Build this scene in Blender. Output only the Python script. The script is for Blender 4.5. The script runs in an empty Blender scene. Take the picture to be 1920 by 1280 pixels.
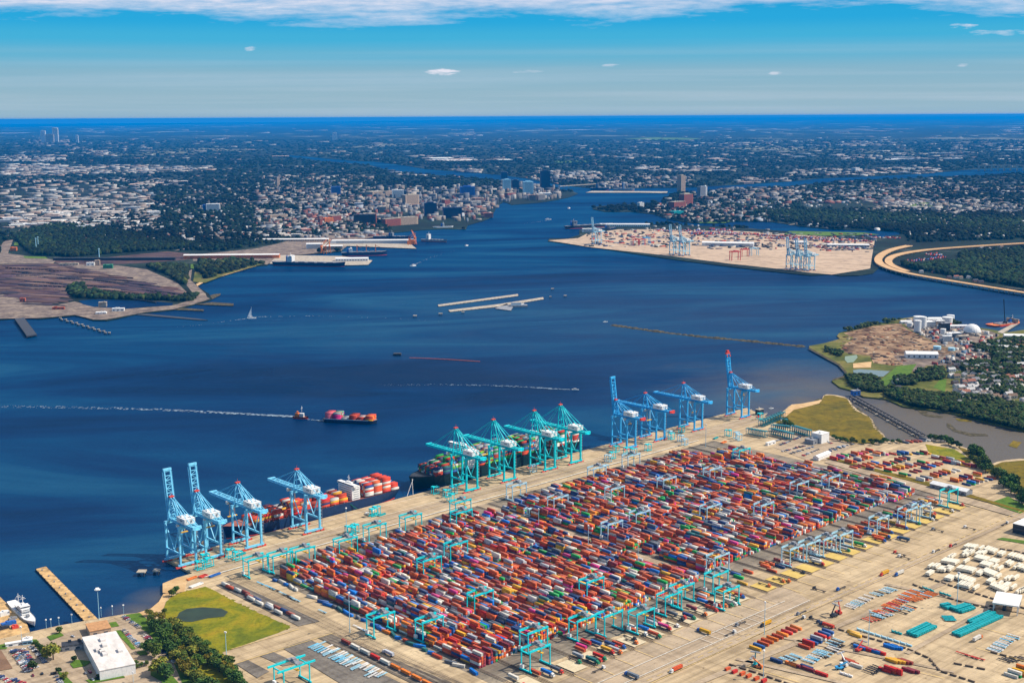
import bpy, math, random
import numpy as np
from mathutils import Vector, Matrix

# ------------------------------------------------------------------ camera, sky, sun, exposure
F = 2430.0; H = 481.0; PIT = math.atan(421 / F); ROLL = math.radians(0.3)
scene = bpy.context.scene
cam = bpy.data.objects.new("camera", bpy.data.cameras.new("camera"))
scene.collection.objects.link(cam)
cam.data.sensor_width = 36.0; cam.data.lens = F / 1920 * 36.0
cam.data.clip_start = 1.0; cam.data.clip_end = 300000.0
M3 = Matrix.Rotation(math.pi / 2 - PIT, 4, 'X') @ Matrix.Rotation(-ROLL, 4, 'Z')
cam.matrix_world = Matrix.Translation((0, 0, H)) @ M3
scene.camera = cam
scene.view_settings.view_transform = 'Standard'; scene.view_settings.look = 'None'
scene.view_settings.exposure = 0.22; scene.view_settings.gamma = 1.0
scene.view_settings.use_curve_mapping = False
scene.cycles.volume_bounces = 2; scene.cycles.max_bounces = 6; scene.cycles.diffuse_bounces = 2
scene.cycles.glossy_bounces = 2; scene.cycles.transparent_max_bounces = 8

SUN_EL = math.radians(46); SUN_AZ = math.radians(2)     # azimuth measured from world +X towards +Y
sd = Vector((math.cos(SUN_EL) * math.cos(SUN_AZ), math.cos(SUN_EL) * math.sin(SUN_AZ), math.sin(SUN_EL)))
sl = bpy.data.lights.new("sun", 'SUN'); sl.energy = 4.9; sl.angle = math.radians(0.5); sl.color = (1.0, 0.90, 0.76)
so = bpy.data.objects.new("sun", sl); scene.collection.objects.link(so)
so.rotation_euler = sd.to_track_quat('Z', 'Y').to_euler(); so.location = (400, 0, 900)

def L(h):                                               # '#rrggbb' -> linear
    h = h.lstrip('#'); o = []
    for i in (0, 2, 4):
        c = int(h[i:i + 2], 16) / 255
        o.append(c / 12.92 if c <= 0.04045 else ((c + 0.055) / 1.055) ** 2.4)
    return tuple(o)

SKY_S = 0.10
world = bpy.data.worlds.new("World"); scene.world = world; world.use_nodes = True
nt = world.node_tree; N = nt.nodes; K = nt.links; N.clear()
def wn(t, **kw):
    n = N.new(t)
    for k, v in kw.items(): setattr(n, k, v)
    return n
def wm(op, a, b=None, c=None, clamp=False):
    n = N.new('ShaderNodeMath'); n.operation = op; n.use_clamp = clamp
    for i, x in enumerate((a, b, c)):
        if x is None: continue
        if isinstance(x, (int, float)): n.inputs[i].default_value = x
        else: K.new(x, n.inputs[i])
    return n.outputs[0]
tc = wn('ShaderNodeTexCoord'); sep = wn('ShaderNodeSeparateXYZ'); K.new(tc.outputs['Generated'], sep.inputs[0])
zc = wm('MAXIMUM', sep.outputs[2], 0.002)
cmb = wn('ShaderNodeCombineXYZ'); K.new(sep.outputs[0], cmb.inputs[0]); K.new(sep.outputs[1], cmb.inputs[1]); K.new(zc, cmb.inputs[2])
sky = wn('ShaderNodeTexSky', sky_type='NISHITA'); sky.sun_disc = False
sky.sun_elevation = SUN_EL; sky.sun_rotation = math.radians(90) - SUN_AZ
sky.air_density = 1.3; sky.dust_density = 0.3; sky.ozone_density = 3.0
K.new(cmb.outputs[0], sky.inputs[0])
ramp = wn('ShaderNodeValToRGB'); ramp.color_ramp.interpolation = 'EASE'
el = wm('ADD', wm('MULTIPLY', sep.outputs[2], 8.0), 0.08, clamp=True)     # -0.01 .. 0.115
K.new(el, ramp.inputs[0])
st = [(-0.008, '#a0bcc9'), (0.014, '#98b9c9'), (0.032, '#8ab6cb'), (0.046, '#68b4d3'), (0.058, '#45b1da'), (0.072, '#2aa8dd'), (0.09, '#1c9ed9')]
e = ramp.color_ramp.elements
while len(e) < len(st): e.new(0.5)
for i, (p, h) in enumerate(st):
    e[i].position = p * 8 + 0.08; c = [q / 1.165 for q in L(h)]; e[i].color = (c[0], c[1], c[2], 1)
sc_ = wn('ShaderNodeVectorMath', operation='SCALE'); K.new(ramp.outputs[0], sc_.inputs[0]); sc_.inputs['Scale'].default_value = 1 / SKY_S
hi = wm('MULTIPLY', wm('SUBTRACT', sep.outputs[2], 0.10), 5.0, clamp=True)
mixs = wn('ShaderNodeMix', data_type='RGBA'); K.new(hi, mixs.inputs[0]); K.new(sc_.outputs[0], mixs.inputs[6]); K.new(sky.outputs[0], mixs.inputs[7])
# clouds: azimuth/elevation noise, streaky
ya = wm('MAXIMUM', sep.outputs[1], 0.05)
az = wm('DIVIDE', sep.outputs[0], ya)
el2 = wm('DIVIDE', sep.outputs[2], ya)
cc = wn('ShaderNodeCombineXYZ'); K.new(wm('MULTIPLY', az, 7.0), cc.inputs[0]); K.new(wm('MULTIPLY', wm('ADD', el2, wm('MULTIPLY', az, 0.012)), 75.0), cc.inputs[1])
nz = wn('ShaderNodeTexNoise'); nz.inputs['Scale'].default_value = 1.0; nz.inputs['Detail'].default_value = 7; nz.inputs['Roughness'].default_value = 0.58; nz.inputs['Distortion'].default_value = 0.9
K.new(cc.outputs[0], nz.inputs['Vector'])
cc2 = wn('ShaderNodeCombineXYZ'); K.new(wm('MULTIPLY', az, 3.2), cc2.inputs[0]); K.new(wm('MULTIPLY', el2, 22.0), cc2.inputs[1]); cc2.inputs[2].default_value = 3.3
nz2 = wn('ShaderNodeTexNoise'); nz2.inputs['Scale'].default_value = 1.0; nz2.inputs['Detail'].default_value = 4; K.new(cc2.outputs[0], nz2.inputs['Vector'])
nzf = wn('ShaderNodeTexNoise'); nzf.inputs['Scale'].default_value = 1.0; nzf.inputs['Detail'].default_value = 6; nzf.inputs['Roughness'].default_value = 0.65
ccf = wn('ShaderNodeCombineXYZ'); K.new(wm('MULTIPLY', az, 60.0), ccf.inputs[0]); K.new(wm('MULTIPLY', el2, 330.0), ccf.inputs[1]); K.new(ccf.outputs[0], nzf.inputs['Vector'])
edge = wm('SUBTRACT', wm('ADD', wm('MULTIPLY', el2, 60.0), wm('MULTIPLY', nz2.outputs[0], 2.6)), 5.58)   # crosses 0 near el .068-.075
m1 = wm('ADD', edge, wm('MULTIPLY', wm('SUBTRACT', nz.outputs[0], 0.5), 2.4))
m1 = wm('MULTIPLY', wm('ADD', m1, wm('MULTIPLY', wm('SUBTRACT', nzf.outputs[0], 0.5), 0.8)), 0.8, clamp=True)
# faint high veil streaks lower down
nz3 = wn('ShaderNodeTexNoise'); nz3.inputs['Scale'].default_value = 1.0; nz3.inputs['Detail'].default_value = 5
cc3 = wn('ShaderNodeCombineXYZ'); K.new(wm('MULTIPLY', az, 2.2), cc3.inputs[0]); K.new(wm('MULTIPLY', el2, 120.0), cc3.inputs[1]); cc3.inputs[2].default_value = 8.1
K.new(cc3.outputs[0], nz3.inputs['Vector'])
veil = wm('MULTIPLY', wm('MULTIPLY', wm('SUBTRACT', nz3.outputs[0], 0.46), 2.6, clamp=True), wm('MULTIPLY', wm('SUBTRACT', 0.062, el2), 25.0, clamp=True))
veil = wm('MULTIPLY', veil, 0.32)
puffs = None
for (px, py, w, h, s) in [(833, 137, 30, 7, 1.0), (484, 90, 13, 5, .6), (1786, 64, 27, 5, .75), (1448, 146, 12, 4, .6), (1142, 128, 14, 4, .5), (1790, 135, 12, 3, .5), (990, 138, 32, 3, .35), (1850, 77, 60, 5, .4)]:
    a0 = (px - 960) / F; e0 = (219 - py + (px - 960) * 0.0052) / F
    dx = wm('DIVIDE', wm('SUBTRACT', az, a0), w / F); dy = wm('DIVIDE', wm('SUBTRACT', el2, e0), h / F)
    d = wm('ADD', wm('MULTIPLY', dx, dx), wm('MULTIPLY', dy, dy))
    p = wm('MULTIPLY', wm('MULTIPLY', wm('SUBTRACT', wm('ADD', 1.0, wm('MULTIPLY', wm('SUBTRACT', nzf.outputs[0], 0.5), 6.0)), d), 0.8, clamp=True), s)
    puffs = p if puffs is None else wm('MAXIMUM', puffs, p)
cm = wm('MAXIMUM', wm('MAXIMUM', m1, puffs), veil)
front = wm('GREATER_THAN', sep.outputs[1], 0.3)
cm = wm('MULTIPLY', wm('MULTIPLY', cm, front), wm('ADD', 0.55, wm('MULTIPLY', nzf.outputs[0], 0.75), clamp=True))
mixc = wn('ShaderNodeMix', data_type='RGBA'); K.new(cm, mixc.inputs[0]); K.new(mixs.outputs[2], mixc.inputs[6])
cwc = L('#d8d8e4'); mixc.inputs[7].default_value = (cwc[0] / SKY_S, cwc[1] / SKY_S, cwc[2] / SKY_S, 1)
bg = wn('ShaderNodeBackground'); bg.inputs[1].default_value = SKY_S; K.new(mixc.outputs[2], bg.inputs[0])
wo = wn('ShaderNodeOutputWorld'); K.new(bg.outputs[0], wo.inputs[0])

# ------------------------------------------------------------------ helpers
COL = scene.collection
RND = random.Random(11)
RN = np.random.default_rng(5)
Z0 = 2.5
CR, SR = math.cos(ROLL), math.sin(ROLL)
def G(px, py, z=Z0):
    """a point of the photograph's plan (1920 x 1280 units) dropped on the level z -> metres"""
    x = px - 960.0; y = 640.0 - py
    xr = x * CR + y * SR; yr = -x * SR + y * CR
    dy = F * math.cos(PIT) + yr * math.sin(PIT); dz = -F * math.sin(PIT) + yr * math.cos(PIT)
    t = (z - H) / dz
    return (xr * t, dy * t)
def GA(px, py, z=Z0):
    x = px - 960.0; y = 640.0 - py
    xr = x * CR + y * SR; yr = -x * SR + y * CR
    dy = F * math.cos(PIT) + yr * math.sin(PIT); dz = -F * math.sin(PIT) + yr * math.cos(PIT)
    t = (z - H) / dz
    return xr * t, dy * t
QA = math.radians(47)
UX, UY = math.sin(QA), math.cos(QA)
VX, VY = UY, -UX
QROT = math.atan2(UY, UX)          # local +X runs along the quay, local +Y towards the water
HS_, PS_ = 490.0, math.atan(436 / F)
def W(u, v):
    """quay frame (u along the quay, v inland) -> metres"""
    x, y, z = u * UX + v * VX, u * UY + v * VY, Z0 - HS_
    yy = y * math.cos(PS_) - z * math.sin(PS_); zz = y * math.sin(PS_) + z * math.cos(PS_)
    xr, yr = F * x / yy, F * zz / yy
    return G(960 + xr * CR - yr * SR, 640 - (xr * SR + yr * CR), Z0)
def UV(x, y): return (x * UX + y * UY, x * VX + y * VY)
ORD = "zeroth first second third fourth fifth sixth seventh eighth ninth tenth eleventh twelfth thirteenth fourteenth fifteenth sixteenth seventeenth eighteenth nineteenth".split()
TENS = {20: "twent", 30: "thirt", 40: "fort", 50: "fift", 60: "sixt", 70: "sevent", 80: "eight", 90: "ninet"}
def od(n):
    if n < 20: return ORD[n]
    if n >= 100: return "hundred and " + od(n - 100) if n > 100 else "hundredth"
    t = n // 10 * 10
    return TENS[t] + "ieth" if n == t else TENS[t] + "y-" + ORD[n - t]
NUM = "zero one two three four five six seven eight nine ten".split()

class MB:
    def __init__(s): s.v = []; s.f = []; s.m = []
    def add(s, vs, fs, m=0):
        b = len(s.v); s.v += [tuple(p) for p in vs]; s.f += [tuple(i + b for i in f) for f in fs]; s.m += [m] * len(fs); return s
    def box(s, cx, cy, cz, sx, sy, sz, r=0.0, m=0):
        c, n = math.cos(r), math.sin(r); P = []
        for dz in (-.5, .5):
            for dx, dy in ((-.5, -.5), (.5, -.5), (.5, .5), (-.5, .5)):
                x, y = dx * sx, dy * sy
                P.append((cx + x * c - y * n, cy + x * n + y * c, cz + dz * sz))
        return s.add(P, [(3, 2, 1, 0), (4, 5, 6, 7), (0, 1, 5, 4), (1, 2, 6, 5), (2, 3, 7, 6), (3, 0, 4, 7)], m)
    def bar(s, p, q, w, h=None, m=0):
        h = h or w; p = Vector(p); q = Vector(q); d = (q - p).normalized()
        up = Vector((0, 0, 1)) if abs(d.z) < 0.95 else Vector((1, 0, 0))
        a = d.cross(up).normalized(); b = a.cross(d).normalized(); P = []
        for o in (p, q):
            for i, j in ((-1, -1), (1, -1), (1, 1), (-1, 1)): P.append(o + a * (i * w / 2) + b * (j * h / 2))
        return s.add(P, [(0, 1, 2, 3), (7, 6, 5, 4), (4, 5, 1, 0), (5, 6, 2, 1), (6, 7, 3, 2), (7, 4, 0, 3)], m)
    def cyl(s, p, q, r, r2=None, n=8, m=0):
        r2 = r if r2 is None else r2; p = Vector(p); q = Vector(q); d = (q - p).normalized()
        up = Vector((0, 0, 1)) if abs(d.z) < 0.95 else Vector((1, 0, 0))
        a = d.cross(up).normalized(); b = a.cross(d).normalized(); P = []
        for o, rr in ((p, r), (q, r2)):
            for k in range(n):
                t = 2 * math.pi * k / n; P.append(o + a * (rr * math.cos(t)) + b * (rr * math.sin(t)))
        fs = [(k, (k + 1) % n, n + (k + 1) % n, n + k) for k in range(n)]
        return s.add(P, [tuple(reversed(f)) for f in fs] + [tuple(range(n)), tuple(range(2 * n - 1, n - 1, -1))], m)
    def prism(s, pts, z0, z1, m=0):
        if sum(pts[i][0] * pts[(i + 1) % len(pts)][1] - pts[(i + 1) % len(pts)][0] * pts[i][1] for i in range(len(pts))) < 0: pts = pts[::-1]
        n = len(pts); P = [(x, y, z0) for x, y in pts] + [(x, y, z1) for x, y in pts]
        return s.add(P, [tuple(range(n, 2 * n)), tuple(range(n - 1, -1, -1))] + [(i, (i + 1) % n, n + (i + 1) % n, n + i) for i in range(n)], m)
    def gable(s, cx, cy, z0, sx, sy, h, rh, r=0.0, m=0, mr=1, over=0.0):
        c, n = math.cos(r), math.sin(r)
        def T(x, y, z): return (cx + x * c - y * n, cy + x * n + y * c, z)
        a, b = sx / 2, sy / 2
        P = [T(-a, -b, z0), T(a, -b, z0), T(a, b, z0), T(-a, b, z0), T(-a, -b, z0 + h), T(a, -b, z0 + h), T(a, b, z0 + h), T(-a, b, z0 + h), T(-a, 0, z0 + h + rh), T(a, 0, z0 + h + rh)]
        s.add(P, [(0, 1, 5, 4), (2, 3, 7, 6), (1, 2, 6, 9, 5), (3, 0, 4, 8, 7)], m)
        o = over; e = 0.12; A = a + o; B = b + o; zl = z0 + h - o * rh / b + e
        Q = [T(-A, -B, zl), T(A, -B, zl), T(A, 0, z0 + h + rh + e), T(-A, 0, z0 + h + rh + e), T(A, B, zl), T(-A, B, zl)]
        return s.add(Q, [(0, 1, 2, 3), (3, 2, 4, 5)], mr)
    def mesh(s, name, mats):
        me = bpy.data.meshes.new(name); me.from_pydata(s.v, [], s.f)
        if not isinstance(mats, (list, tuple)): mats = [mats]
        for m in mats: me.materials.append(m)
        if len(mats) > 1: me.polygons.foreach_set('material_index', [min(i, len(mats) - 1) for i in s.m])
        me.update(); return me
    def build(s, name, mats, parent=None, loc=None, rot=None):
        o = bpy.data.objects.new(name, s.mesh(name, mats)); COL.objects.link(o)
        if parent: o.parent = parent
        if loc: o.location = loc
        if rot is not None: o.rotation_euler = (0, 0, rot)
        return o

def tag(o, label=None, cat=None, group=None, kind=None):
    if label: o['label'] = label
    if cat: o['category'] = cat
    if group: o['group'] = group
    if kind: o['kind'] = kind
    return o
def empty(name, label, cat, loc=(0, 0, 0), rot=0.0, group=None):
    o = bpy.data.objects.new(name, None); COL.objects.link(o); o.location = loc; o.rotation_euler = (0, 0, rot)
    o.empty_display_size = 2
    return tag(o, label, cat, group)
KIDS = {}
def kids(o): return [c for c in COL.objects if c.parent == o]
def copy_tree(o, loc=None, rot=None, label=None, group=None, parent=None, scale=None, cache=None):
    c = o.copy(); COL.objects.link(c)
    if parent is not None: c.parent = parent
    if loc is not None: c.location = loc
    if rot is not None: c.rotation_euler = (0, 0, rot)
    if scale is not None: c.scale = scale
    if label: c['label'] = label
    if group: c['group'] = group
    if o.name not in KIDS: KIDS[o.name] = kids(o)
    for ch in KIDS[o.name]: copy_tree(ch, parent=c)
    return c

# ------------------------------------------------------------------ materials
def newmat(name):
    m = bpy.data.materials.new(name); m.use_nodes = True
    return m, m.node_tree.nodes, m.node_tree.links, m.node_tree.nodes['Principled BSDF']
def mathn(n, l, op, a, b=None, clamp=False):
    x = n.new('ShaderNodeMath'); x.operation = op; x.use_clamp = clamp
    for i, q in enumerate((a, b)):
        if q is None: continue
        if isinstance(q, (int, float)): x.inputs[i].default_value = q
        else: l.new(q, x.inputs[i])
    return x.outputs[0]
def noise(n, l, scale, detail=4, rough=0.55, dist=0.0, vec=None, stretch=None, rotz=0.0):
    t = n.new('ShaderNodeTexNoise'); t.inputs['Scale'].default_value = scale; t.inputs['Detail'].default_value = detail
    t.inputs['Roughness'].default_value = rough; t.inputs['Distortion'].default_value = dist
    if vec is None:
        g = n.new('ShaderNodeNewGeometry'); vec = g.outputs['Position']
    if stretch or rotz:
        m0 = n.new('ShaderNodeMapping'); m0.inputs['Rotation'].default_value = (0, 0, rotz); l.new(vec, m0.inputs[0])
        mp = n.new('ShaderNodeMapping'); mp.inputs['Scale'].default_value = stretch or (1, 1, 1); l.new(m0.outputs[0], mp.inputs[0]); vec = mp.outputs[0]
    l.new(vec, t.inputs['Vector']); return t.outputs[0]
def cramp(n, l, fac, stops, interp='LINEAR'):
    r = n.new('ShaderNodeValToRGB'); r.color_ramp.interpolation = interp; e = r.color_ramp.elements
    while len(e) < len(stops): e.new(0.5)
    for i, (p, c) in enumerate(stops):
        c = L(c) if isinstance(c, str) else c
        e[i].position = p; e[i].color = (c[0], c[1], c[2], 1)
    l.new(fac, r.inputs[0]); return r.outputs[0]
def mixc_(n, l, f, a, b, mode='MIX'):
    x = n.new('ShaderNodeMix'); x.data_type = 'RGBA'; x.blend_type = mode
    for i, q in ((0, f), (6, a), (7, b)):
        if isinstance(q, (int, float)): x.inputs[i].default_value = q
        elif isinstance(q, tuple): x.inputs[i].default_value = (q[0], q[1], q[2], 1)
        else: l.new(q, x.inputs[i])
    return x.outputs[2]
MC = {}
def mat(name, c, rough=0.7, var=0.16, scale=0.35, metal=0.0, spec=0.3):
    """plain painted / worn surface: base colour broken up by weathering noise"""
    if name in MC: return MC[name]
    m, n, l, b = newmat(name); c = L(c) if isinstance(c, str) else c
    tx = n.new('ShaderNodeTexCoord')
    f = noise(n, l, scale, 5, 0.65, vec=tx.outputs['Object'])
    lo = tuple(max(0, x * (1 - var * 1.8)) for x in c); hi = tuple(min(1, x * (1 + var)) for x in c)
    l.new(cramp(n, l, f, [(0.3, lo), (0.62, hi)]), b.inputs['Base Color'])
    b.inputs['Roughness'].default_value = rough; b.inputs['Metallic'].default_value = metal; b.inputs['Specular IOR Level'].default_value = spec
    MC[name] = m; return m
def attrmat(name, rough=0.7, var=0.25, scale=0.12, spec=0.25):
    m, n, l, b = newmat(name)
    a = n.new('ShaderNodeAttribute'); a.attribute_name = 'Col'
    f = noise(n, l, scale, 4, 0.6)
    v = cramp(n, l, f, [(0.3, (1 - var, 1 - var, 1 - var)), (0.7, (1, 1, 1))])
    l.new(mixc_(n, l, 1.0, a.outputs['Color'], v, 'MULTIPLY'), b.inputs['Base Color'])
    b.inputs['Roughness'].default_value = rough; b.inputs['Specular IOR Level'].default_value = spec
    return m
def objmat(name, rough=0.6, var=0.3, scale=0.5):
    m, n, l, b = newmat(name)
    a = n.new('ShaderNodeObjectInfo'); tx = n.new('ShaderNodeTexCoord')
    ad = n.new('ShaderNodeVectorMath'); l.new(tx.outputs['Object'], ad.inputs[0]); l.new(a.outputs['Location'], ad.inputs[1])
    f = noise(n, l, scale, 5, 0.65, vec=ad.outputs[0])
    v = cramp(n, l, f, [(0.3, (1 - var, 1 - var * 1.05, 1 - var * 1.1)), (0.65, (1, 1, 1))])
    l.new(mixc_(n, l, 1.0, a.outputs['Color'], v, 'MULTIPLY'), b.inputs['Base Color'])
    b.inputs['Roughness'].default_value = rough; b.inputs['Specular IOR Level'].default_value = 0.3
    return m
M_ATTR = attrmat('painted_boxes'); M_ROOFS = attrmat('city_roofs', rough=0.85, var=0.35, scale=0.02)
M_OBJ = objmat('painted_steel_box')
M_LEAF = attrmat('foliage', rough=0.9, var=0.45, scale=0.08, spec=0.1)
M_CRANE_B = mat('pale_blue_crane_paint', (0.19, 0.60, 0.84), 0.45, 0.12)
M_CRANE_T = mat('teal_crane_paint', (0.005, 0.60, 0.66), 0.45, 0.12)
M_CRANE_D = mat('blue_crane_paint', (0.05, 0.42, 0.78), 0.45, 0.12)
M_RMG_P = mat('grey_blue_gantry_paint', (0.36, 0.62, 0.74), 0.5, 0.12)
M_RED = mat('red_paint', (0.62, 0.06, 0.04), 0.5); M_WHITE = mat('white_paint', (0.78, 0.77, 0.74), 0.5, 0.08)
M_DARK = mat('dark_steel', (0.03, 0.035, 0.045), 0.6); M_GLASS = mat('dark_glass', (0.02, 0.04, 0.07), 0.12, 0.05, spec=0.6)
M_GREY = mat('grey_steel', (0.25, 0.26, 0.28), 0.6); M_YEL = mat('yellow_paint', (0.72, 0.42, 0.04), 0.6)
M_ORANGE = mat('orange_paint', (0.75, 0.20, 0.04), 0.6); M_CONC = mat('pale_concrete', (0.42, 0.36, 0.28), 0.9, 0.2, 0.1)
M_TIMBER = mat('dock_timber', (0.52, 0.33, 0.14), 0.9, 0.3, 0.15); M_BLUE = mat('blue_paint', (0.02, 0.12, 0.42), 0.5)
M_TEAL = mat('teal_steel', (0.0, 0.34, 0.37), 0.5); M_BRICK = mat('red_brick', (0.38, 0.10, 0.06), 0.9); M_TAN = mat('tan_wall', (0.50, 0.36, 0.25), 0.9)
M_GREENP = mat('green_paint', (0.02, 0.25, 0.12), 0.5); M_BLACK = mat('black_hull', (0.012, 0.016, 0.03), 0.45); M_NAVY = mat('navy_hull', (0.01, 0.035, 0.10), 0.4)
M_BARK = mat('bark', (0.09, 0.06, 0.04), 0.95); M_TYRE = mat('tyre_rubber', (0.02, 0.02, 0.02), 0.9)

def ground_mat(name, stops, scale, detail=8, rough=0.95, dist=0.0, stretch=None, rotz=0.0, stops2=None, scale2=None, joints=None, jcol=0.75, bump=0.0, streak=False, fields=False):
    m, n, l, b = newmat(name)
    f = noise(n, l, scale, detail, 0.65, dist, stretch=stretch, rotz=rotz)
    c = cramp(n, l, f, stops)
    if stops2:
        f2 = noise(n, l, scale2, 6, 0.7)
        c = mixc_(n, l, 1.0, c, cramp(n, l, f2, stops2), 'MULTIPLY')
    if fields:
        f6 = noise(n, l, 0.00022, 5, 0.7, 0.5, stretch=(1.6, 0.8, 1)); k6 = mathn(n, l, 'MULTIPLY', mathn(n, l, 'SUBTRACT', f6, 0.56), 9.0, clamp=True)
        gg = n.new('ShaderNodeNewGeometry'); sp6 = n.new('ShaderNodeSeparateXYZ'); l.new(gg.outputs['Position'], sp6.inputs[0])
        far6 = mathn(n, l, 'DIVIDE', mathn(n, l, 'SUBTRACT', sp6.outputs[1], 12000.0), 9000.0, clamp=True)      # farmland starts beyond the suburbs
        c = mixc_(n, l, mathn(n, l, 'MULTIPLY', k6, far6), c, (0.30, 0.30, 0.20))
    if streak:
        f3 = noise(n, l, 1.0, 3, 0.5, 0.8, stretch=(0.005, 0.13, 1), rotz=-QROT); c = mixc_(n, l, 1.0, c, cramp(n, l, f3, [(0.34, (.74, .73, .72)), (.52, (1, 1, 1)), (.75, (1.08, 1.08, 1.06))]), 'MULTIPLY')
        f4 = noise(n, l, 1.0, 3, 0.5, 0.8, stretch=(0.14, 0.009, 1), rotz=-QROT); c = mixc_(n, l, 1.0, c, cramp(n, l, f4, [(0.36, (.84, .83, .82)), (.5, (1, 1, 1))]), 'MULTIPLY')
        f5 = noise(n, l, 0.09, 3, 0.5, 2.0); c = mixc_(n, l, 1.0, c, cramp(n, l, f5, [(0.27, (.6, .58, .56)), (.36, (1, 1, 1))]), 'MULTIPLY')
    if joints:
        br = n.new('ShaderNodeTexBrick'); g = n.new('ShaderNodeNewGeometry'); mp = n.new('ShaderNodeMapping')
        mp.inputs['Rotation'].default_value = (0, 0, -QROT); l.new(g.outputs['Position'], mp.inputs[0]); l.new(mp.outputs[0], br.inputs['Vector'])
        br.inputs['Scale'].default_value = 1.0; br.inputs['Brick Width'].default_value = joints; br.inputs['Row Height'].default_value = joints * 0.8
        br.inputs['Mortar Size'].default_value = 0.35; br.offset = 0.0
        br.inputs['Color1'].default_value = (1, 1, 1, 1); br.inputs['Color2'].default_value = (0.9, 0.9, 0.9, 1); br.inputs['Mortar'].default_value = (jcol, jcol, jcol, 1)
        c = mixc_(n, l, 0.8, c, br.outputs['Color'], 'MULTIPLY')
    l.new(c, b.inputs['Base Color']); b.inputs['Roughness'].default_value = rough; b.inputs['Specular IOR Level'].default_value = 0.15
    if bump:
        bp = n.new('ShaderNodeBump'); bp.inputs['Strength'].default_value = 0.6; bp.inputs['Distance'].default_value = bump
        l.new(f, bp.inputs['Height']); l.new(bp.outputs[0], b.inputs['Normal'])
    return m
G_PORT = ground_mat('port_concrete', [(0.25, '#ad9878'), (0.5, '#c8b18d'), (0.75, '#d8c29d')], 0.006, stops2=[(0.25, (0.68, 0.67, 0.66)), (0.6, (1, 1, 1))], scale2=0.05, joints=15, streak=True)
G_YARD = ground_mat('yard_asphalt', [(0.25, '#6a635b'), (0.5, '#8b8172'), (0.8, '#a89a84')], 0.02, stops2=[(0.3, (0.7, 0.7, 0.7)), (0.6, (1, 1, 1))], scale2=0.3, streak=True)
G_ASPH = ground_mat('worn_asphalt', [(0.25, '#a08f77'), (0.5, '#b5a187'), (0.8, '#c6b193')], 0.03, stops2=[(0.3, (0.8, 0.8, 0.8)), (0.6, (1, 1, 1))], scale2=0.4, streak=True)
G_DARKP = ground_mat('dark_asphalt', [(0.25, '#68625b'), (0.8, '#8d857a')], 0.05, stops2=[(0.3, (.75, .75, .75)), (.6, (1, 1, 1))], scale2=.4, streak=True)
G_PAD = ground_mat('pale_pad_concrete', [(0.25, '#c2b190'), (0.8, '#ddceae')], 0.1, stops2=[(0.3, (0.8, 0.8, 0.8)), (0.55, (1, 1, 1))], scale2=0.5)
G_YPAD = ground_mat('yellow_pad_concrete', [(0.25, '#b99c55'), (0.8, '#dcc070')], 0.1)
G_MARSH = ground_mat('marsh_grass', [(0.25, '#4d5a14'), (0.42, '#6e7417'), (0.56, '#8d8318'), (0.75, '#9a7c1c')], 0.022, dist=1.2, stops2=[(0.3, (0.55, 0.6, 0.5)), (0.55, (1, 1, 1))], scale2=0.25, bump=2.0)
G_MARSH2 = ground_mat('brown_marsh_grass', [(0.25, '#4c4e15'), (0.45, '#6e6115'), (0.7, '#867019')], 0.02, dist=1.0, stops2=[(0.3, (0.5, 0.5, 0.45)), (0.6, (1, 1, 1))], scale2=0.12, bump=2.0)
G_LAWN = ground_mat('lawn', [(0.3, '#47641f'), (0.7, '#63822a')], 0.1, stops2=[(0.3, (.7, .7, .6)), (.6, (1, 1, 1))], scale2=.4)
G_SAND = ground_mat('sand', [(0.3, '#b08a5c'), (0.7, '#d9b98a')], 0.06)
G_CITY = ground_mat('city_ground', [(0.30, '#0a1810'), (0.46, '#0f2218'), (0.58, '#1b3022'), (0.70, '#5c5c54'), (0.8, '#8a857e')], 0.004, detail=12, stops2=[(0.35, (0.5, 0.5, 0.55)), (0.6, (1, 1, 1))], scale2=0.0006, fields=True)
G_PENIN = ground_mat('peninsula_ground', [(0.32, '#3a4a18'), (0.5, '#66682a'), (0.7, '#8f7c4c')], 0.012, detail=9, stops2=[(0.3, (0.6, 0.6, 0.6)), (0.6, (1, 1, 1))], scale2=0.05)
G_DEMO = ground_mat('cleared_ground', [(0.30, '#5d4a3a'), (0.45, '#8a6c50'), (0.58, '#b09474'), (0.72, '#8f5638')], 0.016, detail=10, dist=1.5, stops2=[(0.38, (0.35, 0.33, 0.34)), (0.55, (1, 1, 1))], scale2=0.022)
G_COAL = ground_mat('rail_yard_ballast', [(0.30, '#25242e'), (0.43, '#453840'), (0.55, '#62483f'), (0.7, '#7c6252')], 0.02, detail=8, dist=2.0, stretch=(0.25, 1.6, 1), rotz=0.25, stops2=[(0.35, (0.45, 0.45, 0.5)), (0.55, (1, 1, 1))], scale2=0.01)
G_COALT = ground_mat('pier_yard_ground', [(0.3, '#574c44'), (0.5, '#83746a'), (0.7, '#a8967f')], 0.03, stops2=[(0.35, (0.5, 0.5, 0.5)), (0.55, (1, 1, 1))], scale2=0.1)
G_FARP = ground_mat('far_terminal_concrete', [(0.3, '#a08b74'), (0.5, '#bda48a'), (0.7, '#cdb69b')], 0.012, stops2=[(0.35, (0.6, 0.6, 0.62)), (0.5, (1, 1, 1))], scale2=0.03, stretch=(0.4, 2.0, 1), rotz=0.35)
G_ROCK = ground_mat('shore_rock', [(0.3, '#2c2a1c'), (0.5, '#4a4430'), (0.7, '#75684c')], 0.15)
G_POND = mat('pond_water', (0.03, 0.11, 0.10), 0.15, 0.1, 0.05, spec=0.5); G_PONDG = mat('settling_pond', (0.16, 0.24, 0.13), 0.3, 0.1, 0.05)
G_PONDD = mat('marsh_pond_water', (0.025, 0.042, 0.022), 0.35, 0.2, 0.05, spec=0.12)
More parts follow.
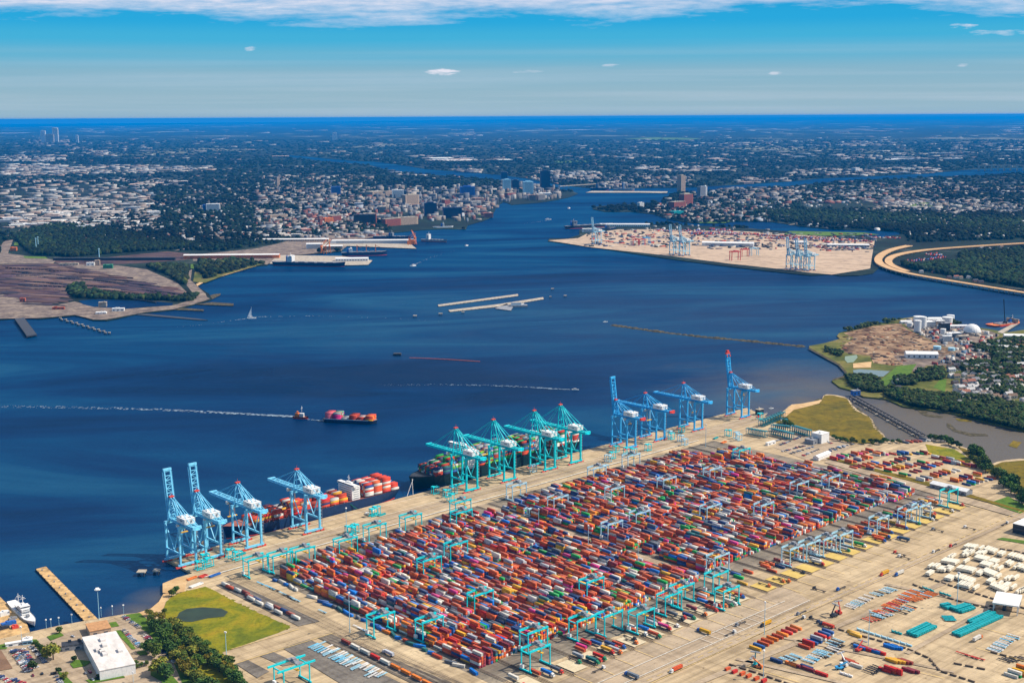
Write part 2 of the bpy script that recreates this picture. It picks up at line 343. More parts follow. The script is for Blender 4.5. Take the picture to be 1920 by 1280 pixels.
G_WLINE = mat('white_line_paint', (0.62, 0.58, 0.50), 0.8, 0.2, 0.3); G_YLINE = mat('yellow_line_paint', (0.62, 0.44, 0.15), 0.8, 0.25, 0.3)
G_TRACK = mat('rail_track', (0.10, 0.075, 0.06), 0.8, 0.3, 0.6)

# water
def water_mat():
    m, n, l, b = newmat('harbour_water')
    g = n.new('ShaderNodeNewGeometry'); pos = g.outputs['Position']
    big = noise(n, l, 0.0014, 7, 0.6, 1.4, stretch=(0.45, 1.7, 1), rotz=-0.12)
    c = cramp(n, l, big, [(0.33, (0.0, 0.009, 0.040)), (0.43, (0.0005, 0.018, 0.070)), (0.53, (0.001, 0.034, 0.098)), (0.66, (0.008, 0.066, 0.134))])
    def blob(x, y, r, soft, amt):
        v = n.new('ShaderNodeVectorMath'); v.operation = 'DISTANCE'; l.new(pos, v.inputs[0]); v.inputs[1].default_value = (x, y, 0)
        w = noise(n, l, 0.006, 4, 0.6, 1.0)
        d = mathn(n, l, 'ADD', v.outputs['Value'], mathn(n, l, 'MULTIPLY', w, soft * 0.8))
        return mathn(n, l, 'MULTIPLY', mathn(n, l, 'DIVIDE', mathn(n, l, 'SUBTRACT', r + soft, d), soft, clamp=True), amt)
    tur = None
    for (px, py, r, s, a) in [(1535, 728, 110, 360, 0.72), (1500, 752, 50, 120, 0.85), (1800, 800, 260, 330, 0.95), (1680, 772, 100, 110, 0.9), (1620, 775, 60, 80, 0.8), (1900, 845, 200, 180, 0.95), (1400, 590, 450, 1500, 0.12), (1900, 640, 300, 900, 0.18), (262, 1145, 14, 40, 0.8), (300, 1120, 12, 45, 0.7)]:
        x, y = G(px, py, 0); q = blob(x, y, r, s, a)
        tur = q if tur is None else mathn(n, l, 'MAXIMUM', tur, q)
    c = mixc_(n, l, tur, c, (0.135, 0.11, 0.075))
    df = n.new('ShaderNodeBsdfDiffuse'); gl = n.new('ShaderNodeBsdfGlossy'); mx = n.new('ShaderNodeMixShader'); mx.inputs[0].default_value = 0.09; gl.inputs['Color'].default_value = (0.25, 0.52, 0.85, 1)
    l.new(c, df.inputs['Color']); l.new(df.outputs[0], mx.inputs[1]); l.new(gl.outputs[0], mx.inputs[2])
    out = [q for q in n if q.type == 'OUTPUT_MATERIAL'][0]; n.remove(b); l.new(mx.outputs[0], out.inputs['Surface'])
    pat = noise(n, l, 0.004, 6, 0.7, 0.6, stretch=(0.35, 1.8, 1), rotz=-0.1)
    l.new(mathn(n, l, 'ADD', mathn(n, l, 'MULTIPLY', pat, 0.30), 0.08), gl.inputs['Roughness'])
    w1 = noise(n, l, 0.11, 6, 0.7, 0.3, stretch=(1.0, 1.6, 1)); w2 = noise(n, l, 0.012, 4, 0.6, 0.5)
    hgt = mathn(n, l, 'ADD', mathn(n, l, 'MULTIPLY', w1, 1.0), mathn(n, l, 'MULTIPLY', w2, 1.5))
    bp = n.new('ShaderNodeBump'); bp.inputs['Strength'].default_value = 0.55; bp.inputs['Distance'].default_value = 2.2
    l.new(hgt, bp.inputs['Height']); l.new(bp.outputs[0], gl.inputs['Normal']); l.new(bp.outputs[0], df.inputs['Normal'])
    return m
G_WATER = water_mat()

# ------------------------------------------------------------------ bulk meshes (numpy)
BOXV = np.array([(-.5, -.5, 0), (.5, -.5, 0), (.5, .5, 0), (-.5, .5, 0), (-.5, -.5, 1), (.5, -.5, 1), (.5, .5, 1), (-.5, .5, 1)], float)
BOXF = [(4, 5, 6, 7), (0, 1, 5, 4), (1, 2, 6, 5), (2, 3, 7, 6), (3, 0, 4, 7)]
HOUV = np.array([(-.5, -.5, 0), (.5, -.5, 0), (.5, .5, 0), (-.5, .5, 0), (-.5, -.5, .6), (.5, -.5, .6), (.5, .5, .6), (-.5, .5, .6), (-.5, 0, 1), (.5, 0, 1)], float)
HOUF = [(0, 1, 5, 4), (2, 3, 7, 6), (1, 2, 6, 9, 5), (3, 0, 4, 8, 7), (4, 5, 9, 8), (8, 9, 6, 7)]
def ico(sub=1):
    import bmesh
    bm = bmesh.new(); bmesh.ops.create_icosphere(bm, subdivisions=sub, radius=1.0)
    v = np.array([p.co[:] for p in bm.verts]); f = [tuple(x.index for x in q.verts) for q in bm.faces if q.calc_center_median().z > -0.45]
    bm.free(); return v, f
ICV, ICF = ico(2); IC1V, IC1F = ico(1)
def bulk(name, tv, tf, T, S, rot, cols, mt, jitter=0.0, facecols=None):
    """N copies of a template in one mesh; cols (N,3) per copy or (N,nf,3) per face"""
    T = np.asarray(T, float); S = np.asarray(S, float); rot = np.asarray(rot, float); n = len(T); nv = len(tv)
    if n == 0: return None
    P = tv[None] * S[:, None, :]
    if jitter: P = P * (1 + jitter * RN.uniform(-1, 1, (n, nv, 1)))
    c, s = np.cos(rot)[:, None], np.sin(rot)[:, None]
    X = P[..., 0] * c - P[..., 1] * s + T[:, 0:1]; Y = P[..., 0] * s + P[..., 1] * c + T[:, 1:2]; Z = P[..., 2] + T[:, 2:3]
    V = np.stack([X, Y, Z], -1).reshape(-1, 3).astype(np.float32)
    tot = np.array([len(f) for f in tf]); flat = np.concatenate([np.array(f) for f in tf])
    LV = (flat[None] + (np.arange(n) * nv)[:, None]).reshape(-1).astype(np.int32)
    LT = np.tile(tot, n).astype(np.int32); LS = np.concatenate([[0], np.cumsum(LT)[:-1]]).astype(np.int32)
    me = bpy.data.meshes.new(name); me.vertices.add(len(V)); me.vertices.foreach_set('co', V.ravel())
    me.loops.add(len(LV)); me.loops.foreach_set('vertex_index', LV)
    me.polygons.add(len(LT)); me.polygons.foreach_set('loop_start', LS)
    try: me.polygons.foreach_set('loop_total', LT)
    except Exception: pass
    cols = np.asarray(cols, float)
    if cols.ndim == 2: cols = np.repeat(cols[:, None, :], len(tf), 1)
    ca = np.ones((n * len(tf), 4), np.float32); ca[:, :3] = cols.reshape(-1, 3)
    at = me.attributes.new('Col', 'FLOAT_COLOR', 'FACE'); at.data.foreach_set('color', ca.ravel())
    me.materials.append(mt); me.update(calc_edges=True); me.validate()
    o = bpy.data.objects.new(name, me); COL.objects.link(o); return o
def pip(x, y, poly):
    x = np.asarray(x, float); y = np.asarray(y, float); r = np.zeros(x.shape, bool); n = len(poly)
    for i in range(n):
        x1, y1 = poly[i]; x2, y2 = poly[(i + 1) % n]
        if y1 == y2: continue
        c = ((y1 > y) != (y2 > y)) & (x < (x2 - x1) * (y - y1) / (y2 - y1) + x1); r ^= c
    return r
SHN = [0]
def sheet(name, pts, mt, layer=1, kind='structure', px=True, uv=False, z=None):
    SHN[0] += 1
    z = Z0 + layer * 0.22 - 0.2 + SHN[0] * 0.002 if z is None else z
    if uv: q = [W(*p) for p in pts]
    elif px: q = [G(p[0], p[1], z) for p in pts]
    else: q = pts
    if sum(q[i][0] * q[(i + 1) % len(q)][1] - q[(i + 1) % len(q)][0] * q[i][1] for i in range(len(q))) < 0: q = q[::-1]
    mb = MB(); mb.add([(x, y, z) for x, y in q], [tuple(range(len(q)))])
    return tag(mb.build(name, mt), kind=kind)
def strip(mb, path, w, z, m=0):
    """flat ribbon along a path of world points"""
    P = []
    for i, p in enumerate(path):
        a = Vector(path[max(0, i - 1)]); b = Vector(path[min(len(path) - 1, i + 1)]); d = (b - a).normalized(); nn = Vector((-d.y, d.x))
        P += [(p[0] - nn.x * w / 2, p[1] - nn.y * w / 2, z), (p[0] + nn.x * w / 2, p[1] + nn.y * w / 2, z)]
    return mb.add(P, [(2 * i, 2 * i + 2, 2 * i + 3, 2 * i + 1) for i in range(len(path) - 1)], m)
def land(name, pts, mt, z=Z0, px=True):
    q = [G(p[0], p[1], z) for p in pts] if px else pts
    mb = MB(); mb.prism(q, -0.6, z); o = mb.build(name, mt); tag(o, kind='structure'); return o, q
def smooth(pts, it=1, amp=0.0, closed=False):
    for _ in range(it):
        o = []
        n = len(pts)
        for i in range(n if closed else n - 1):
            a, b = pts[i], pts[(i + 1) % n]
            o += [(a[0] * .75 + b[0] * .25, a[1] * .75 + b[1] * .25), (a[0] * .25 + b[0] * .75, a[1] * .25 + b[1] * .75)]
        pts = o if closed else [pts[0]] + o + [pts[-1]]
    return pts

def inpoly_px(n, poly, rng=RN):
    xs = [p[0] for p in poly]; ys = [p[1] for p in poly]; X = rng.uniform(min(xs), max(xs), n * 3); Y = rng.uniform(min(ys), max(ys), n * 3); k = pip(X, Y, poly); return X[k][:n], Y[k][:n]
# ------------------------------------------------------------------ the setting
# water: one sheet to the horizon
mb = MB(); RH = 150000.0; nseg = 96
ring0 = [(0, 0, 0)]; vs = [(0.0, 0.0, 0.0)]; fs = []
for r in (3000.0, 20000.0, RH):
    for k in range(nseg):
        t = 2 * math.pi * k / nseg; vs.append((r * math.cos(t), r * math.sin(t), 0.0))
for k in range(nseg):
    fs.append((0, 1 + k, 1 + (k + 1) % nseg))
    for j in range(2):
        a = 1 + j * nseg; bb = a + nseg; fs.append((a + k, bb + k, bb + (k + 1) % nseg, a + (k + 1) % nseg))
mb.add(vs, fs); tag(mb.build('water', G_WATER), kind='structure')

# port land
z5 = lambda x, y: (x / 4, 1000 + y / 4)
PORT = [(-420, 1290), (-200, 1245), (0, 1197), (56, 1184), (110, 1172), (165, 1162), (200, 1156), (235, 1150), (262, 1148), (288, 1138), (303, 1124), (312, 1112),
        (305, 1108), (305, 1093), (322, 1090), (332, 1082)]
PORT_W = [G(*p) for p in PORT]
UQ0, UQ1, VQ = 651.0, 1706.0, -1262.0
PORT_W += [W(651, -1202), W(UQ0, VQ), W(UQ1, VQ)]
MRS = [(1445, 785), (1470, 770), (1482, 758), (1505, 757), (1540, 750), (1545, 739), (1562, 739), (1590, 745), (1603, 766), (1634, 782), (1641, 800), (1662, 818), (1656, 827), (1694, 825),
       (1737, 824), (1775, 828), (1809, 838), (1837, 850), (1853, 860), (1853, 872), (1875, 863), (1925, 858), (2050, 880), (2400, 1000)]
PORT_W += [G(*p) for p in smooth(MRS)]
PORT_W += [(1500.0, 900.0), (1500.0, 300.0), (-900.0, 300.0)]
mb = MB(); mb.prism(PORT_W, -0.6, Z0); tag(mb.build('port_ground', G_PORT), kind='structure')

# left shore (rail piers) and everything behind it up to the open sea
q5 = lambda x, y: (x / 4, 400 + y / 4)
q6 = lambda x, y: (400 + x * .36458, 400 + y * .36458)
SH = [(-500, 615), (-150, 604), (0, 599)] + [q5(*p) for p in [(150, 782), (300, 790), (450, 775), (560, 765), (620, 776), (700, 800), (800, 802), (880, 787), (960, 767), (1080, 745), (1300, 722), (1440, 688), (1460, 680),
      (1560, 655), (1590, 640), (1570, 605), (1480, 545), (1540, 510), (1700, 460), (1850, 415), (1920, 395)]] + \
     [(500, 497), (512, 490), (530, 480), (590, 476), (640, 471), (648, 459), (655, 450), (700, 443), (740, 436), (790, 431), (830, 429), (873, 430), (877, 422), (905, 414), (922, 407), (926, 398), (932, 386),
      (944, 378), (960, 384), (985, 382), (1010, 380), (1037, 376), (1066, 370), (1084, 363), (1072, 358), (1050, 355), (1020, 350), (985, 344), (940, 338), (900, 334), (860, 331), (800, 327), (760, 323),
      (720, 317), (690, 309), (640, 305), (600, 302), (565, 297), (530, 294), (545, 291), (580, 294), (610, 297), (660, 301), (700, 303), (735, 307), (765, 311), (800, 317), (850, 321), (900, 325), (940, 328), (985, 334),
      (1035, 344), (1080, 350), (1110, 353), (1140, 354), (1180, 353), (1225, 352), (1275, 352), (1330, 349), (1390, 346), (1430, 343), (1470, 341), (1520, 336), (1560, 333), (1620, 331), (1680, 328), (1740, 325),
      (1790, 320), (1850, 316), (1930, 314), (2100, 312), (2100, 317), (1930, 324), (1850, 328), (1790, 331), (1740, 332), (1690, 335), (1620, 337), (1560, 341), (1520, 345), (1480, 349), (1440, 352),
      (1390, 354), (1340, 357), (1312, 362), (1290, 360), (1262, 364), (1245, 372), (1240, 381), (1222, 378), (1220, 384), (1200, 386), (1184, 383), (1160, 384), (1130, 386), (1112, 388), (1111, 392), (1135, 397), (1185, 397), (1228, 402), (1255, 411),
      (1297, 418), (1340, 419), (1380, 415), (1420, 415), (1450, 416), (1500, 424), (1560, 430), (1640, 432), (1690, 434), (1688, 440), (1650, 444), (1590, 441), (1540, 436), (1480, 434),
      (1430, 430), (1380, 426), (1330, 424), (1300, 423), (1250, 420), (1200, 421), (1150, 422), (1120, 428), (1100, 424), (1086, 432), (1087, 440), (1064, 447), (1030, 447), (1027, 452), (1107, 463), (1180, 474), (1254, 485), (1300, 491), (1380, 501), (1470, 511),
      (1520, 516), (1560, 514), (1575, 517), (1610, 516), (1636, 512), (1650, 500), (1665, 500), (1700, 510), (1760, 521), (1830, 532), (1930, 545), (2250, 590)]
FAR_E = [(2900, 400), (2300, 240), (1930, 218.5), (1500, 218.5), (1200, 221), (960, 223.5), (700, 227), (400, 232), (200, 236), (0, 239), (-400, 243), (-900, 300), (-700, 450)]
MAIN_W = [G(*p) for p in SH + FAR_E]
mb = MB(); mb.prism(MAIN_W, -0.6, Z0); tag(mb.build('city_ground', G_CITY), kind='structure')

# peninsula on the right
p4 = lambda x, y: (1500 + x * .3125, 560 + y * .3125)
PEN = [p4(*p) for p in [(55, 292), (150, 342), (240, 392), (282, 440), (280, 466), (190, 492), (240, 530), (310, 548), (380, 585), (520, 600), (620, 645), (700, 655), (900, 682), (1100, 732), (1344, 790)]] + [(2100, 880), (2700, 700), (2050, 600),
       (1960, 612), (1920, 618)] + [p4(*p) for p in [(1250, 200), (1140, 182), (960, 158), (870, 120), (700, 105), (600, 120), (520, 138), (420, 156), (300, 186), (235, 205), (222, 222), (240, 240), (150, 265), (55, 282)]]
_, PEN_W = land('peninsula_ground', PEN, G_PENIN)
# breakwater running out from the peninsula
bw = [(1152, 610), (1200, 617), (1260, 625), (1320, 632), (1380, 637), (1440, 643), (1500, 649), (1520, 650)]
mb = MB(); P = [G(*p, 0) for p in bw]
for i in range(len(P) - 1):
    a, b = P[i], P[i + 1]; n = int(math.dist(a, b) / 14)
    for k in range(n):
        t = k / n; w = 9 + 5 * RND.random()
        mb.cyl((a[0] + (b[0] - a[0]) * t, a[1] + (b[1] - a[1]) * t, -0.5), (a[0] + (b[0] - a[0]) * t, a[1] + (b[1] - a[1]) * t, 1.0 + RND.random() * 1.6), w, w * .5, 7)
tag(mb.build('breakwater', G_ROCK), 'long low breakwater of dark rock running out from the peninsula', 'breakwater')

# surfaces on the peninsula
sheet('cleared_ground', [p4(*p) for p in [(262, 205), (430, 165), (600, 145), (640, 180), (760, 240), (880, 300), (960, 330), (900, 355), (700, 368), (640, 395), (560, 400), (440, 385), (420, 340), (300, 330), (240, 310), (270, 270), (330, 240)]], G_DEMO, 1)
sheet('industrial_ground', [p4(*p) for p in [(605, 128), (700, 112), (870, 128), (960, 165), (1130, 190), (1200, 215), (1140, 260), (1010, 310), (960, 330), (880, 296), (760, 236), (650, 178)]], G_COALT, 2)
sheet('gravel_lot', [p4(*p) for p in [(560, 340), (900, 330), (1040, 300), (1200, 340), (1110, 390), (860, 400), (760, 400), (700, 440), (640, 420)]], G_COALT, 2)
sheet('pond', [p4(*p) for p in [(270, 345), (340, 336), (346, 352), (320, 380), (285, 384), (268, 365)]], G_PONDG, 3)
sheet('sand_bed', [p4(*p) for p in [(318, 388), (430, 376), (425, 412), (320, 415)]], G_SAND, 3)
sheet('pond', [p4(*p) for p in [(318, 428), (360, 422), (540, 434), (500, 466), (380, 464), (325, 455)]], G_POND, 3)
sheet('grass_field', [p4(*p) for p in [(580, 405), (700, 390), (660, 450), (560, 500), (560, 545), (470, 548), (440, 520), (520, 460)]], G_LAWN, 2)
sheet('grass_field', [p4(*p) for p in [(840, 485), (880, 480), (870, 560), (800, 530)]], G_LAWN, 2)
sheet('mud_bank', [p4(*p) for p in [(700, 660), (770, 668), (760, 690), (860, 705), (850, 714), (760, 706), (725, 690)]], G_ROCK, z=0.3, layer=0)
sheet('mud_bank', [p4(*p) for p in [(880, 745), (900, 748), (940, 785), (1020, 805), (1120, 810), (1130, 822), (1020, 822), (920, 795), (880, 765)]], G_ROCK, z=0.3, layer=0)
sheet('mud_bank', [p4(*p) for p in [(930, 715), (1030, 728), (1030, 738), (950, 732)]], G_MARSH2, z=0.3, layer=0)
sheet('mud_bank', [p4(*p) for p in [(1250, 880), (1280, 850), (1330, 860), (1300, 895)]], G_MARSH2, z=0.35, layer=0)

# marshes of the port side
z3 = lambda x, y: (1120 + x / 4, 600 + y / 4)
sheet('marsh', [(1440, 788), (1471, 772), (1484, 760), (1540, 752), (1546, 741), (1562, 741), (1588, 747), (1600, 767), (1631, 783), (1638, 801), (1657, 818), (1650, 827), (1620, 832), (1580, 826), (1548, 812), (1510, 803), (1478, 798)], G_MARSH2, 2)
sheet('sand_beach', [(1472, 771), (1484, 758), (1505, 756), (1541, 749), (1536, 756), (1505, 764), (1488, 768), (1470, 784), (1462, 786)], G_SAND, 3)
sheet('marsh', [(1795, 836), (1812, 842), (1835, 853), (1850, 862), (1856, 875), (1878, 866), (1925, 862), (2050, 885), (2100, 960), (1925, 940), (1905, 925), (1880, 900), (1850, 884), (1826, 868)], G_MARSH2, 2)
sheet('marsh', [z5(*p) for p in [(1230, 560), (1245, 510), (1290, 470), (1380, 432), (1470, 412), (1540, 395), (1620, 430), (1700, 478), (1820, 540), (1930, 590), (2050, 640), (2180, 700), (2080, 745), (1920, 800), (1780, 850), (1660, 890),
      (1560, 860), (1480, 790), (1400, 700), (1320, 660), (1250, 640), (1200, 600)]], G_MARSH, 2)
sheet('pond', [z5(*p) for p in [(1345, 590), (1400, 562), (1520, 550), (1660, 560), (1710, 585), (1680, 620), (1560, 632), (1440, 660), (1360, 655), (1270, 640), (1330, 620)]], G_PONDD, 3)
sheet('sand_beach', [z5(*p) for p in [(950, 615), (1040, 590), (1130, 560), (1190, 510), (1225, 450), (1290, 440), (1240, 510), (1225, 570), (1150, 600), (1080, 640), (1050, 670)]], G_SAND, 2)
# yard surfaces (quay frame)
sheet('yard_surface', [(704, -1172), (1496, -1166), (1500, -812), (1480, -792), (1040, -792), (1035, -775), (700, -775)], G_YARD, 1, uv=True)
sheet('lane', [(1029, -1170), (1041, -1170), (1041, -772), (1029, -772)], G_ASPH, 2, uv=True)
sheet('truck_road', [(560, -742), (1075, -742), (1060, -698), (560, -698)], G_ASPH, 2, uv=True)
sheet('quay_road', [(653, -1215), (1700, -1215), (1640, -1190), (660, -1190)], G_ASPH, 1, uv=True)
mb = MB()
for k in range(12):
    u = 724 + 26.3 * k
    if k not in (1,): mb.prism([W(u - 9, -768), W(u + 8, -768), W(u + 8, -745), W(u - 9, -745)], Z0 + .75, Z0 + .82)
tag(mb.build('pale_pads', G_PAD), kind='structure')
mb = MB()
for k in range(16):
    u = 1058 + 26.3 * k
    mb.prism([W(u - 9, -766), W(u + 8, -766), W(u + 8, -744), W(u - 9, -744)], Z0 + .75, Z0 + .82)
tag(mb.build('yellow_pads', G_YPAD), kind='structure')
mb = MB()
for k in range(28):
    u = (724 if k < 12 else 1058 - 12 * 26.3) + 26.3 * k
    for s in (-12.2, 12.2):
        for e in (-.9, .9): mb.prism([W(u + s + e - .35, -1166), W(u + s + e + .35, -1166), W(u + s + e + .35, -741), W(u + s + e - .35, -741)], Z0 + .75, Z0 + .95)
tag(mb.build('gantry_rails', G_TRACK), kind='structure')
mb = MB()
def wl(p, q, w, dash=None):
    p = Vector(p); q = Vector(q); n = 1 if not dash else int((q - p).length / dash)
    for i in range(n):
        a = p + (q - p) * (i / n); b = p + (q - p) * ((i + (0.55 if dash else 1)) / n); strip(mb, [a[:], b[:]], w, Z0 + .98)
wl(W(650, -716), W(1040, -716), 0.9); wl(W(650, -700), W(1060, -700), 0.9)
wl(W(653, -1181), W(1480, -1181), 2.2); wl(W(653, -1247), W(1700, -1247), .7); wl(W(653, -1217), W(1700, -1217), .7)
for k in range(8): wl(W(905 + 12 * k, -716), W(905 + 12 * k, -700), .6)
for k in range(14): wl(W(706 - 1.5 * k * 0, -1150 + 24 * k), W(716, -1150 + 24 * k), .5)
tag(mb.build('white_markings', G_WLINE), kind='structure')
mb = MB()
wl(W(560, -690), W(1500, -690), .8, 14); wl(W(560, -684), W(1500, -684), .6); wl(W(653, -1200), W(1690, -1200), .6)
for k in range(28):
    u = (724 if k < 12 else 1058 - 12 * 26.3) + 26.3 * k; wl(W(u + 13, -741), W(u + 13, -718), .7)
for a, b in (((433, 1218), (560, 1180)), ((437, 1246), (630, 1186)), ((1815, 1170), (1905, 1195)), ((1830, 1215), (1920, 1240)), ((1700, 1255), (1770, 1272)), ((1500, 1280), (1400, 1250))): wl(G(*a), G(*b), .8)
tag(mb.build('yellow_markings', G_YLINE), kind='structure')
# faint tyre-darkened lanes of the big lot
mb = MB()
for (a, b, w) in [(((1180, 1290)), (1930, 960), 9), ((1260, 1300), (1950, 1020), 7), ((1380, 1235), (1600, 1285), 5), ((1660, 1095), (1925, 1150), 6), ((1440, 1190), (1790, 1260), 4), ((1700, 1225), (1925, 1100), 5)]:
    strip(mb, [G(*a), G((a[0] + b[0]) / 2, (a[1] + b[1]) / 2), G(*b)], w, Z0 + .6)
tag(mb.build('worn_lanes', G_ASPH), kind='structure')
# lower left: entry road, rail terminal, car parks
z6 = lambda x, y: (400 + x / 4, 960 + y / 4)
sheet('rail_terminal_surface', [z6(*p) for p in [(0, 570), (180, 490), (2000, 1300), (2300, 1480), (1200, 1480), (100, 1250), (-50, 1060), (640, 860)]], G_PORT, 1)
sheet('chassis_lot', [z6(*p) for p in [(20, 545), (120, 510), (800, 815), (640, 852)]], G_DARKP, 3)
sheet('dark_asphalt', [z6(*p) for p in [(520, 1015), (720, 950), (1500, 1320), (1150, 1400)]], G_DARKP, 3)
sheet('dark_asphalt', [z6(*p) for p in [(350, 1075), (450, 1045), (640, 1130), (520, 1150)]], G_DARKP, 3)
sheet('dark_asphalt', [z6(*p) for p in [(170, 1135), (260, 1105), (420, 1190), (330, 1240)]], G_DARKP, 3)
sheet('gravel_strip', [z6(*p) for p in [(780, 935), (880, 910), (2300, 1480), (1900, 1480)]], G_YARD, 3)
mb = MB()
for k in range(5):
    a = z6(800 + 24 * k, 945 - 9 * k); b = z6(1840 + 80 * k, 1440 - 9 * k)
    for d in (-1.0, 1.0):
        A_, B_ = G(*a), G(*b); strip(mb, [(A_[0] + d, A_[1]), (B_[0] + d, B_[1])], .45, Z0 + 1.0)
for k in range(4):
    for d in (-.8, .8):
        u = 667 + k * 5 + d; strip(mb, [W(u, -1160), W(u, -780)], .4, Z0 + 1.0)
tag(mb.build('railway_tracks', G_TRACK), kind='structure')
CARP = [(-420, 1310), (-200, 1262), (0, 1215), (60, 1200), (180, 1172), (232, 1160), (240, 1152), (275, 1185), (320, 1235), (352, 1300), (-100, 1420)]
sheet('car_park', CARP, G_ASPH, 1)
for pts in [[z5(*p) for p in q] for q in [[(350, 770), (450, 735), (480, 760), (380, 800)], [(820, 665), (870, 658), (895, 690), (830, 700)], [(860, 725), (905, 720), (1020, 860), (990, 865)],
            [(525, 975), (560, 940), (690, 955), (640, 990), (550, 1005)], [(240, 790), (275, 790), (360, 930), (330, 930)], [(0, 830), (70, 820), (50, 860), (0, 865)], [(1020, 885), (1090, 870), (1110, 905), (1050, 910)],
            [(1130, 1000), (1200, 985), (1290, 1050), (1220, 1110), (1130, 1060)], [(640, 1095), (900, 1040), (940, 1075), (680, 1120)], [(430, 1030), (470, 1040), (560, 1130), (500, 1140)], [(1210, 1110), (1290, 1060), (1360, 1140), (1250, 1160)]]]:
    sheet('lawn', pts, G_LAWN, 3)
sheet('brown_field', [(-80, 1215), (2, 1218), (24, 1252), (0, 1256), (-60, 1262)], mat('bare_soil', '#7b5f49', 0.95, 0.2, 0.05), 3)
sheet('verge', [(232, 1152), (262, 1148), (300, 1180), (345, 1225), (370, 1300), (350, 1300), (325, 1240), (282, 1190)], G_LAWN, 2)
sheet('verge', [(325, 1160), (350, 1178), (412, 1218), (440, 1245), (475, 1300), (365, 1300), (318, 1200)], G_MARSH, 1)
# upper right
sheet('car_park', [(1478, 815), (1535, 810), (1560, 818), (1598, 836), (1555, 862), (1512, 862), (1450, 838)], G_ASPH, 2)
sheet('container_lot', [(1556, 858), (1620, 842), (1740, 834), (1790, 842), (1850, 900), (1880, 925), (1800, 928), (1700, 905)], G_PORT, 2)
sheet('grass_verge', [(1548, 858), (1560, 857), (1760, 908), (1925, 958), (1925, 961), (1750, 913)], G_MARSH2, 4)
sheet('grass_field', [(1735, 832), (1790, 842), (1822, 862), (1812, 872), (1765, 862), (1740, 845)], G_MARSH, 3)
sheet('grass_field', [(1855, 942), (1890, 930), (1930, 950), (1930, 968)], G_LAWN, 3)
sheet('grass_field', [(1868, 1010), (1880, 1007), (1930, 1014), (1930, 1020)], G_LAWN, 3)
sheet('access_road', [(1545, 866), (1556, 862), (1740, 912), (1925, 966), (1925, 975), (1730, 920)], G_ASPH, 4)

# far terminal, rail-pier yard, other surfaces of the far shore
q7 = lambda x, y: (1000 + x / 3, 380 + y / 3)
sheet('far_terminal_surface', [q7(*p) for p in [(85, 212), (250, 200), (300, 175), (480, 150), (700, 150), (900, 158), (1150, 160), (1400, 172), (1920, 215), (1905, 300), (1895, 370), (1680, 404), (1560, 394), (1400, 374), (1100, 342), (760, 298), (320, 250)]], G_FARP, 1)
sheet('coal_yard', [q5(*p) for p in [(-400, 380), (0, 385), (400, 375), (560, 400), (860, 470), (1100, 535), (1320, 560), (1440, 600), (1380, 632), (1100, 630), (760, 605), (700, 560), (500, 600), (440, 600), (450, 655), (330, 700), (100, 640), (-400, 560)]], G_COAL, 1)
sheet('pier_yard', [q5(*p) for p in [(-500, 570), (0, 600), (150, 640), (400, 690), (560, 660), (700, 700), (960, 715), (1300, 690), (1430, 650), (1540, 620), (1575, 640), (1450, 682), (1300, 716), (1080, 742), (880, 780), (800, 795), (700, 795), (560, 760), (300, 785), (0, 788), (-500, 800)]], G_COALT, 2)
sheet('lagoon', [q5(*p) for p in [(590, 655), (700, 645), (900, 650), (1180, 662), (1300, 672), (1290, 690), (1100, 700), (940, 716), (840, 708), (700, 700), (620, 680)]], G_WATER, 3)
sheet('pier_road', [q5(*p) for p in [(1420, 430), (1440, 420), (1430, 500), (1540, 600), (1560, 640), (1300, 720), (1000, 735), (940, 725), (1280, 700), (1480, 640), (1400, 540)]], G_COALT, 3)
sheet('yard_road', [q5(*p) for p in [(-100, 300), (80, 180), (105, 180), (60, 300), (420, 350), (400, 375), (-100, 380)]], G_COALT, 3)
sheet('yard_ground', [q5(*p) for p in [(420, 372), (900, 392), (1100, 420), (1330, 520), (1400, 590), (1320, 560), (1100, 532), (860, 468), (620, 420)]], G_COALT, 2)
sheet('sand_beach', [q5(*p) for p in [(1480, 545), (1540, 510), (1700, 460), (1850, 415), (1920, 395), (1920, 385), (1840, 402), (1690, 448), (1530, 498), (1470, 530)]], G_SAND, 3)
sheet('sand_beach', [p4(*p) for p in [(55, 292), (150, 342), (240, 392), (282, 440), (280, 466), (190, 492), (200, 480), (266, 460), (268, 440), (226, 396), (140, 350), (50, 300)]], G_ROCK, 3)
sheet('rail_corridor', [q5(*p) for p in [(380, 350), (800, 330), (1250, 285), (1420, 300), (1420, 345), (1100, 372), (700, 388), (420, 372)]], G_COAL, 2)
ROADPTS = []
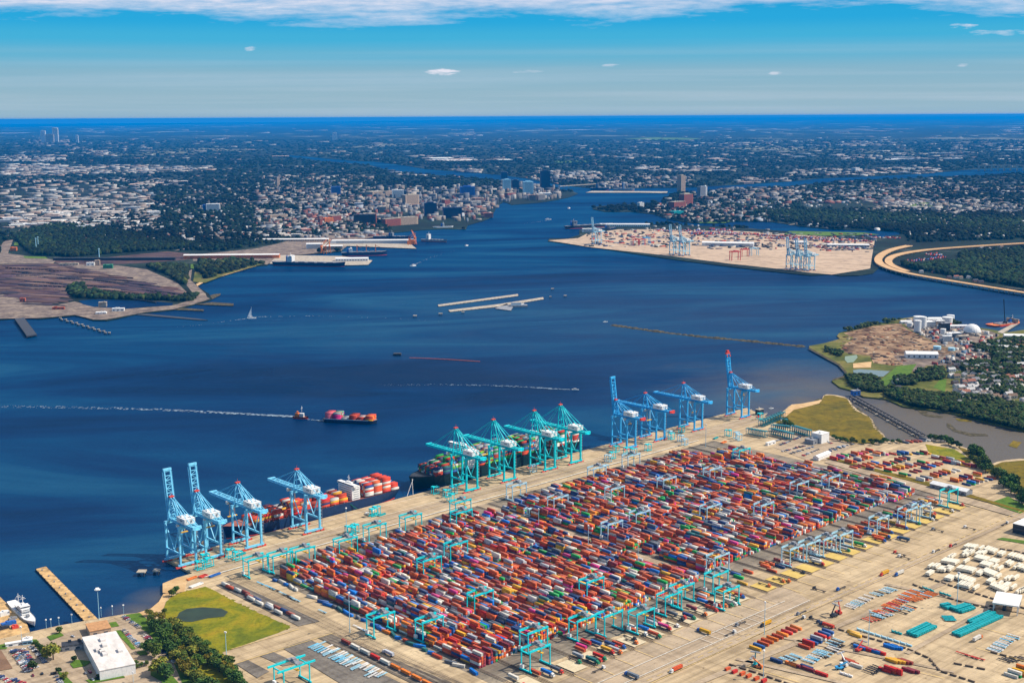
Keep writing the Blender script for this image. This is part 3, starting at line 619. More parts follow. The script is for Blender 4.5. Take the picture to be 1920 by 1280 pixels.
for i, (pts, w) in enumerate([([(-60, 455), (25, 445), (70, 410), (130, 385), (200, 358), (300, 335)], 26), ([(0, 398), (120, 380), (260, 372), (420, 362)], 14), ([(110, 440), (240, 412), (360, 392), (520, 372)], 12), ([(330, 470), (480, 440), (560, 412), (640, 380), (760, 352)], 16), ([(560, 434), (700, 405), (800, 378)], 14), ([(1290, 395), (1420, 372), (1600, 358), (1930, 350)], 14), ([(1480, 422), (1620, 392), (1760, 372), (1930, 366)], 12), ([(1350, 410), (1450, 385), (1500, 350)], 12), ([(0, 345), (200, 338), (420, 332), (700, 330)], 20), ([(420, 450), (380, 420), (330, 395), (250, 360)], 12), ([(520, 430), (500, 400), (440, 365), (400, 335)], 12), ([(600, 428), (620, 395), (640, 360), (650, 335)], 12), ([(0, 372), (150, 358), (300, 350)], 14), ([(1250, 375), (1400, 365), (1560, 352), (1700, 345), (1930, 338)], 14), ([(1600, 425), (1640, 390), (1700, 355)], 12), ([(1750, 440), (1790, 405), (1850, 370)], 12), ([(1200, 318), (1500, 310), (1930, 300)], 22), ([(0, 300), (300, 296), (520, 290)], 24), ([(1560, 425), (1750, 412), (1930, 408)], 12)]):
    RP_ = [G(*p) for p in smooth(pts, 2)]
    for a_, b_ in zip(RP_, RP_[1:]):
        m_ = max(1, int(math.dist(a_, b_) / 16)); ROADPTS += [(a_[0] + (b_[0] - a_[0]) * t_ / m_, a_[1] + (b_[1] - a_[1]) * t_ / m_) for t_ in range(m_)]
    q = MB(); strip(q, RP_, w, Z0 + .5 + i * .02); tag(q.build('city_road', G_COALT), kind='structure')
sheet('dock_ground', [(360, 478), (480, 466), (540, 452), (600, 440), (720, 436), (740, 438), (660, 452), (650, 462), (640, 470), (590, 475), (530, 480), (500, 496), (470, 486), (362, 489)], G_COALT, 2)
for pts in [[q5(*p) for p in [(110, 215), (260, 220), (250, 240), (105, 240)]], [q5(*p) for p in [(170, 320), (340, 325), (360, 340), (190, 335)]], [q5(*p) for p in [(1430, 380), (1520, 382), (1480, 415), (1430, 412)]],
            [(920, 404), (905, 406), (888, 400), (905, 396)], [(1320, 412), (1350, 408), (1375, 412), (1360, 418), (1310, 418)], [(1480, 433), (1620, 436), (1650, 440), (1540, 442), (1470, 439)], [(1700, 381), (1740, 379), (1760, 386), (1700, 390)], [(1690, 398), (1730, 396), (1720, 404), (1700, 405)]]:
    sheet('grass_field', pts, G_LAWN, 4)
sheet('far_meadow', [(1022, 302.6), (1060, 301.5), (1100, 302), (1150, 303), (1100, 304.6), (1040, 305)], G_LAWN, 2)
sheet('far_meadow', [(1170, 260), (1230, 257.5), (1315, 259.5), (1300, 262), (1220, 262.5)], G_LAWN, 2)

# ------------------------------------------------------------------ quay cranes
def quay_crane(name, label, u, v=-1253, paint=M_CRANE_B, up=False, red_tip=False, apex=70.0, loc=None, rot=QROT, scale=1.0, trolley=-20, group='ship-to-shore cranes on the quay', back=22.0):
    """local origin between the waterside legs; +Y seaward, legs at y=0 and y=-29.5; x = +-9.3"""
    x, y = W(u, v) if loc is None else loc
    t = empty(name, label, 'crane', (x, y, Z0), rot, group); t.scale = (scale,) * 3
    X, Y2, TOP, GZ = 9.3, -29.5, 44.0, 46.0
    def P(n, f, m=paint, par=t):
        b = MB(); f(b); return b.build(n, m, par)
    for yy in (0, Y2):
        for xx in (-X, X):
            P('leg', lambda b: (b.bar((xx, yy, 3.2), (xx, yy, TOP), 2.1, 2.1)))
            def bog(b):
                for d in (-3.3, 3.3):
                    b.box(xx + d, yy, 1.1, 5.0, 2.0, 1.7); 
                    for w in (-1.6, 0, 1.6): b.cyl((xx + d + w, yy - .5, .55), (xx + d + w, yy + .5, .55), .55, n=8, m=1)
            P('bogie', bog, [M_RED, M_DARK])
        P('sill_beam', lambda b: b.box(0, yy, 3.1, 2 * X + 6, 1.9, 2.2))
        P('cross_beam', lambda b: b.box(0, yy, TOP + .6, 2 * X + 3, 2.4, 3.0))
    for xx in (-X, X):
        P('portal_beam', lambda b: b.bar((xx, 1.05, 15.5), (xx, Y2 - 1.05, 15.5), 1.5, 2.0))
        P('brace', lambda b: (b.bar((xx, -1, 43), (xx, Y2 / 2 - 3, 16.5), .9), b.bar((xx, Y2 + 1, 43), (xx, Y2 + 12.5, 16.5), .9)))
    # ladder tower by one landside leg
    def lad(b):
        for zz in range(4, 44, 4): b.box(X + 2.3, Y2 + 1.0, zz, 2.4, 3.0, .25); b.bar((X + 1.4, Y2 - .2, zz), (X + 3.2, Y2 + 2.2, zz + 4), .5, .25)
        for a, c in ((1.2, -.4), (3.4, -.4), (3.4, 2.4), (1.2, 2.4)): b.bar((X + a, Y2 + c, 3), (X + a, Y2 + c, 44), .22)
    P('stair_tower', lad, M_GREY)
    gx = 3.6
    def girder(b):
        for xx in (-gx, gx): b.box(xx, (2 + Y2 - back) / 2, GZ + 1.4, 1.3, 2 - Y2 + back, 2.6)
        n = 9
        for k in range(n): b.box(0, Y2 - back + 1 + k * (2 - Y2 + back - 2) / (n - 1), GZ + 2.2, 2 * gx, .8, .8)
        for s in (-1, 1):
            b.box(s * (gx + 1.6), (Y2 - back) / 2, GZ + .4, 1.1, -Y2 + back, .2)
            b.bar((s * (gx + 2.1), 0, GZ + 1.6), (s * (gx + 2.1), Y2 - back, GZ + 1.6), .15)
    P('main_girder', girder)
    P('girder_end', lambda b: (b.box(0, Y2 - back + .2, GZ + 2.2, 2 * gx + 3.6, 2.4, 3.2), b.box(0, Y2 - back - 2, GZ + .6, 5, 3, .4)), M_RED if paint is M_CRANE_D and u < 1500 else paint)
    # boom
    BL = 54.0
    def boom(b):
        for xx in (-gx, gx):
            b.box(xx, BL / 2, 1.4, 1.2, BL, 2.5)
        n = 12
        for k in range(n):
            y0 = 1 + k * (BL - 2) / (n - 1)
            b.box(0, y0, 2.0, 2 * gx, .7, .8)
            if k < n - 2: b.bar((-gx if k % 2 else gx, y0, 2.4), (gx if k % 2 else -gx, y0 + (BL - 2) / (n - 1), 2.4), .45)
        for s in (-1, 1):
            b.box(s * (gx + 1.5), BL / 2, .4, 1.0, BL - 2, .2); b.bar((s * (gx + 2.0), 1, 1.6), (s * (gx + 2.0), BL - 1, 1.6), .15)
    bm_ = MB(); boom(bm_); bo = bm_.build('boom', paint, t); bo.location = (0, 2.2, GZ)
    tip = MB(); tip.box(0, BL + 1.2, 1.6, 2 * gx + 2.6, 2.6, 2.6)
    if red_tip: tip.box(0, BL + 4.4, 1.6, 4.2, 3.6, 3.4); tip.box(-gx, BL - 3, 3.2, 1.6, 3.0, 1.2); tip.box(gx, BL - 3, 3.2, 1.6, 3.0, 1.2)
    tip.build('boom_tip', M_RED if red_tip else paint, bo)
    if up: bo.rotation_euler = (math.radians(82), 0, 0)
    else:
        P('forestay', lambda b: [(b.bar((s * 1.3, 2.0, apex - .5), (s * gx, 26, GZ + 3), .38), b.bar((s * 1.3, 2.0, apex - .5), (s * gx, 48, GZ + 3), .38)) for s in (-1, 1)])
    def ap(b):
        for s in (-1, 1):
            b.bar((s * 6.6, 0, TOP + 2), (s * 1.6, 1.4, apex), 1.0, 1.2)
            b.bar((s * 6.6, -8.5, GZ + 3), (s * 1.6, .6, apex), .8)
        b.bar((-4.0, .8, TOP + 14), (4.0, .8, TOP + 14), .7)
        b.bar((-5.3, .4, TOP + 7), (5.3, .4, TOP + 7), .7)
    P('apex_frame', ap)
    P('apex_cap', lambda b: (b.box(0, 1.2, apex + .6, 5.6, 3.2, 1.6), b.bar((0, 1.2, apex + 1), (0, 1.2, apex + 5), .2)), M_RED)
    P('backstay', lambda b: [(b.bar((s * 1.6, .4, apex), (s * gx, Y2 - 4, GZ + 3), .75), b.bar((s * 1.4, .4, apex), (s * gx, Y2 - back + 3, GZ + 3), .55), b.bar((s * 1.6, .4, apex), (s * gx, -18, GZ + 3), .6)) for s in (-1, 1)])
    # machinery house with roof gear
    mh = MB(); mh.box(0, Y2 + 1, GZ + 6.0, 12.5, 17.5, 5.6); mh = mh.build('machinery_house', M_WHITE, t)
    rg = MB(); rg.box(0, Y2 + 1, GZ + 9.0, 13.0, 18, .35); rg.box(-3, Y2 + 4, GZ + 9.7, 2, 2.6, 1.1); rg.box(3, Y2 - 3, GZ + 9.7, 2.2, 1.8, 1.0); rg.build('roof', M_WHITE, mh)
    for q_ in ((6.32, Y2 + 4, GZ + 6, .12, 2.2, 3.2), (6.32, Y2 - 3, GZ + 6.4, .12, 3, 1.6), (-6.32, Y2, GZ + 6.4, .12, 5, 1.4), (1.5, Y2 - 7.82, GZ + 6, 2.4, .12, 2.6)): vt = MB(); vt.box(*q_); vt.build('louvre', M_GREY, mh)
    # trolley, cab, spreader, cable reel
    P('trolley', lambda b: b.box(0, trolley, GZ - .6, 7.4, 6, 1.4), M_GREY)
    cb = P('operator_cab', lambda b: b.box(-3, trolley + 5, GZ - 3.2, 2.6, 3.2, 3.0), M_WHITE)
    gl = MB(); gl.box(-3, trolley + 6.66, GZ - 3.2, 2.2, .12, 2.2); gl.build('window', M_GLASS, cb)
    zsp = 28 if not up else 36
    P('spreader', lambda b: (b.box(0, trolley, zsp, 12.2, 2.3, .9), [b.bar((i, trolley + j, zsp), (i, trolley + j, GZ - 1), .18) for i in (-3, 3) for j in (-.9, .9)]), M_YEL)
    P('cable_reel', lambda b: b.cyl((X - 3, .0 + 1.5, 9.5), (X - 3, 2.6, 9.5), 3.0, n=18), M_TAN)
    return t
CR_L = [
    (659, M_CRANE_B, True, False, 71, 'pale blue quay crane with raised boom at the near left end of the quay'),
    (690, M_CRANE_B, True, False, 71, 'pale blue quay crane with raised boom, second from the left end of the quay'),
    (742, M_CRANE_B, False, False, 70, 'pale blue quay crane with lowered boom over the red cargo amidships of the near ship'),
    (822, M_CRANE_B, False, False, 70, 'pale blue quay crane with lowered boom beside the white bridge of the near ship'),
    (1065, M_CRANE_T, False, False, 79, 'teal quay crane with lowered boom over the bow of the green container ship'),
    (1131, M_CRANE_T, False, False, 79, 'teal quay crane with lowered boom, second from the bow of the green ship'),
    (1207, M_CRANE_T, False, False, 79, 'teal quay crane with lowered boom, third from the bow of the green ship'),
    (1258, M_CRANE_T, False, False, 79, 'teal quay crane with lowered boom nearest the stern of the green ship'),
    (1373, M_CRANE_D, True, False, 68, 'blue quay crane with raised boom just past the stern of the green ship'),
    (1438, M_CRANE_D, False, False, 68, 'blue quay crane with lowered boom close behind the raised one'),
    (1527, M_CRANE_D, False, False, 70, 'blue quay crane standing alone with its boom lowered over open water'),
    (1645, M_CRANE_D, True, True, 70, 'blue quay crane with a raised red-tipped boom at the far end of the quay')]
for i, (u, m, up, rt, ax, lb) in enumerate(CR_L):
    quay_crane('quay_crane', lb, u, -1254 if i < 4 else -1249, m, up, rt, ax, trolley=(-20, -24, 16, 12, 10, 18, 8, 22, -24, -6, -20, -22)[i])

# ------------------------------------------------------------------ yard gantries
def yard_gantry(paint, label, group, span=24.4, h=20.0, depth=11.0, cant=0.0):
    t = empty('yard_gantry', label, 'gantry crane', (0, 0, Z0), QROT, group)
    for xx in (-span / 2, span / 2):
        for yy in (-depth / 2, depth / 2):
            b = MB(); b.bar((xx, yy, 1.2), (xx, yy, h - 1), .9); b.build('leg', paint, t)
        b = MB(); b.box(xx, 0, 1.6, 1.2, depth + 4, 1.3); b.build('sill_beam', paint, t); b = MB(); b.bar((xx, -depth / 2, h - 2), (xx, depth / 2, h - 2), .9); b.build('end_tie', paint, t)
        b = MB()
        for yy in (-depth / 2 - 1.5, -depth / 2 + 1.5, depth / 2 - 1.5, depth / 2 + 1.5): b.box(xx, yy, .55, .9, 1.6, 1.0)
        b.build('bogie', M_DARK, t)
    for yy in (-depth / 2, depth / 2):
        b = MB(); b.box(0, yy, h, span + 2 + cant, 1.1, 1.6); b.bar((-span / 2, yy, h + 1.6), (span / 2, yy, h + 1.6), .2); b.build('girder', paint, t)
    b = MB(); b.box(3, 0, h + 1.6, 5.5, depth + 1, 1.2); b.box(3, 1, h + 3.2, 3.6, 4, 2.2); b.box(1.2, -3, h + 2.8, 1.6, 2, 1.6); tr = b.build('trolley', M_GREY, t)
    b = MB(); b.box(3, 0, h - 5, 2.3, 12, .7); [b.bar((3 + i, j, h - 5), (3 + i, j, h + 1), .16) for i in (-.8, .8) for j in (-3, 3)]; b.build('spreader', M_YEL, tr)
    b = MB(); b.box(-span / 2 - 1.2, depth / 2 - 2, 5, 1.8, 4, 3.0); b.build('electrical_house', M_WHITE, t)
    return t
gT = yard_gantry(M_CRANE_T, 'x', 'teal yard gantries'); gP = yard_gantry(M_RMG_P, 'x', 'grey-blue yard gantries')
TG = [(697, -1150), (728, -1144), (750, -1140), (802, -1134), (855, -1150), (907, -1150), (986, -1152), (950, -1120), (881, -1038), (829, -1020), (697, -932), (724, -892), (802, -909), (776, -806), (750, -776),
      (829, -795), (855, -785), (881, -768), (934, -778), (960, -784), (1013, -782), (987, -748), (908, -858), (1434, -1062), (1452, -764)]
PG = [(1085, -1156), (1216, -1140), (1295, -1150), (1059, -968), (1111, -972), (1085, -1082), (1243, -1042), (1321, -1030), (1137, -775), (1164, -772), (1190, -768), (1216, -764), (1295, -766), (1373, -757), (1347, -760), (1350, -912), (1242, -890), (1059, -815), (1164, -1060), (1400, -900), (1190, -930)]
def blk(u):
    if u < 1035: k = min(11, max(-1, round((u - 724) / 26.3))); return k, 724 + 26.3 * k
    k = min(15, max(0, round((u - 1058) / 26.3))); return k + 12, 1058 + 26.3 * k
def vz(v):
    return 'at the quay end' if v < -1105 else 'at the truck end' if v > -830 else 'in the middle' if v > -1000 else 'in the quayside half'
for src, lst, cn in ((gT, TG, 'teal'), (gP, PG, 'grey-blue')):
    cnt = {}; first = True
    for (u, v) in sorted(lst):
        k, uc = blk(u); key = (k, vz(v)); cnt[key] = cnt.get(key, 0) + 1
        ex = '' if cnt[key] == 1 else ', %s of them' % od(cnt[key])
        lb = '%s gantry %s of the %s container block from the left%s' % (cn, vz(v), od(k + 2), ex)
        x, y = W(uc, v)
        if first: src.location = (x, y, Z0); src['label'] = lb; first = False
        else: copy_tree(src, (x, y, Z0), QROT, lb)
rg = yard_gantry(M_CRANE_T, 'wide teal rail gantry over the rail terminal at the bottom edge', None, span=26, h=19, depth=15, cant=10)
rg.name = 'rail_gantry'; rg.location = (*G(548, 1283), Z0)

# ------------------------------------------------------------------ containers
PAL = [('rust red', '#bd4e2e', 19), ('orange red', '#d96030', 16), ('brick brown', '#9c4436', 8), ('maroon', '#86303c', 5), ('bright orange', '#e88028', 9), ('off-white', '#ddd8cc', 12), ('pale grey', '#b0b4ba', 9), ('navy blue', '#2a4678', 8),
       ('mid blue', '#2f62a6', 5), ('bright blue', '#1478d2', 3), ('green', '#22a552', 5), ('dark teal', '#2c6f72', 3), ('magenta', '#dc3f8c', 3), ('golden yellow', '#e8b030', 6), ('bright red', '#d4322b', 4), ('slate grey', '#5d6672', 6)]
PW = [p[2] for p in PAL]; PC = [L(p[1]) for p in PAL]
# per stack: (x, y, rot, base z, tiers [colour index], length, zone words)
CONT = []    # x, y, z, rot, length, colour, on_top, zone label, individual allowed
def hfield(k, v):
    return 0.5 + 0.5 * math.sin(k * 2.1 + v * 0.021) * math.cos(v * 0.033 - k * 1.3)
for k in range(28):
    uc = 724 + 26.3 * k if k < 12 else 1058 + 26.3 * (k - 12)
    v0, v1 = -1143, -800
    if k == 0: v0 = -1128
    if k >= 12: v0, v1 = -1142, -822
    if k >= 22: v1 = -812
    if k >= 26: v0 = -1110
    nb = int((v1 - v0) / 12.75)
    for bay in range(nb):
        vc = v0 + 6.4 + bay * 12.75; hf = hfield(k, vc)
        bh = 1.2 + 3.0 * hf + RND.uniform(-.7, .7)
        if k < 12 and vc > -840: bh += .3
        empty_bay = RND.random() < 0.035
        runcol = RND.choices(range(len(PAL)), PW)[0]
        for row in range(8):
            if empty_bay and RND.random() < .7: continue
            n = int(round(bh + RND.gauss(0, .95)))
            n = max(0 if RND.random() < .3 else 1, min(5, n))
            uu = uc - 10.0 + row * 2.86
            two = RND.random() < 0.10
            for tcount in range(n):
                ci = runcol if RND.random() < .2 else RND.choices(range(len(PAL)), PW)[0]
                zz = Z0 + .15 + tcount * 2.62
                if two:
                    for d in (-3.15, 3.15):
                        x, y = W(uu, vc + d); CONT.append((x, y, zz, QROT + math.pi / 2, 6.06, ci if d < 0 else RND.choices(range(len(PAL)), PW)[0], tcount == n - 1, (k, row, bay, tcount + 1, n, nb, d)))
                else:
                    x, y = W(uu, vc); CONT.append((x, y, zz, QROT + math.pi / 2, 12.19, ci, tcount == n - 1, (k, row, bay, tcount + 1, n, nb, 0)))
LOTC = []   # loose containers outside the blocks: px, py, rot offset, colour, tiers, words
def lotrow(p0, p1, n, rot, cols, where, tiers=(1, 1), chassis=False, jit=1.0, ln=12.19, skip=.0):
    for i in range(n):
        if RND.random() < skip: continue
        t = i / max(1, n - 1); x0, y0 = G(*p0); x1, y1 = G(*p1)
        x = x0 + (x1 - x0) * t + RND.uniform(-jit, jit) * .5; y = y0 + (y1 - y0) * t + RND.uniform(-jit, jit) * .5
        nt_ = RND.randint(*tiers)
        for k in range(nt_):
            ci = RND.choice(cols) if cols else RND.choices(range(len(PAL)), PW)[0]
            LOTC.append((x, y, Z0 + .2 + (1.15 if chassis else 0) + k * 2.62, rot + RND.uniform(-.02, .02), ln, ci, k == nt_ - 1, (where, i + 1, k + 1)))
AL = QROT + math.pi / 2     # containers lying across the quay direction
AQ = QROT
# lower-left chassis lot
lotrow((424, 1100), (556, 1160), 12, AL + .03, [0, 2, 5, 13, 5, 7], 'on the chassis lot beside the marsh, inner row', chassis=True, jit=3, skip=.2)
lotrow((415, 1097), (535, 1158), 9, AL + .03, [5, 5, 3, 6, 0], 'on the chassis lot beside the marsh, outer row', chassis=True, jit=3, skip=.3)
TRAIN = [2, 5, 5, 14, 5, 4, 4, 4, 4, 2, 2]
# right-hand lots (photo plan)
A = AQ
lotrow((1416, 1217), (1438, 1203), 4, AL + .0, [7, 13, 8, 1], 'in the front row of the truck lot', jit=.4)
lotrow((1440, 1203), (1492, 1178), 7, AL, [4, 1, 14, 4, 7, 0], 'in the back row of the truck lot', jit=.5)
lotrow((1508, 1214), (1552, 1190), 7, AL, [8, 14, 0, 5, 8, 6], 'in the middle row of the truck lot', tiers=(1, 2), jit=.5)
lotrow((1456, 1240), (1512, 1252), 3, AL, [7, 4, 0], 'beside the reach stacker', jit=1)
lotrow((1490, 1248), (1540, 1265), 3, AL, [4, 14, 3], 'by the lot fence', jit=1)
lotrow((1600, 1188), (1604, 1192), 2, AL, [13, 4], 'standing alone by the blue barrier', jit=.5)
lotrow((1668, 1214), (1681, 1215), 4, AL, [9], 'in the bright blue cluster', tiers=(1, 2), jit=.2)
lotrow((1672, 1240), (1700, 1242), 5, AL, [13, 13, 2], 'in the yellow row of the lower lot', jit=.6)
lotrow((1660, 1258), (1680, 1262), 3, AL, [14, 14, 0], 'in the red row of the lower lot', jit=.8, tiers=(1, 2))
lotrow((1703, 1258), (1712, 1259), 2, AL, [3, 3], 'in the maroon pair of the lower lot', jit=.2)
lotrow((1590, 1240), (1606, 1250), 3, AL, [14, 5, 0], 'by the mobile crane', jit=1)
lotrow((1895, 1268), (1925, 1262), 5, AL, [4, 5, 10, 13], 'in the bottom right corner stack', tiers=(1, 3), jit=.5)
lotrow((1612, 1215), (1650, 1225), 5, AL, [14, 6, 9, 14, 0], 'near the small crane, crosswise', jit=2)
lotrow((1365, 1256), (1432, 1278), 6, AL + math.pi / 2, [1, 14, 1], 'on end beside the fence at the bottom', jit=1, ln=6.06)
# truck side aprons: containers on chassis around the pads
for k in range(12):
    uc = 724 + 26.3 * k
    for j in range(4):
        if RND.random() < .45:
            x, y = W(uc - 9 + 5.4 * j + RND.uniform(-.5, .5), -775 + RND.uniform(-8, 10))
            LOTC.append((x, y, Z0 + 1.35, AL + RND.uniform(-.03, .03), 12.19, RND.choices(range(len(PAL)), PW)[0], True, ('on a chassis behind block %s' % od(k + 2), j + 1, 1)))
for k in range(12, 28):
    uc = 1058 + 26.3 * (k - 12)
    for j in range(4):
        for dv in ((-795, -779) if RND.random() < .6 else (-790,)):
            if RND.random() < .6:
                x, y = W(uc - 9 + 5.4 * j + RND.uniform(-.8, .8), dv + RND.uniform(-4, 6))
                LOTC.append((x, y, Z0 + .3, AL, 12.19, RND.choices(range(len(PAL)), PW)[0], True, ('on the apron behind block %s, line %s' % (od(k + 2), 'one' if dv < -785 else 'two'), j + 1, 1)))
# upper right lot
for r_, (p0, p1, n) in enumerate([((1562, 862), (1636, 846), 12), ((1592, 868), (1650, 852), 9), ((1600, 878), (1640, 868), 6), ((1645, 853), (1738, 851), 14), ((1630, 880), (1700, 862), 10), ((1665, 884), (1735, 868), 10), ((1692, 893), (1760, 870), 11),
                                  ((1725, 902), (1800, 880), 10), ((1755, 860), (1800, 866), 6), ((1775, 868), (1822, 876), 6), ((1780, 905), (1840, 890), 8), ((1812, 910), (1860, 897), 7), ((1640, 893), (1665, 897), 4), ((1698, 830), (1738, 826), 6)]):
    lotrow(p0, p1, n, AL - .05, None, 'in row %s of the far right lot' % NUM[min(10, r_ + 1)] if r_ < 10 else 'in outer row %s of the far right lot' % NUM[r_ - 9], tiers=(1, 2), jit=2, skip=.08)
lotrow((585, 1070), (600, 1058), 3, AL, [5, 6, 15], 'by the quay gate', jit=1)
# lines of boxes and empty flats between the first block and the road
for i in range(34):
    v = -1120 + i * 9.5
    if RND.random() < .75:
        x, y = W(703 + RND.uniform(-1.5, 1.5), v); LOTC.append((x, y, Z0 + .2, AL + RND.choice((0, .5, -.4)) * RND.random(), 12.19 if RND.random() < .6 else 6.06, RND.choice([11, 5, 6, 9, 8, 0, 4, 15, 5]), True, ('in the loose line left of the first block', i + 1, 1)))
# container mesh: corner posts, corrugated recessed sides, door gear, ribbed roof
def container_mesh(ln):
    b = MB(); w, h = 2.44, 2.59; a, c = ln / 2, w / 2
    for x in (-a + .09, a - .09):
        for y in (-c + .09, c - .09): b.box(x, y, h / 2, .18, .18, h)
    for y in (-c + .07, c - .07): b.box(0, y, .1, ln - .36, .14, .2); b.box(0, y, h - .08, ln - .36, .14, .15)
    for x in (-a + .07, a - .07): b.box(x, 0, .1, .14, w - .36, .2); b.box(x, 0, h - .08, .14, w - .36, .15)
    n = int(ln / .56); P = []
    for s in (-1, 1):
        pts = []
        for i in range(n + 1):
            x = -a + .18 + (ln - .36) * i / n; pts.append((x, s * (c - (.05 if i % 2 else .10))))
        base = [(x, y, .2) for x, y in pts] + [(x, y, h - .15) for x, y in pts]; m = len(pts)
        b.add(base, [(i, i + 1, m + i + 1, m + i) if s < 0 else (i + 1, i, m + i, m + i + 1) for i in range(m - 1)])
    for i in range(n // 2):
        x = -a + .3 + (ln - .6) * (i + .5) / (n // 2); b.box(x, 0, h - .035, .3, w - .4, .03)
    b.box(0, 0, h / 2, ln - .3, w - .3, h - .12)
    for y in (-.62, -.3, .3, .62): b.bar((a - .02, y, .25), (a - .02, y, h - .2), .06)
    b.box(a - .06, 0, h / 2, .05, .06, h - .4)
    me = b.mesh('container_body', M_OBJ); return me
CM40, CM20 = container_mesh(12.19), container_mesh(6.06)
allc = [(math.hypot(c[0], c[1]), 0, c) for c in CONT if c[6]] + [(math.hypot(c[0], c[1]), 1, c) for c in LOTC]
# rail wagon loads are added as individuals first
TR = []
pA, pB = G(640, 1203), G(812, 1290)
trot = math.atan2(pB[1] - pA[1], pB[0] - pA[0]); tl = math.dist(pA, pB); nw = int(tl / 14.6)
def grown(n, loc, ci, rot, ln, label, grp):
    o = bpy.data.objects.new('shipping_container', CM40 if ln > 8 else CM20); COL.objects.link(o)
    o.location = loc; o.rotation_euler = (0, 0, rot); c = PC[ci]; v = RND.uniform(.85, 1.1)
    o.color = (min(1, c[0] * v), min(1, c[1] * v), min(1, c[2] * v), 1)
    return tag(o, label, 'container', grp)
wag = MB(); wag.box(0, 0, 1.15, 13.6, 1.2, .35); wag.box(-6.2, 0, 1.2, 1.0, 2.6, .45); wag.box(6.2, 0, 1.2, 1.0, 2.6, .45); wag.box(0, 1.2, 1.15, 12.4, .2, .3); wag.box(0, -1.2, 1.15, 12.4, .2, .3)
wt = empty('rail_wagon', 'x', 'rail wagon', (0, 0, Z0 + .2), 0, 'container wagons of the train'); wag.build('frame', M_GREY, wt)
for s in (-4.7, 4.7):
    q = MB()
    for d in (-.9, .9):
        for e in (-.75, .75): q.cyl((s + d, e - .07, .45), (s + d, e + .07, .45), .45, n=8)
    q.box(s, 0, .6, 2.6, 1.5, .3); q.build('bogie', M_DARK, wt)
for i in range(nw):
    t = (i + .5) / nw; x = pA[0] + (pB[0] - pA[0]) * t; y = pA[1] + (pB[1] - pA[1]) * t
    lb = 'grey flat wagon carrying the %s container of the train counted from the far end' % od(i + 1)
    if i == 0: wt.location = (x, y, Z0 + .2); wt.rotation_euler = (0, 0, trot); wt['label'] = lb
    else: copy_tree(wt, (x, y, Z0 + .2), trot, lb)
    ci = TRAIN[i % len(TRAIN)]
    grown(0, (x, y, Z0 + 1.55), ci, trot, 12.19, '%s container riding the train, %s from its far end' % (PAL[ci][0], od(i + 1)), 'containers on the train')
for (d, kind, c) in sorted(allc, key=lambda q: q[0])[:300 - nw - 1]:
    x, y, z, r, ln, ci, top, inf = c
    if kind == 0:
        k, row, bay, ti, n, nb, dd = inf
        col = PAL[ci][0]
        lb = '%s container, block %s from left, lane %s, bay %s from trucks' % (col, od(k + 2), NUM[row + 1], NUM[nb - bay] if nb - bay < 11 else od(nb - bay))
        if dd: lb = lb.replace(' container', ' short container') + (' (near)' if dd > 0 else ' (far)')
        gr = 'containers stacked in the yard blocks'
    else:
        lb = '%s container %s, %s along' % (PAL[ci][0], inf[0], od(inf[1])) + (', %s tier' % od(inf[2]) if inf[2] > 1 else '')
        gr = 'loose containers around the yard'
    grown(0, (x, y, z), ci, r, ln, lb, gr)
rest = [c for (d, k, c) in sorted(allc, key=lambda q: q[0])[300 - nw - 1:]] + [c for c in CONT if not c[6]]
# one more template: body with a slightly proud frame so stacked boxes read apart
CTV = np.concatenate([BOXV]); CTF = BOXF
T = [(c[0], c[1], c[2]) for c in rest]; S = [(c[4], 2.44, 2.56) for c in rest]; Rr = [c[3] for c in rest]
cc_ = np.array([PC[c[5]] for c in rest]); cc_ = cc_ * RN.uniform(.8, 1.2, (len(cc_), 1))
# sun-bleached roofs: roof panel paint is a little paler than the sides on many boxes
fc = np.repeat(cc_[:, None, :], 5, 1); bl = RN.uniform(0.0, .22, (len(cc_), 1)); fc[:, 0, :] = fc[:, 0, :] * (1 - bl) + np.array([.50, .43, .34]) * bl
o = bulk('stacked_containers', CTV, CTF, T, S, Rr, np.clip(fc, 0, .95), M_ATTR)
tag(o, kind='stuff', label='thousands of mixed coloured shipping containers stacked across the yard', cat='containers')

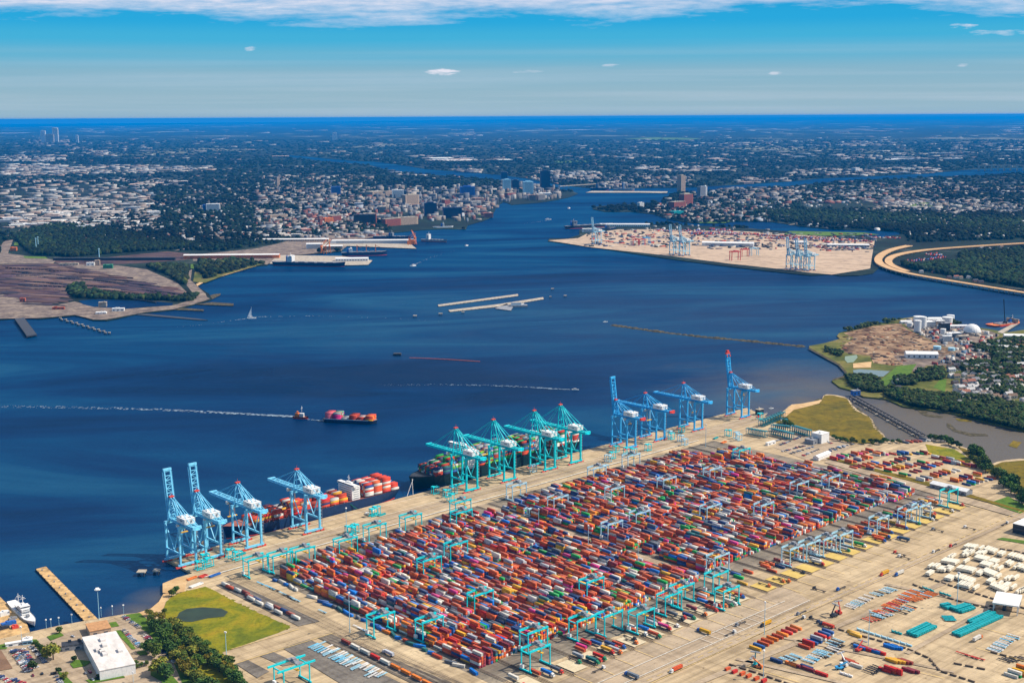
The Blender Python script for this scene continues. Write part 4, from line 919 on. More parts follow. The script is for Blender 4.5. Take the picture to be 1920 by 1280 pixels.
# ------------------------------------------------------------------ ships
def outline(L_, B_, bow, stern, n=22, wl=False):
    pts = []
    for i in range(n + 1):
        t = i / n; x = -L_ / 2 + L_ * t
        if t > 1 - bow: w = (1 - ((t - (1 - bow)) / bow) ** (1.7 if wl else 2.6))
        elif t < stern: w = .80 + .20 * (t / stern) ** .6 if not wl else .45 + .55 * (t / stern) ** .6
        else: w = 1
        pts.append((x, max(.02, w) * B_ / 2))
    return pts
def hull(name, label, L_, B_, D_, loc, rot, m, boot=M_RED, deck=M_RED, bow=.2, stern=.12, fc=3.0, cat='ship', dname='hull'):
    t = empty(name, label, cat, (loc[0], loc[1], 0), rot)
    dk = outline(L_, B_, bow, stern); wl = outline(L_ * .965, B_, bow * 1.15, stern * 1.3, wl=True)
    rings = [[(x, w, z) for x, w in o_] for o_, z in ((wl, -.5), (wl, 1.4), (dk, D_))]
    for r in (2,): rings[r] = [(x, w, z + (fc * max(0, (x / L_ + .5 - .8) / .2) if x > 0 else 0)) for x, w, z in rings[r]]
    def skin(a, b, nm, mm):
        q = MB(); n = len(a)
        V = [(x, w, z) for x, w, z in a] + [(x, w, z) for x, w, z in b] + [(x, -w, z) for x, w, z in a] + [(x, -w, z) for x, w, z in b]
        fs = [(i + 1, i, n + i, n + i + 1) for i in range(n - 1)] + [(2 * n + i, 2 * n + i + 1, 3 * n + i + 1, 3 * n + i) for i in range(n - 1)]
        fs += [(0, 2 * n, 3 * n, n), (n - 1, 2 * n - 1, 4 * n - 1, 3 * n - 1)]
        q.add(V, fs); return q.build(nm, mm, t)
    skin(rings[0], rings[1], 'boot_stripe', boot); skin(rings[1], rings[2], dname, m)
    q = MB(); a = [(x, w * .995, z - .5) for x, w, z in rings[2]]; n = len(a); q.add(a + [(x, -w, z) for x, w, z in a], [(i + 1, i, n + i, n + i + 1) for i in range(n - 1)]); q.build('deck', deck, t)
    return t
def house(t, x, w, l, z, floors, m=M_WHITE, fm=M_BLUE, wing=True, fun=True, fh=2.8, name='superstructure'):
    b = MB(); Hh = floors * fh; b.box(x, 0, z + Hh / 2, l, w, Hh)
    if wing: b.box(x + l * .2, 0, z + Hh + 1.3, l * .5, w * 1.22, 2.6); b.box(x - .5, 0, z + Hh + 3, l * .3, w * .4, 1.2)
    for k in (1, floors - 1): b.box(x, 0, z + k * fh, l + 1.0, w + .8, .2)
    o = b.build(name, m, t)
    g = MB()
    for k in range(floors):
        for s in (-1, 1):
            g.box(x + s * (l / 2 + .03), 0, z + k * fh + 1.7, .14, w * .8, .45); g.box(x, s * (w / 2 + .03), z + k * fh + 1.7, l * .7, .14, .45)
    if wing: g.box(x + l * .2 + l * .25 + .03, 0, z + Hh + 1.7, .14, w * 1.15, 1.1); g.box(x + l * .2 - l * .25 - .03, 0, z + Hh + 1.7, .14, w * 1.1, 1.1)
    g.build('window_band', M_GLASS, o)
    mm = MB(); mm.bar((x, 0, z + Hh + 2), (x, 0, z + Hh + 12), .5); mm.bar((x, -3, z + Hh + 8), (x, 3, z + Hh + 8), .3); mm.box(x + .5, 0, z + Hh + 9.5, .4, 3.4, .4); mm.build('mast', M_WHITE, t)
    if fun:
        f = MB(); f.box(x - l * .5 - 4, 0, z + Hh * .5, 6, 7, Hh * 1.0); f.cyl((x - l * .5 - 4, 0, z + Hh), (x - l * .5 - 4, 0, z + Hh + 3.2), 1.6, n=10); f.build('funnel', fm, t)
    return o
def cargo(name, label, t, bays, rows, tiers, z0, pal, x0, gap=13.4, seed=1, wide=2.5, prob=1.0):
    r = random.Random(seed); T = []; S = []; Cc = []; ang = t.rotation_euler[2]; ca, sa = math.cos(ang), math.sin(ang)
    for b in range(bays):
        tb = tiers(b)
        if tb <= 0: continue
        for ro in range(rows):
            n = max(0, tb - (1 if r.random() < .25 else 0) - (r.choice((1, 2)) if r.random() > prob else 0))
            for k in range(n):
                lx = x0 + b * gap; ly = (ro - (rows - 1) / 2) * wide
                T.append((t.location[0] + lx * ca - ly * sa, t.location[1] + lx * sa + ly * ca, z0 + k * 2.62)); S.append((12.19, 2.42, 2.57)); Cc.append(L(pal(b, ro, k, r)))
    o = bulk(name, BOXV, BOXF, T, S, [ang] * len(T), Cc, M_ATTR)
    return tag(o, label, 'containers', kind='stuff')
MIXP = [p[1] for p in PAL for _ in range(p[2])]
# near ship: bow to the left
u0, u1 = 735, 985
s1 = hull('container_ship', 'container ship with navy hull, white bridge and red cargo moored at the left berth', u1 - u0, 33, 13.5, W((u0 + u1) / 2, -1281), QROT + math.pi, M_NAVY, M_RED, mat('ship_deck', (.30, .10, .07), .8))
house(s1, -55, 29, 12, 13.5, 6, fm=M_NAVY)
def p1(b, ro, k, r): return r.choice(['#d8452e', '#d8452e', '#e2572f', '#c93a34', '#d8d2c8', '#cfcac2', '#e4693a', '#2c4a86']) if k < 6 else '#d9482f'
cargo('ship_cargo', 'high red and white container stacks aft of the near ship\'s white bridge', s1, 4, 12, lambda b: (3, 7, 6, 6)[b] if b < 4 else 5, 14.2, p1, -116, seed=4, prob=.9)
cargo('ship_cargo', 'half unloaded red and grey containers forward of the near ship\'s bridge', s1, 10, 12, lambda b: (4, 3, 4, 3, 4, 5, 3, 4, 3, 2)[b], 14.0, lambda b, ro, k, r: r.choice(['#b8402c', '#d2492a', '#8f3a30', '#c9c4ba', '#de2b2b', '#9da0a5', '#dda32c', '#243a66', '#d2492a', '#b8402c']), -36, seed=9, prob=.75)
q = MB(); [q.box(-36 + i * 13.4, 0, 14.0, .7, 31, 1.8) for i in range(11)]; q.build('hatch_coamings', M_GREY, s1)
q = MB(); q.bar((-42, 15, 13), (-52, 19.5, 3.6), 1.2, .4); q.build('gangway', M_GREENP, s1)
# middle ship: bow to the left, green topsides
u0, u1 = 1014, 1322
s2 = hull('container_ship', 'long container ship with dark green hull and two white towers under the teal cranes', u1 - u0, 42, 15.5, W((u0 + u1) / 2, -1286), QROT + math.pi, mat('green_hull', (.004, .028, .035), .45), M_BLACK, M_DARK, bow=.17)
house(s2, 62, 38, 12, 15.5, 10, fun=False); house(s2, -70, 16, 12, 15.5, 9, wing=False, fm=M_GREENP, name='funnel_house')
GP = ['#2c6f72', '#1f8a4b', '#1f9a4b', '#6fb83a', '#b8402c', '#243a66', '#c9c4ba', '#8f3a30', '#2b5f52', '#d2492a', '#9da0a5', '#2f62a6']
cargo('ship_cargo', 'dark mixed containers stacked forward of the first tower of the green ship', s2, 4, 15, lambda b: (7, 7, 5, 4)[b], 16.2, lambda b, ro, k, r: r.choice(['#2c4f6f', '#243a66', '#2c6f72', '#b8402c', '#c9c4ba', '#1f8a4b', '#4a4f66'] if b > 1 else GP + ['#de2b2b', '#c9c4ba']), 78, seed=21, prob=.8)
cargo('ship_cargo', 'green and red containers stacked between the two towers of the green ship', s2, 8, 15, lambda b: (8, 8, 7, 8, 7, 8, 8, 7)[b], 16.2, lambda b, ro, k, r: r.choice(GP), -52, seed=22, prob=.8)
cargo('ship_cargo', 'tall red, green and white containers at the stern of the green ship', s2, 4, 15, lambda b: (7, 8, 8, 7)[b], 16.2, lambda b, ro, k, r: r.choice(['#1f6b45', '#c23a2a', '#d9d2c6', '#2c6f72', '#b8402c', '#e0ddd6']), -140, seed=23, prob=.9)
q = MB(); [q.box(-57 + i * 13.4, 0, 17, .6, 40, 3.0) for i in range(9)]; q.build('lashing_bridge', M_GREENP, s2)
mb = MB(); bow = W(1014, -1284)
mb.bar((bow[0] + 3, bow[1] + 2, 16), (*W(1000, -1260), 3.2), .35); mb.bar((bow[0] + 4, bow[1] + 3, 15.5), (*W(990, -1260), 3.2), .35)
tag(mb.build('mooring_line', M_WHITE), 'pale mooring lines running from the green ship\'s bow to the quay', 'rope')
# barge with containers and the tug pushing behind
g0, g1 = G(608, 788, 0), G(708, 793, 0)
brot = math.atan2(g1[1] - g0[1], g1[0] - g0[0]); bL = math.dist(g0, g1)
bg_ = hull('container_barge', 'dark container barge under way in the middle of the near water', bL, 22, 5, ((g0[0] + g1[0]) / 2, (g0[1] + g1[1]) / 2), brot, M_NAVY, M_BLACK, M_GREY, bow=.12, stern=.06, fc=1.0, cat='barge')
q = MB(); [q.bar((-bL / 2 + 6, s * 10.6, 5.6), (bL / 2 - 12, s * 10.2, 5.6), .3, .9) for s in (-1, 1)]; q.build('bulwark', M_WHITE, bg_)
cargo('barge_cargo', 'red, magenta and orange containers riding on the barge', bg_, 6, 7, lambda b: (4, 4, 1, 3, 2, 3)[b], 5.0, lambda b, ro, k, r: r.choice([['#d05a5a', '#c0394a', '#e06a7a'], ['#2e8f4e', '#d92f7e', '#c23a4a', '#9fa4a8'], ['#9fa4a8'], ['#c2452e', '#a33a2e'], ['#2c3a66', '#b8402c', '#c9c4ba'], ['#e0782a', '#dd5b33', '#d8482c', '#e0a02c']][b]), -34, gap=13.6, seed=5, wide=2.6)
tg = hull('tugboat', 'small dark tugboat with white wheelhouse following the barge', 27, 9, 3, G(564, 784, 0), brot, M_BLACK, M_RED, mat('tug_deck', (.35, .12, .07), .8), bow=.35, stern=.2, fc=1.5, cat='tugboat')
house(tg, 2, 5, 7, 3, 2, fm=M_ORANGE, fun=True, wing=False)
# wakes: broken foam flecks lying on the water
def wake(label, pts, w0, w1, n, seed=1, side=True):
    r = random.Random(seed); q = MB(); P = [G(*p, 0) for p in pts]; seg = [math.dist(P[i], P[i + 1]) for i in range(len(P) - 1)]; tot = sum(seg)
    for _ in range(n):
        s = r.random() ** 1.35; d = s * tot; i = 0
        while i < len(seg) - 1 and d > seg[i]: d -= seg[i]; i += 1
        a, b = P[i], P[i + 1]; f = d / seg[i]; w = w0 + (w1 - w0) * s; zf = .12 + r.random() * .5
        dx, dy = (b[0] - a[0]) / seg[i], (b[1] - a[1]) / seg[i]
        o_ = (r.choice((-1, 1)) * w / 2 + r.gauss(0, w * .10)) if side and r.random() < .6 else r.gauss(0, w * .22)
        x = a[0] + (b[0] - a[0]) * f - dy * o_; y = a[1] + (b[1] - a[1]) * f + dx * o_
        l = r.uniform(.5, 2.1) * (1.4 - s) * (1 + w0 * .07); h = l * r.uniform(.3, .8); an = math.atan2(dy, dx) + r.uniform(-.35, .35)
        c, sn = math.cos(an), math.sin(an); k = 6
        q.add([(x + l * math.cos(t) * c - h * math.sin(t) * sn, y + l * math.cos(t) * sn + h * math.sin(t) * c, zf) for t in [2 * math.pi * j / k for j in range(k)]], [tuple(range(k))])
    return tag(q.build('wake', mat('sea_foam', (.26, .34, .42), .9, .2, .2)), label, 'wake', kind='stuff')
wake('white foam wake trailing far to the left behind the tugboat', [(552, 781), (480, 777), (400, 773), (300, 768), (200, 765), (90, 763), (0, 762), (-60, 762)], 6, 14, 620, 2)
wake('foam churned between the tugboat and the barge', [(607, 789), (575, 786)], 4, 6, 60, 6, False)
wake('thin white wake behind the small motorboat in the open water', [(1078, 731), (1040, 729), (980, 725), (900, 722), (820, 721), (700, 722)], 2, 12, 240, 3)
wake('curved wake behind the boat near the left piers', [(773, 499), (790, 490), (815, 480), (850, 470)], 4, 16, 90, 4)
wake('faint wake beside the boat leaving the city channel', [(1030, 413), (1010, 416), (985, 419)], 4, 20, 60, 7)
wake('faint wake trailing left of the sailing boat', [(466, 597), (420, 603), (380, 609), (330, 613)], 2, 6, 40, 8)
wake('long faint foam line right of the sailing boat', [(480, 594), (600, 592), (760, 598), (860, 606)], 2, 8, 50, 9)
def boat(lb, px, py, L_, rot, hm=M_WHITE, sail=False, z=0):
    t = hull('sailboat' if sail else 'motorboat', lb, L_, L_ * .28, L_ * .11, G(px, py, 0), rot, hm, M_WHITE, M_WHITE, bow=.45, stern=.1, fc=L_ * .03, cat='boat')
    b = MB(); b.box(-L_ * .08, 0, L_ * .16, L_ * .34, L_ * .17, L_ * .12); o = b.build('cabin', M_WHITE, t)
    g = MB(); g.box(-L_ * .08, 0, L_ * .17, L_ * .345, L_ * .175, L_ * .04); g.build('window', M_GLASS, o)
    if sail:
        b = MB(); b.bar((0, 0, 0), (0, 0, L_ * 1.3), L_ * .02); b.bar((0, 0, L_ * .25), (-L_ * .45, 0, L_ * .25), L_ * .02); b.build('mast', M_WHITE, t)
        b = MB(); b.add([(0, .05, L_ * .27), (-L_ * .42, .05, L_ * .27), (0, .05, L_ * 1.2), (0, -.05, L_ * .27), (-L_ * .42, -.05, L_ * .27), (0, -.05, L_ * 1.2)], [(0, 2, 1), (3, 4, 5), (0, 1, 4, 3), (1, 2, 5, 4), (2, 0, 3, 5)]); b.build('sail', M_WHITE, t)
    return t
boat('white sailing boat alone in the left water off the piers', 472, 597, 22, .2, sail=True)
boat('white motorboat at the head of the curved wake off the left piers', 774, 499, 26, 3.9)
boat('small white boat nearer the end of the orange-craned pier', 875, 461, 22, 1.0)
boat('white boat entering the city channel with a faint wake', 1028, 412, 30, .2)
boat('small white boat farthest up the city channel', 1067, 391, 30, 1.1)
boat('pale motorboat at the right end of the thin wake', 1079, 731, 13, -.1)
boat('small pale boat left of the breakwater tip', 1135, 604, 12, .3)
boat('small white workboat off the seaward side of the second blue crane', 434, 942, 16, 2.9)
boat('small white boat close to shore past the far end of the quay', 1446, 766, 9, .4)

# larger vessels on the left piers and elsewhere
def freighter(lb, pa, pb, B_, D_, hm, wm_=M_WHITE, bridge=-.36, fl=5, gear=None, deck=M_GREY, fun=M_BLUE, name='cargo_ship', cat='ship'):
    a, b = G(*pa, 0), G(*pb, 0); L_ = math.dist(a, b); rot = math.atan2(b[1] - a[1], b[0] - a[0])
    t = hull(name, lb, L_, B_, D_, ((a[0] + b[0]) / 2, (a[1] + b[1]) / 2), rot, hm, M_RED, deck, cat=cat)
    house(t, L_ * bridge, B_ * .85, L_ * .07, D_, fl, wm_, fun, fh=3.0)
    q = MB(); [q.box(L_ * (-.22 + .13 * i), 0, D_ + .8, L_ * .09, B_ * .6, 1.6) for i in range(5)]; q.build('hatch_cover', M_GREY, t)
    if gear:
        for i in range(3):
            g = MB(); x = L_ * (-.16 + .2 * i); g.bar((x, 0, D_), (x, 0, D_ + 26), 2.2); g.bar((x, 0, D_ + 22), (x + L_ * .09, 0, D_ + 16), 1.4); g.build('deck_crane', gear, t)
    return t
freighter('long blue-hulled cargo ship with a white bridge alongside the near left pier', (512, 497), (648, 500), 30, 13, M_NAVY, fl=6, bridge=-.25)
freighter('dark ship with orange deck gear between the two left piers', (640, 480), (727, 478), 26, 13, M_NAVY, gear=M_ORANGE, bridge=-.3, fl=4)
freighter('grey ship berthed behind the long roofed pier', (700, 447), (770, 448), 22, 10, M_NAVY, wm_=M_GREY, bridge=0, fl=4)
freighter('grey vessel with white domes just right of the orange-craned pier', (790, 452), (838, 454), 20, 8, M_GREY, bridge=-.2, fl=6, fun=M_WHITE)
freighter('dark ship carrying a pale long deck off the tip of the far terminal', (1060, 429), (1150, 424), 34, 12, M_BLACK, wm_=M_GREY, bridge=-.33, fl=6)
freighter('dark barge-like ship moored behind the far terminal tip', (1100, 432), (1156, 430), 24, 8, M_NAVY, wm_=M_GREY, bridge=.2, fl=3)
freighter('grey ship in the left dry dock of the far shipyard', (1107, 357), (1142, 357), 40, 18, M_NAVY, wm_=M_GREY, bridge=-.1, fl=9)
freighter('pale ship with a tall white house in the far shipyard', (1150, 358), (1190, 358), 40, 16, M_GREY, bridge=0, fl=12)
freighter('small white ferry moored at the near city wharf', (812, 428), (850, 427), 22, 7, M_WHITE, bridge=0, fl=4)
# patrol ship bottom left
pa, pb = G(66, 1176, 0), G(22, 1133, 0)
ps = hull('patrol_ship', 'white patrol ship with a mast, berthed at the bottom left dock', math.dist(pa, pb), 11, 4.5, ((pa[0] + pb[0]) / 2, (pa[1] + pb[1]) / 2), math.atan2(pa[1] - pb[1], pa[0] - pb[0]), M_WHITE, M_NAVY, M_WHITE, bow=.35, fc=2)
house(ps, 2, 7.5, 16, 4.5, 2, fun=False); house(ps, -13, 6, 7, 4.5, 1, fun=False, wing=False, name='after_deckhouse')
q = MB(); q.box(16, 0, 5.6, 4, 3, 1.6); q.bar((17, 0, 5.8), (21, 0, 6.3), .4); q.build('foredeck_gun', M_GREY, ps)
q = MB(); q.box(-6, 3, 6.5, 7, 2, 1.2); q.box(-6, -3, 6.5, 7, 2, 1.2); q.build('launch', M_DARK, ps)

# ------------------------------------------------------------------ piers, docks and things in the water
def pier(name, label, pts, z=2.2, th=1.2, m=M_TIMBER, piles=True, cat='pier', pm=M_DARK, px=True, step=12):
    P = [G(p[0], p[1], z) for p in pts] if px else pts
    t = MB(); t.prism(P, z - th, z); o = t.build(name, m); tag(o, label, cat)
    per_ = sum(math.dist(P[i], P[(i + 1) % len(P)]) for i in range(len(P)))
    if piles:
        n = len(P); cx = sum(p[0] for p in P) / n; cy = sum(p[1] for p in P) / n
        if 'PILE' not in KIDS: KIDS['PILE'] = MB().cyl((0, 0, -.6), (0, 0, 2.7), .5, n=6).mesh('pile', pm)
        for i in range(n):
            a, b = P[i], P[(i + 1) % n]; k = max(1, int(math.dist(a, b) / max(step, per_ / 90)))
            for j in range(k):
                x = a[0] + (b[0] - a[0]) * j / k; y = a[1] + (b[1] - a[1]) * j / k
                c = bpy.data.objects.new('pile', KIDS['PILE']); COL.objects.link(c); c.parent = o; c.location = (x + (cx - x) * .004, y + (cy - y) * .004, 0); c.scale = (1, 1, (z + .5) / 2.7)
    return o
pier('timber_pier', 'long tan timber pier reaching out from the bottom left shore', [(67, 1066), (86, 1061), (184, 1160), (161, 1166)])
q = MB()
for i in range(9):
    t = i / 9 + .05; x, y = G(76 + 96 * t + RND.uniform(-3, 3), 1065 + 97 * t + RND.uniform(-2, 2)); q.box(x, y, 3.0, 1.2, 1.2, 1.3, RND.random())
tag(q.build('pier_clutter', M_GREY), 'small pale boxes scattered along the tan timber pier', 'boxes', kind='stuff')
pier('timber_dock', 'tan timber dock crowded with gear at the bottom left corner', [(-60, 1085), (0, 1118), (50, 1167), (57, 1186), (-40, 1212), (-90, 1180)])
pier('loading_pier', 'dark coal loading pier jutting from the left shore', [q5(*p) for p in [(110, 790), (180, 780), (275, 905), (200, 918)]], z=6, th=3, m=M_DARK)
pier('finger_pier', 'green-topped finger pier at the left point, nearest the road', [q5(*p) for p in [(1465, 682), (1750, 692), (1752, 676), (1590, 665)]], z=2, m=G_ROCK, piles=False)
pier('finger_pier', 'middle finger pier at the left point', [q5(*p) for p in [(1300, 722), (1525, 730), (1530, 720), (1340, 706)]], z=2, m=G_ROCK, piles=False)
pier('finger_pier', 'long dark finger pier at the left point', [q5(*p) for p in [(1000, 757), (1480, 798), (1560, 800), (1480, 788), (1100, 752)]], z=1.6, m=M_DARK, piles=False)
pier('rock_spit', 'short rocky spit with bushes at the left point', [q5(*p) for p in [(1560, 655), (1650, 612), (1655, 600), (1600, 606), (1545, 625)]], z=2, m=G_ROCK, piles=False)
pier('cargo_pier', 'pale concrete pier under the white freight sheds at the left', [(520, 478), (640, 480), (698, 488), (690, 496), (652, 497), (505, 494)], z=3, m=M_CONC)
pier('cargo_pier', 'long roofed cargo pier ending at the orange crane', [(600, 455), (770, 457), (781, 466), (655, 461), (598, 461)], z=3, m=M_CONC)
pier('wharf_deck', 'pale concrete deck at the seaward left corner of the port', [(305, 1093), (332, 1082), (352, 1080), (345, 1108), (318, 1112), (305, 1110)], z=3.2, m=G_SAND, piles=False)
pier('dry_dock_wall', 'pale wharf between the far shipyard ships', [(1098, 361), (1200, 361), (1250, 362), (1252, 359), (1110, 358)], z=4, m=M_CONC, piles=False)
def dolphin(lb, px, py, s=9, m=M_CONC, grp=None):
    x, y = G(px, py, 0); t = MB(); t.box(x, y, 4.4, s, s, 1.4); o = t.build('mooring_dolphin', m); tag(o, lb, 'mooring dolphin', grp)
    q = MB()
    for i in (-1, 1):
        for j in (-1, 1): q.cyl((x + i * s * .38, y + j * s * .38, -.6), (x + i * s * .3, y + j * s * .3, 3.7), .7, n=6)
    q.build('piles', M_DARK, o); return o
for i in range(10):
    px, py = 113 + i * 10.2, 599 + i * 3.1
    dolphin('pale mooring dolphin off the left shore, %s in the upper line from shore' % od(i + 1), px, py, 5.5, grp='mooring dolphins off the left shore')
    if i < 9: dolphin('pale mooring dolphin off the left shore, %s in the lower line from shore' % od(i + 1), px + 3, py + 3.0, 5, grp='mooring dolphins off the left shore')
for lb, px, py, s in [('pale mooring dolphin standing leftmost of those by the floating walkways', 778, 595, 9), ('grey dolphin below the left end of the floating walkways', 826, 591, 9), ('small grey dolphin below the middle of the floating walkways', 868, 588, 7),
                      ('pale dolphin farthest beyond the right end of the walkways', 1036, 544, 8), ('small dolphin just beyond the walkway\'s right tip', 1032, 559, 6), ('pale dolphin rightmost beyond the walkways', 1060, 557, 8),
                      ('pale topped dolphin off the near left end of the quay', 266, 1078, 9), ('dark dolphin between the pale one and the quay end', 294, 1076, 7)]: dolphin(lb, px, py, s)
q = MB(); x, y = G(745, 666, 0); q.box(x, y, 2.2, 16, 13, 3.2); q.box(x, y, 4.2, 15, 12, .6); [q.cyl((x + i, y + j, -.6), (x + i, y + j, .8), .8) for i in (-6, 6) for j in (-4, 4)]
tag(q.build('target_platform', M_DARK), 'dark square platform standing alone in the middle water', 'platform')
mb = MB(); P = [G(*p, 0) for p in [(768, 671), (800, 672), (840, 674), (900, 678)]]; strip(mb, P, 5.0, .5); strip(mb, P, 2.5, 1.0)
tag(mb.build('floating_boom', mat('rust_boom', (.30, .07, .05), .8)), 'long thin rust-red floating boom in the middle water', 'boom')
pier('floating_walkway', 'upper long pale floating walkway in the middle water', [(821, 571), (971, 551), (972, 554), (822, 574)], z=2, m=M_CONC)
pier('floating_walkway', 'lower long pale floating walkway in the middle water', [(841, 581), (935, 570), (1018, 557), (1020, 560), (938, 574), (843, 584)], z=2, m=M_CONC)
pier('floating_dock', 'flat grey work float left of the white moored barge', [(928, 578), (950, 569), (962, 575), (958, 582)], z=2, m=M_GREY)
fb = empty('moored_barge', 'white and grey moored barge tied to the lower floating walkway', 'barge', (*G(972, 575, 0), 0), .1)
b = MB(); b.box(0, 0, 2, 46, 20, 5); b.build('hull', M_GREY, fb); b = MB(); b.box(-6, 0, 7.5, 26, 14, 6); b.box(10, 2, 6.2, 10, 10, 3.4); b.build('deckhouse', M_WHITE, fb); b = MB(); b.box(-6, 0, 10.7, 27, 15, .4); b.build('roof', M_GREY, fb)

# small work objects on the near dock
for i, (px, py, l, w, h, m, lb) in enumerate([(16, 1170, 14, 4, 3, M_BLUE, 'blue workboat cradle on the bottom left dock'), (8, 1152, 9, 5, 4, M_WHITE, 'white equipment box at the left edge of the timber dock'), (24, 1160, 8, 3, 2, M_GREY, 'grey winch skid on the timber dock'), (5, 1178, 12, 4, 2.4, M_DARK, 'dark gear pile on the timber dock'), (28, 1176, 6, 4, 2.6, M_RED, 'red machinery on the timber dock by the patrol ship')]):
    b = MB(); x, y = G(px, py); b.box(x, y, 2.2 + h / 2, l, w, h, .7); b.box(x + 1, y, 2.2 + h + .4, l * .4, w * .6, .9, .7); b.box(x - 2, y + 1, 2.2 + h + .3, l * .2, w * .4, .6, .4); tag(b.build('dock_gear', m), lb, 'dock gear')

# ------------------------------------------------------------------ far terminal
FCR = [(1113, 461, 1.0, True, 'pale blue quay crane standing alone near the tip of the far terminal'), (1259, 481, 1.05, True, 'left crane of the blue pair at the middle of the far terminal'), (1277, 483, 1.05, True, 'right crane of the blue pair at the middle of the far terminal'),
       (1478, 508, 1.0, True, 'left of the three blue cranes by the right end of the far terminal'), (1495, 510, 1.0, True, 'middle of the three blue cranes by the right end of the far terminal'), (1511, 511, 1.0, True, 'right of the three blue cranes by the right end of the far terminal')]
fe = [G(1027, 452), G(1560, 514)]; frot = math.atan2(fe[1][1] - fe[0][1], fe[1][0] - fe[0][0]) + math.pi
for (px, py, sc, up, lb) in FCR: quay_crane('quay_crane', lb, 0, paint=M_RMG_P if px != 9 else None, up=up, loc=G(px, py - 3), rot=frot, scale=sc, group='quay cranes of the far terminal', apex=66)
def portal(lb, px, py, m, s=1.0, grp=None, rot=0.3):
    t = empty('mobile_gantry', lb, 'gantry crane', (*G(px, py), Z0), rot, grp); t.scale = (s,) * 3
    for xx in (-12, 12):
        for yy in (-6, 6): b = MB(); b.bar((xx, yy, 0), (xx, yy, 22), 1.6); b.build('leg', m, t)
    b = MB(); b.box(0, -6, 22.8, 28, 1.8, 2.4); b.box(0, 6, 22.8, 28, 1.8, 2.4); b.box(2, 0, 24.5, 7, 14, 2); b.build('girder', m, t)
for i, (px, py, m, s, c) in enumerate([(1192, 460, M_RED, 1, 'red gantry leftmost on the far terminal'), (1204, 460, M_RED, 1, 'red gantry second from the left on the far terminal'), (1212, 457, M_CRANE_D, 1, 'blue gantry beside the red pair on the far terminal'), (1378, 488, M_RED, 1.3, 'tall red gantry by the far terminal\'s long shed'),
                                       (1396, 481, M_RED, 1.1, 'red gantry right of the far terminal\'s long shed'), (1414, 479, M_RMG_P, 1.1, 'pale blue gantry right of the red ones on the far terminal'), (1443, 465, M_DARK, .7, 'small dark gantry between shed and container rows')]): portal(c, px, py, m, s)
def building(name, label, px, py, w, d, h, rot=0.0, m=M_WHITE, rm=None, cat='building', win=True, gable=0, group=None, units=2, at=None, setback=False):
    x, y = at if at else G(px, py)
    t = empty(name, label, cat, (x, y, Z0), rot, group); b = MB()
    if gable: b.gable(0, 0, 0, w, d, h, gable, 0, 0, 1, .6); b.build('walls', [m, rm or m], t)
    else:
        b.box(0, 0, h / 2, w, d, h); b.build('walls', m, t)
        b = MB(); b.box(0, 0, h + .25, w + .8, d + .8, .5)
        for k in range(units): b.box(w * RND.uniform(-.35, .35), d * RND.uniform(-.3, .3), h + .5 + 1.0, min(w * .16, 9), min(d * .18, 7), 2.0)
        if setback: b.box(0, 0, h + 3, w * .5, d * .5, 5.5)
        b.build('roof', rm or m, t)
    if win:
        g = MB(); fl = max(1, int(h / 3.6))
        if fl <= 2:
            for s in (-1, 1):
                for k in range(max(2, int(w / 9))): g.box(-w / 2 + w * (k + .5) / max(2, int(w / 9)), s * (d / 2 + .04), h * .45, 3.4, .16, h * .35)
        else:
            for f in range(fl):
                z = (f + .55) * h / fl
                for s in (-1, 1): g.box(0, s * (d / 2 + .06), z, w * .86, .2, h / fl * .3); g.box(s * (w / 2 + .06), 0, z, .2, d * .86, h / fl * .3)
        g.build('windows', M_GLASS, t)
    return t
building('freight_shed', 'long white-roofed shed on the far terminal', 1365, 461, 190, 34, 12, -.28, M_WHITE, cat='shed', gable=4)
building('freight_shed', 'low white shed near the tip of the far terminal', 1150, 424, 120, 30, 9, -.1, M_WHITE, cat='shed', gable=3)
building('freight_shed', 'white-roofed shed left of the far container rows', 1195, 424, 110, 36, 9, -.1, M_WHITE, cat='shed', gable=3)
building('freight_shed', 'pale blue-walled shed behind the three far cranes', 1590, 463, 150, 30, 9, -.15, M_GREY, M_WHITE, cat='shed', gable=3)
building('freight_shed', 'small white shed among the far container rows', 1500, 458, 46, 26, 10, -.15, M_WHITE, cat='shed', gable=3)
building('gate_house', 'twin white building on the rocky tip of the far terminal', 1105, 435, 60, 26, 14, .1, M_WHITE, cat='building')
T = []; S = []; Rr = []; Cc = []
def frow(p0, p1, n, depth, tiers, pal, rot, sk=.12):
    for i in range(n):
        for j in range(depth):
            if RND.random() < sk: continue
            t = (i + RND.uniform(-.2, .2)) / n; x0, y0 = G(p0[0] + (p1[0] - p0[0]) * t, p0[1] + (p1[1] - p0[1]) * t)
            x = x0 + j * 3 * math.sin(-rot); y = y0 + j * 13.5
            for k in range(RND.randint(1, tiers)): T.append((x, y, Z0 + .3 + 2.62 * k)); S.append((12.2, 2.44, 2.57)); Rr.append(rot + RND.choice((0, 0, 1.57)) * (RND.random() < .2)); Cc.append(L(RND.choice(pal)))
RP = ['#9a4a3c', '#8d8f96', '#b8b2a8', '#a8443a', '#8f3a30', '#a0303c', '#243a66', '#2f62a6', '#c9c4ba', '#d2492a', '#7c2433']
frow((1390, 440), (1640, 455), 80, 4, 3, RP, 0.9, .4); frow((1300, 440), (1390, 441), 22, 5, 4, RP + ['#2f62a6'], 0.9, .25); frow((1335, 432), (1375, 434), 10, 3, 4, RP, .9); frow((1230, 434), (1330, 434), 20, 5, 2, RP + ['#9da0a5'], 0.9, .5)
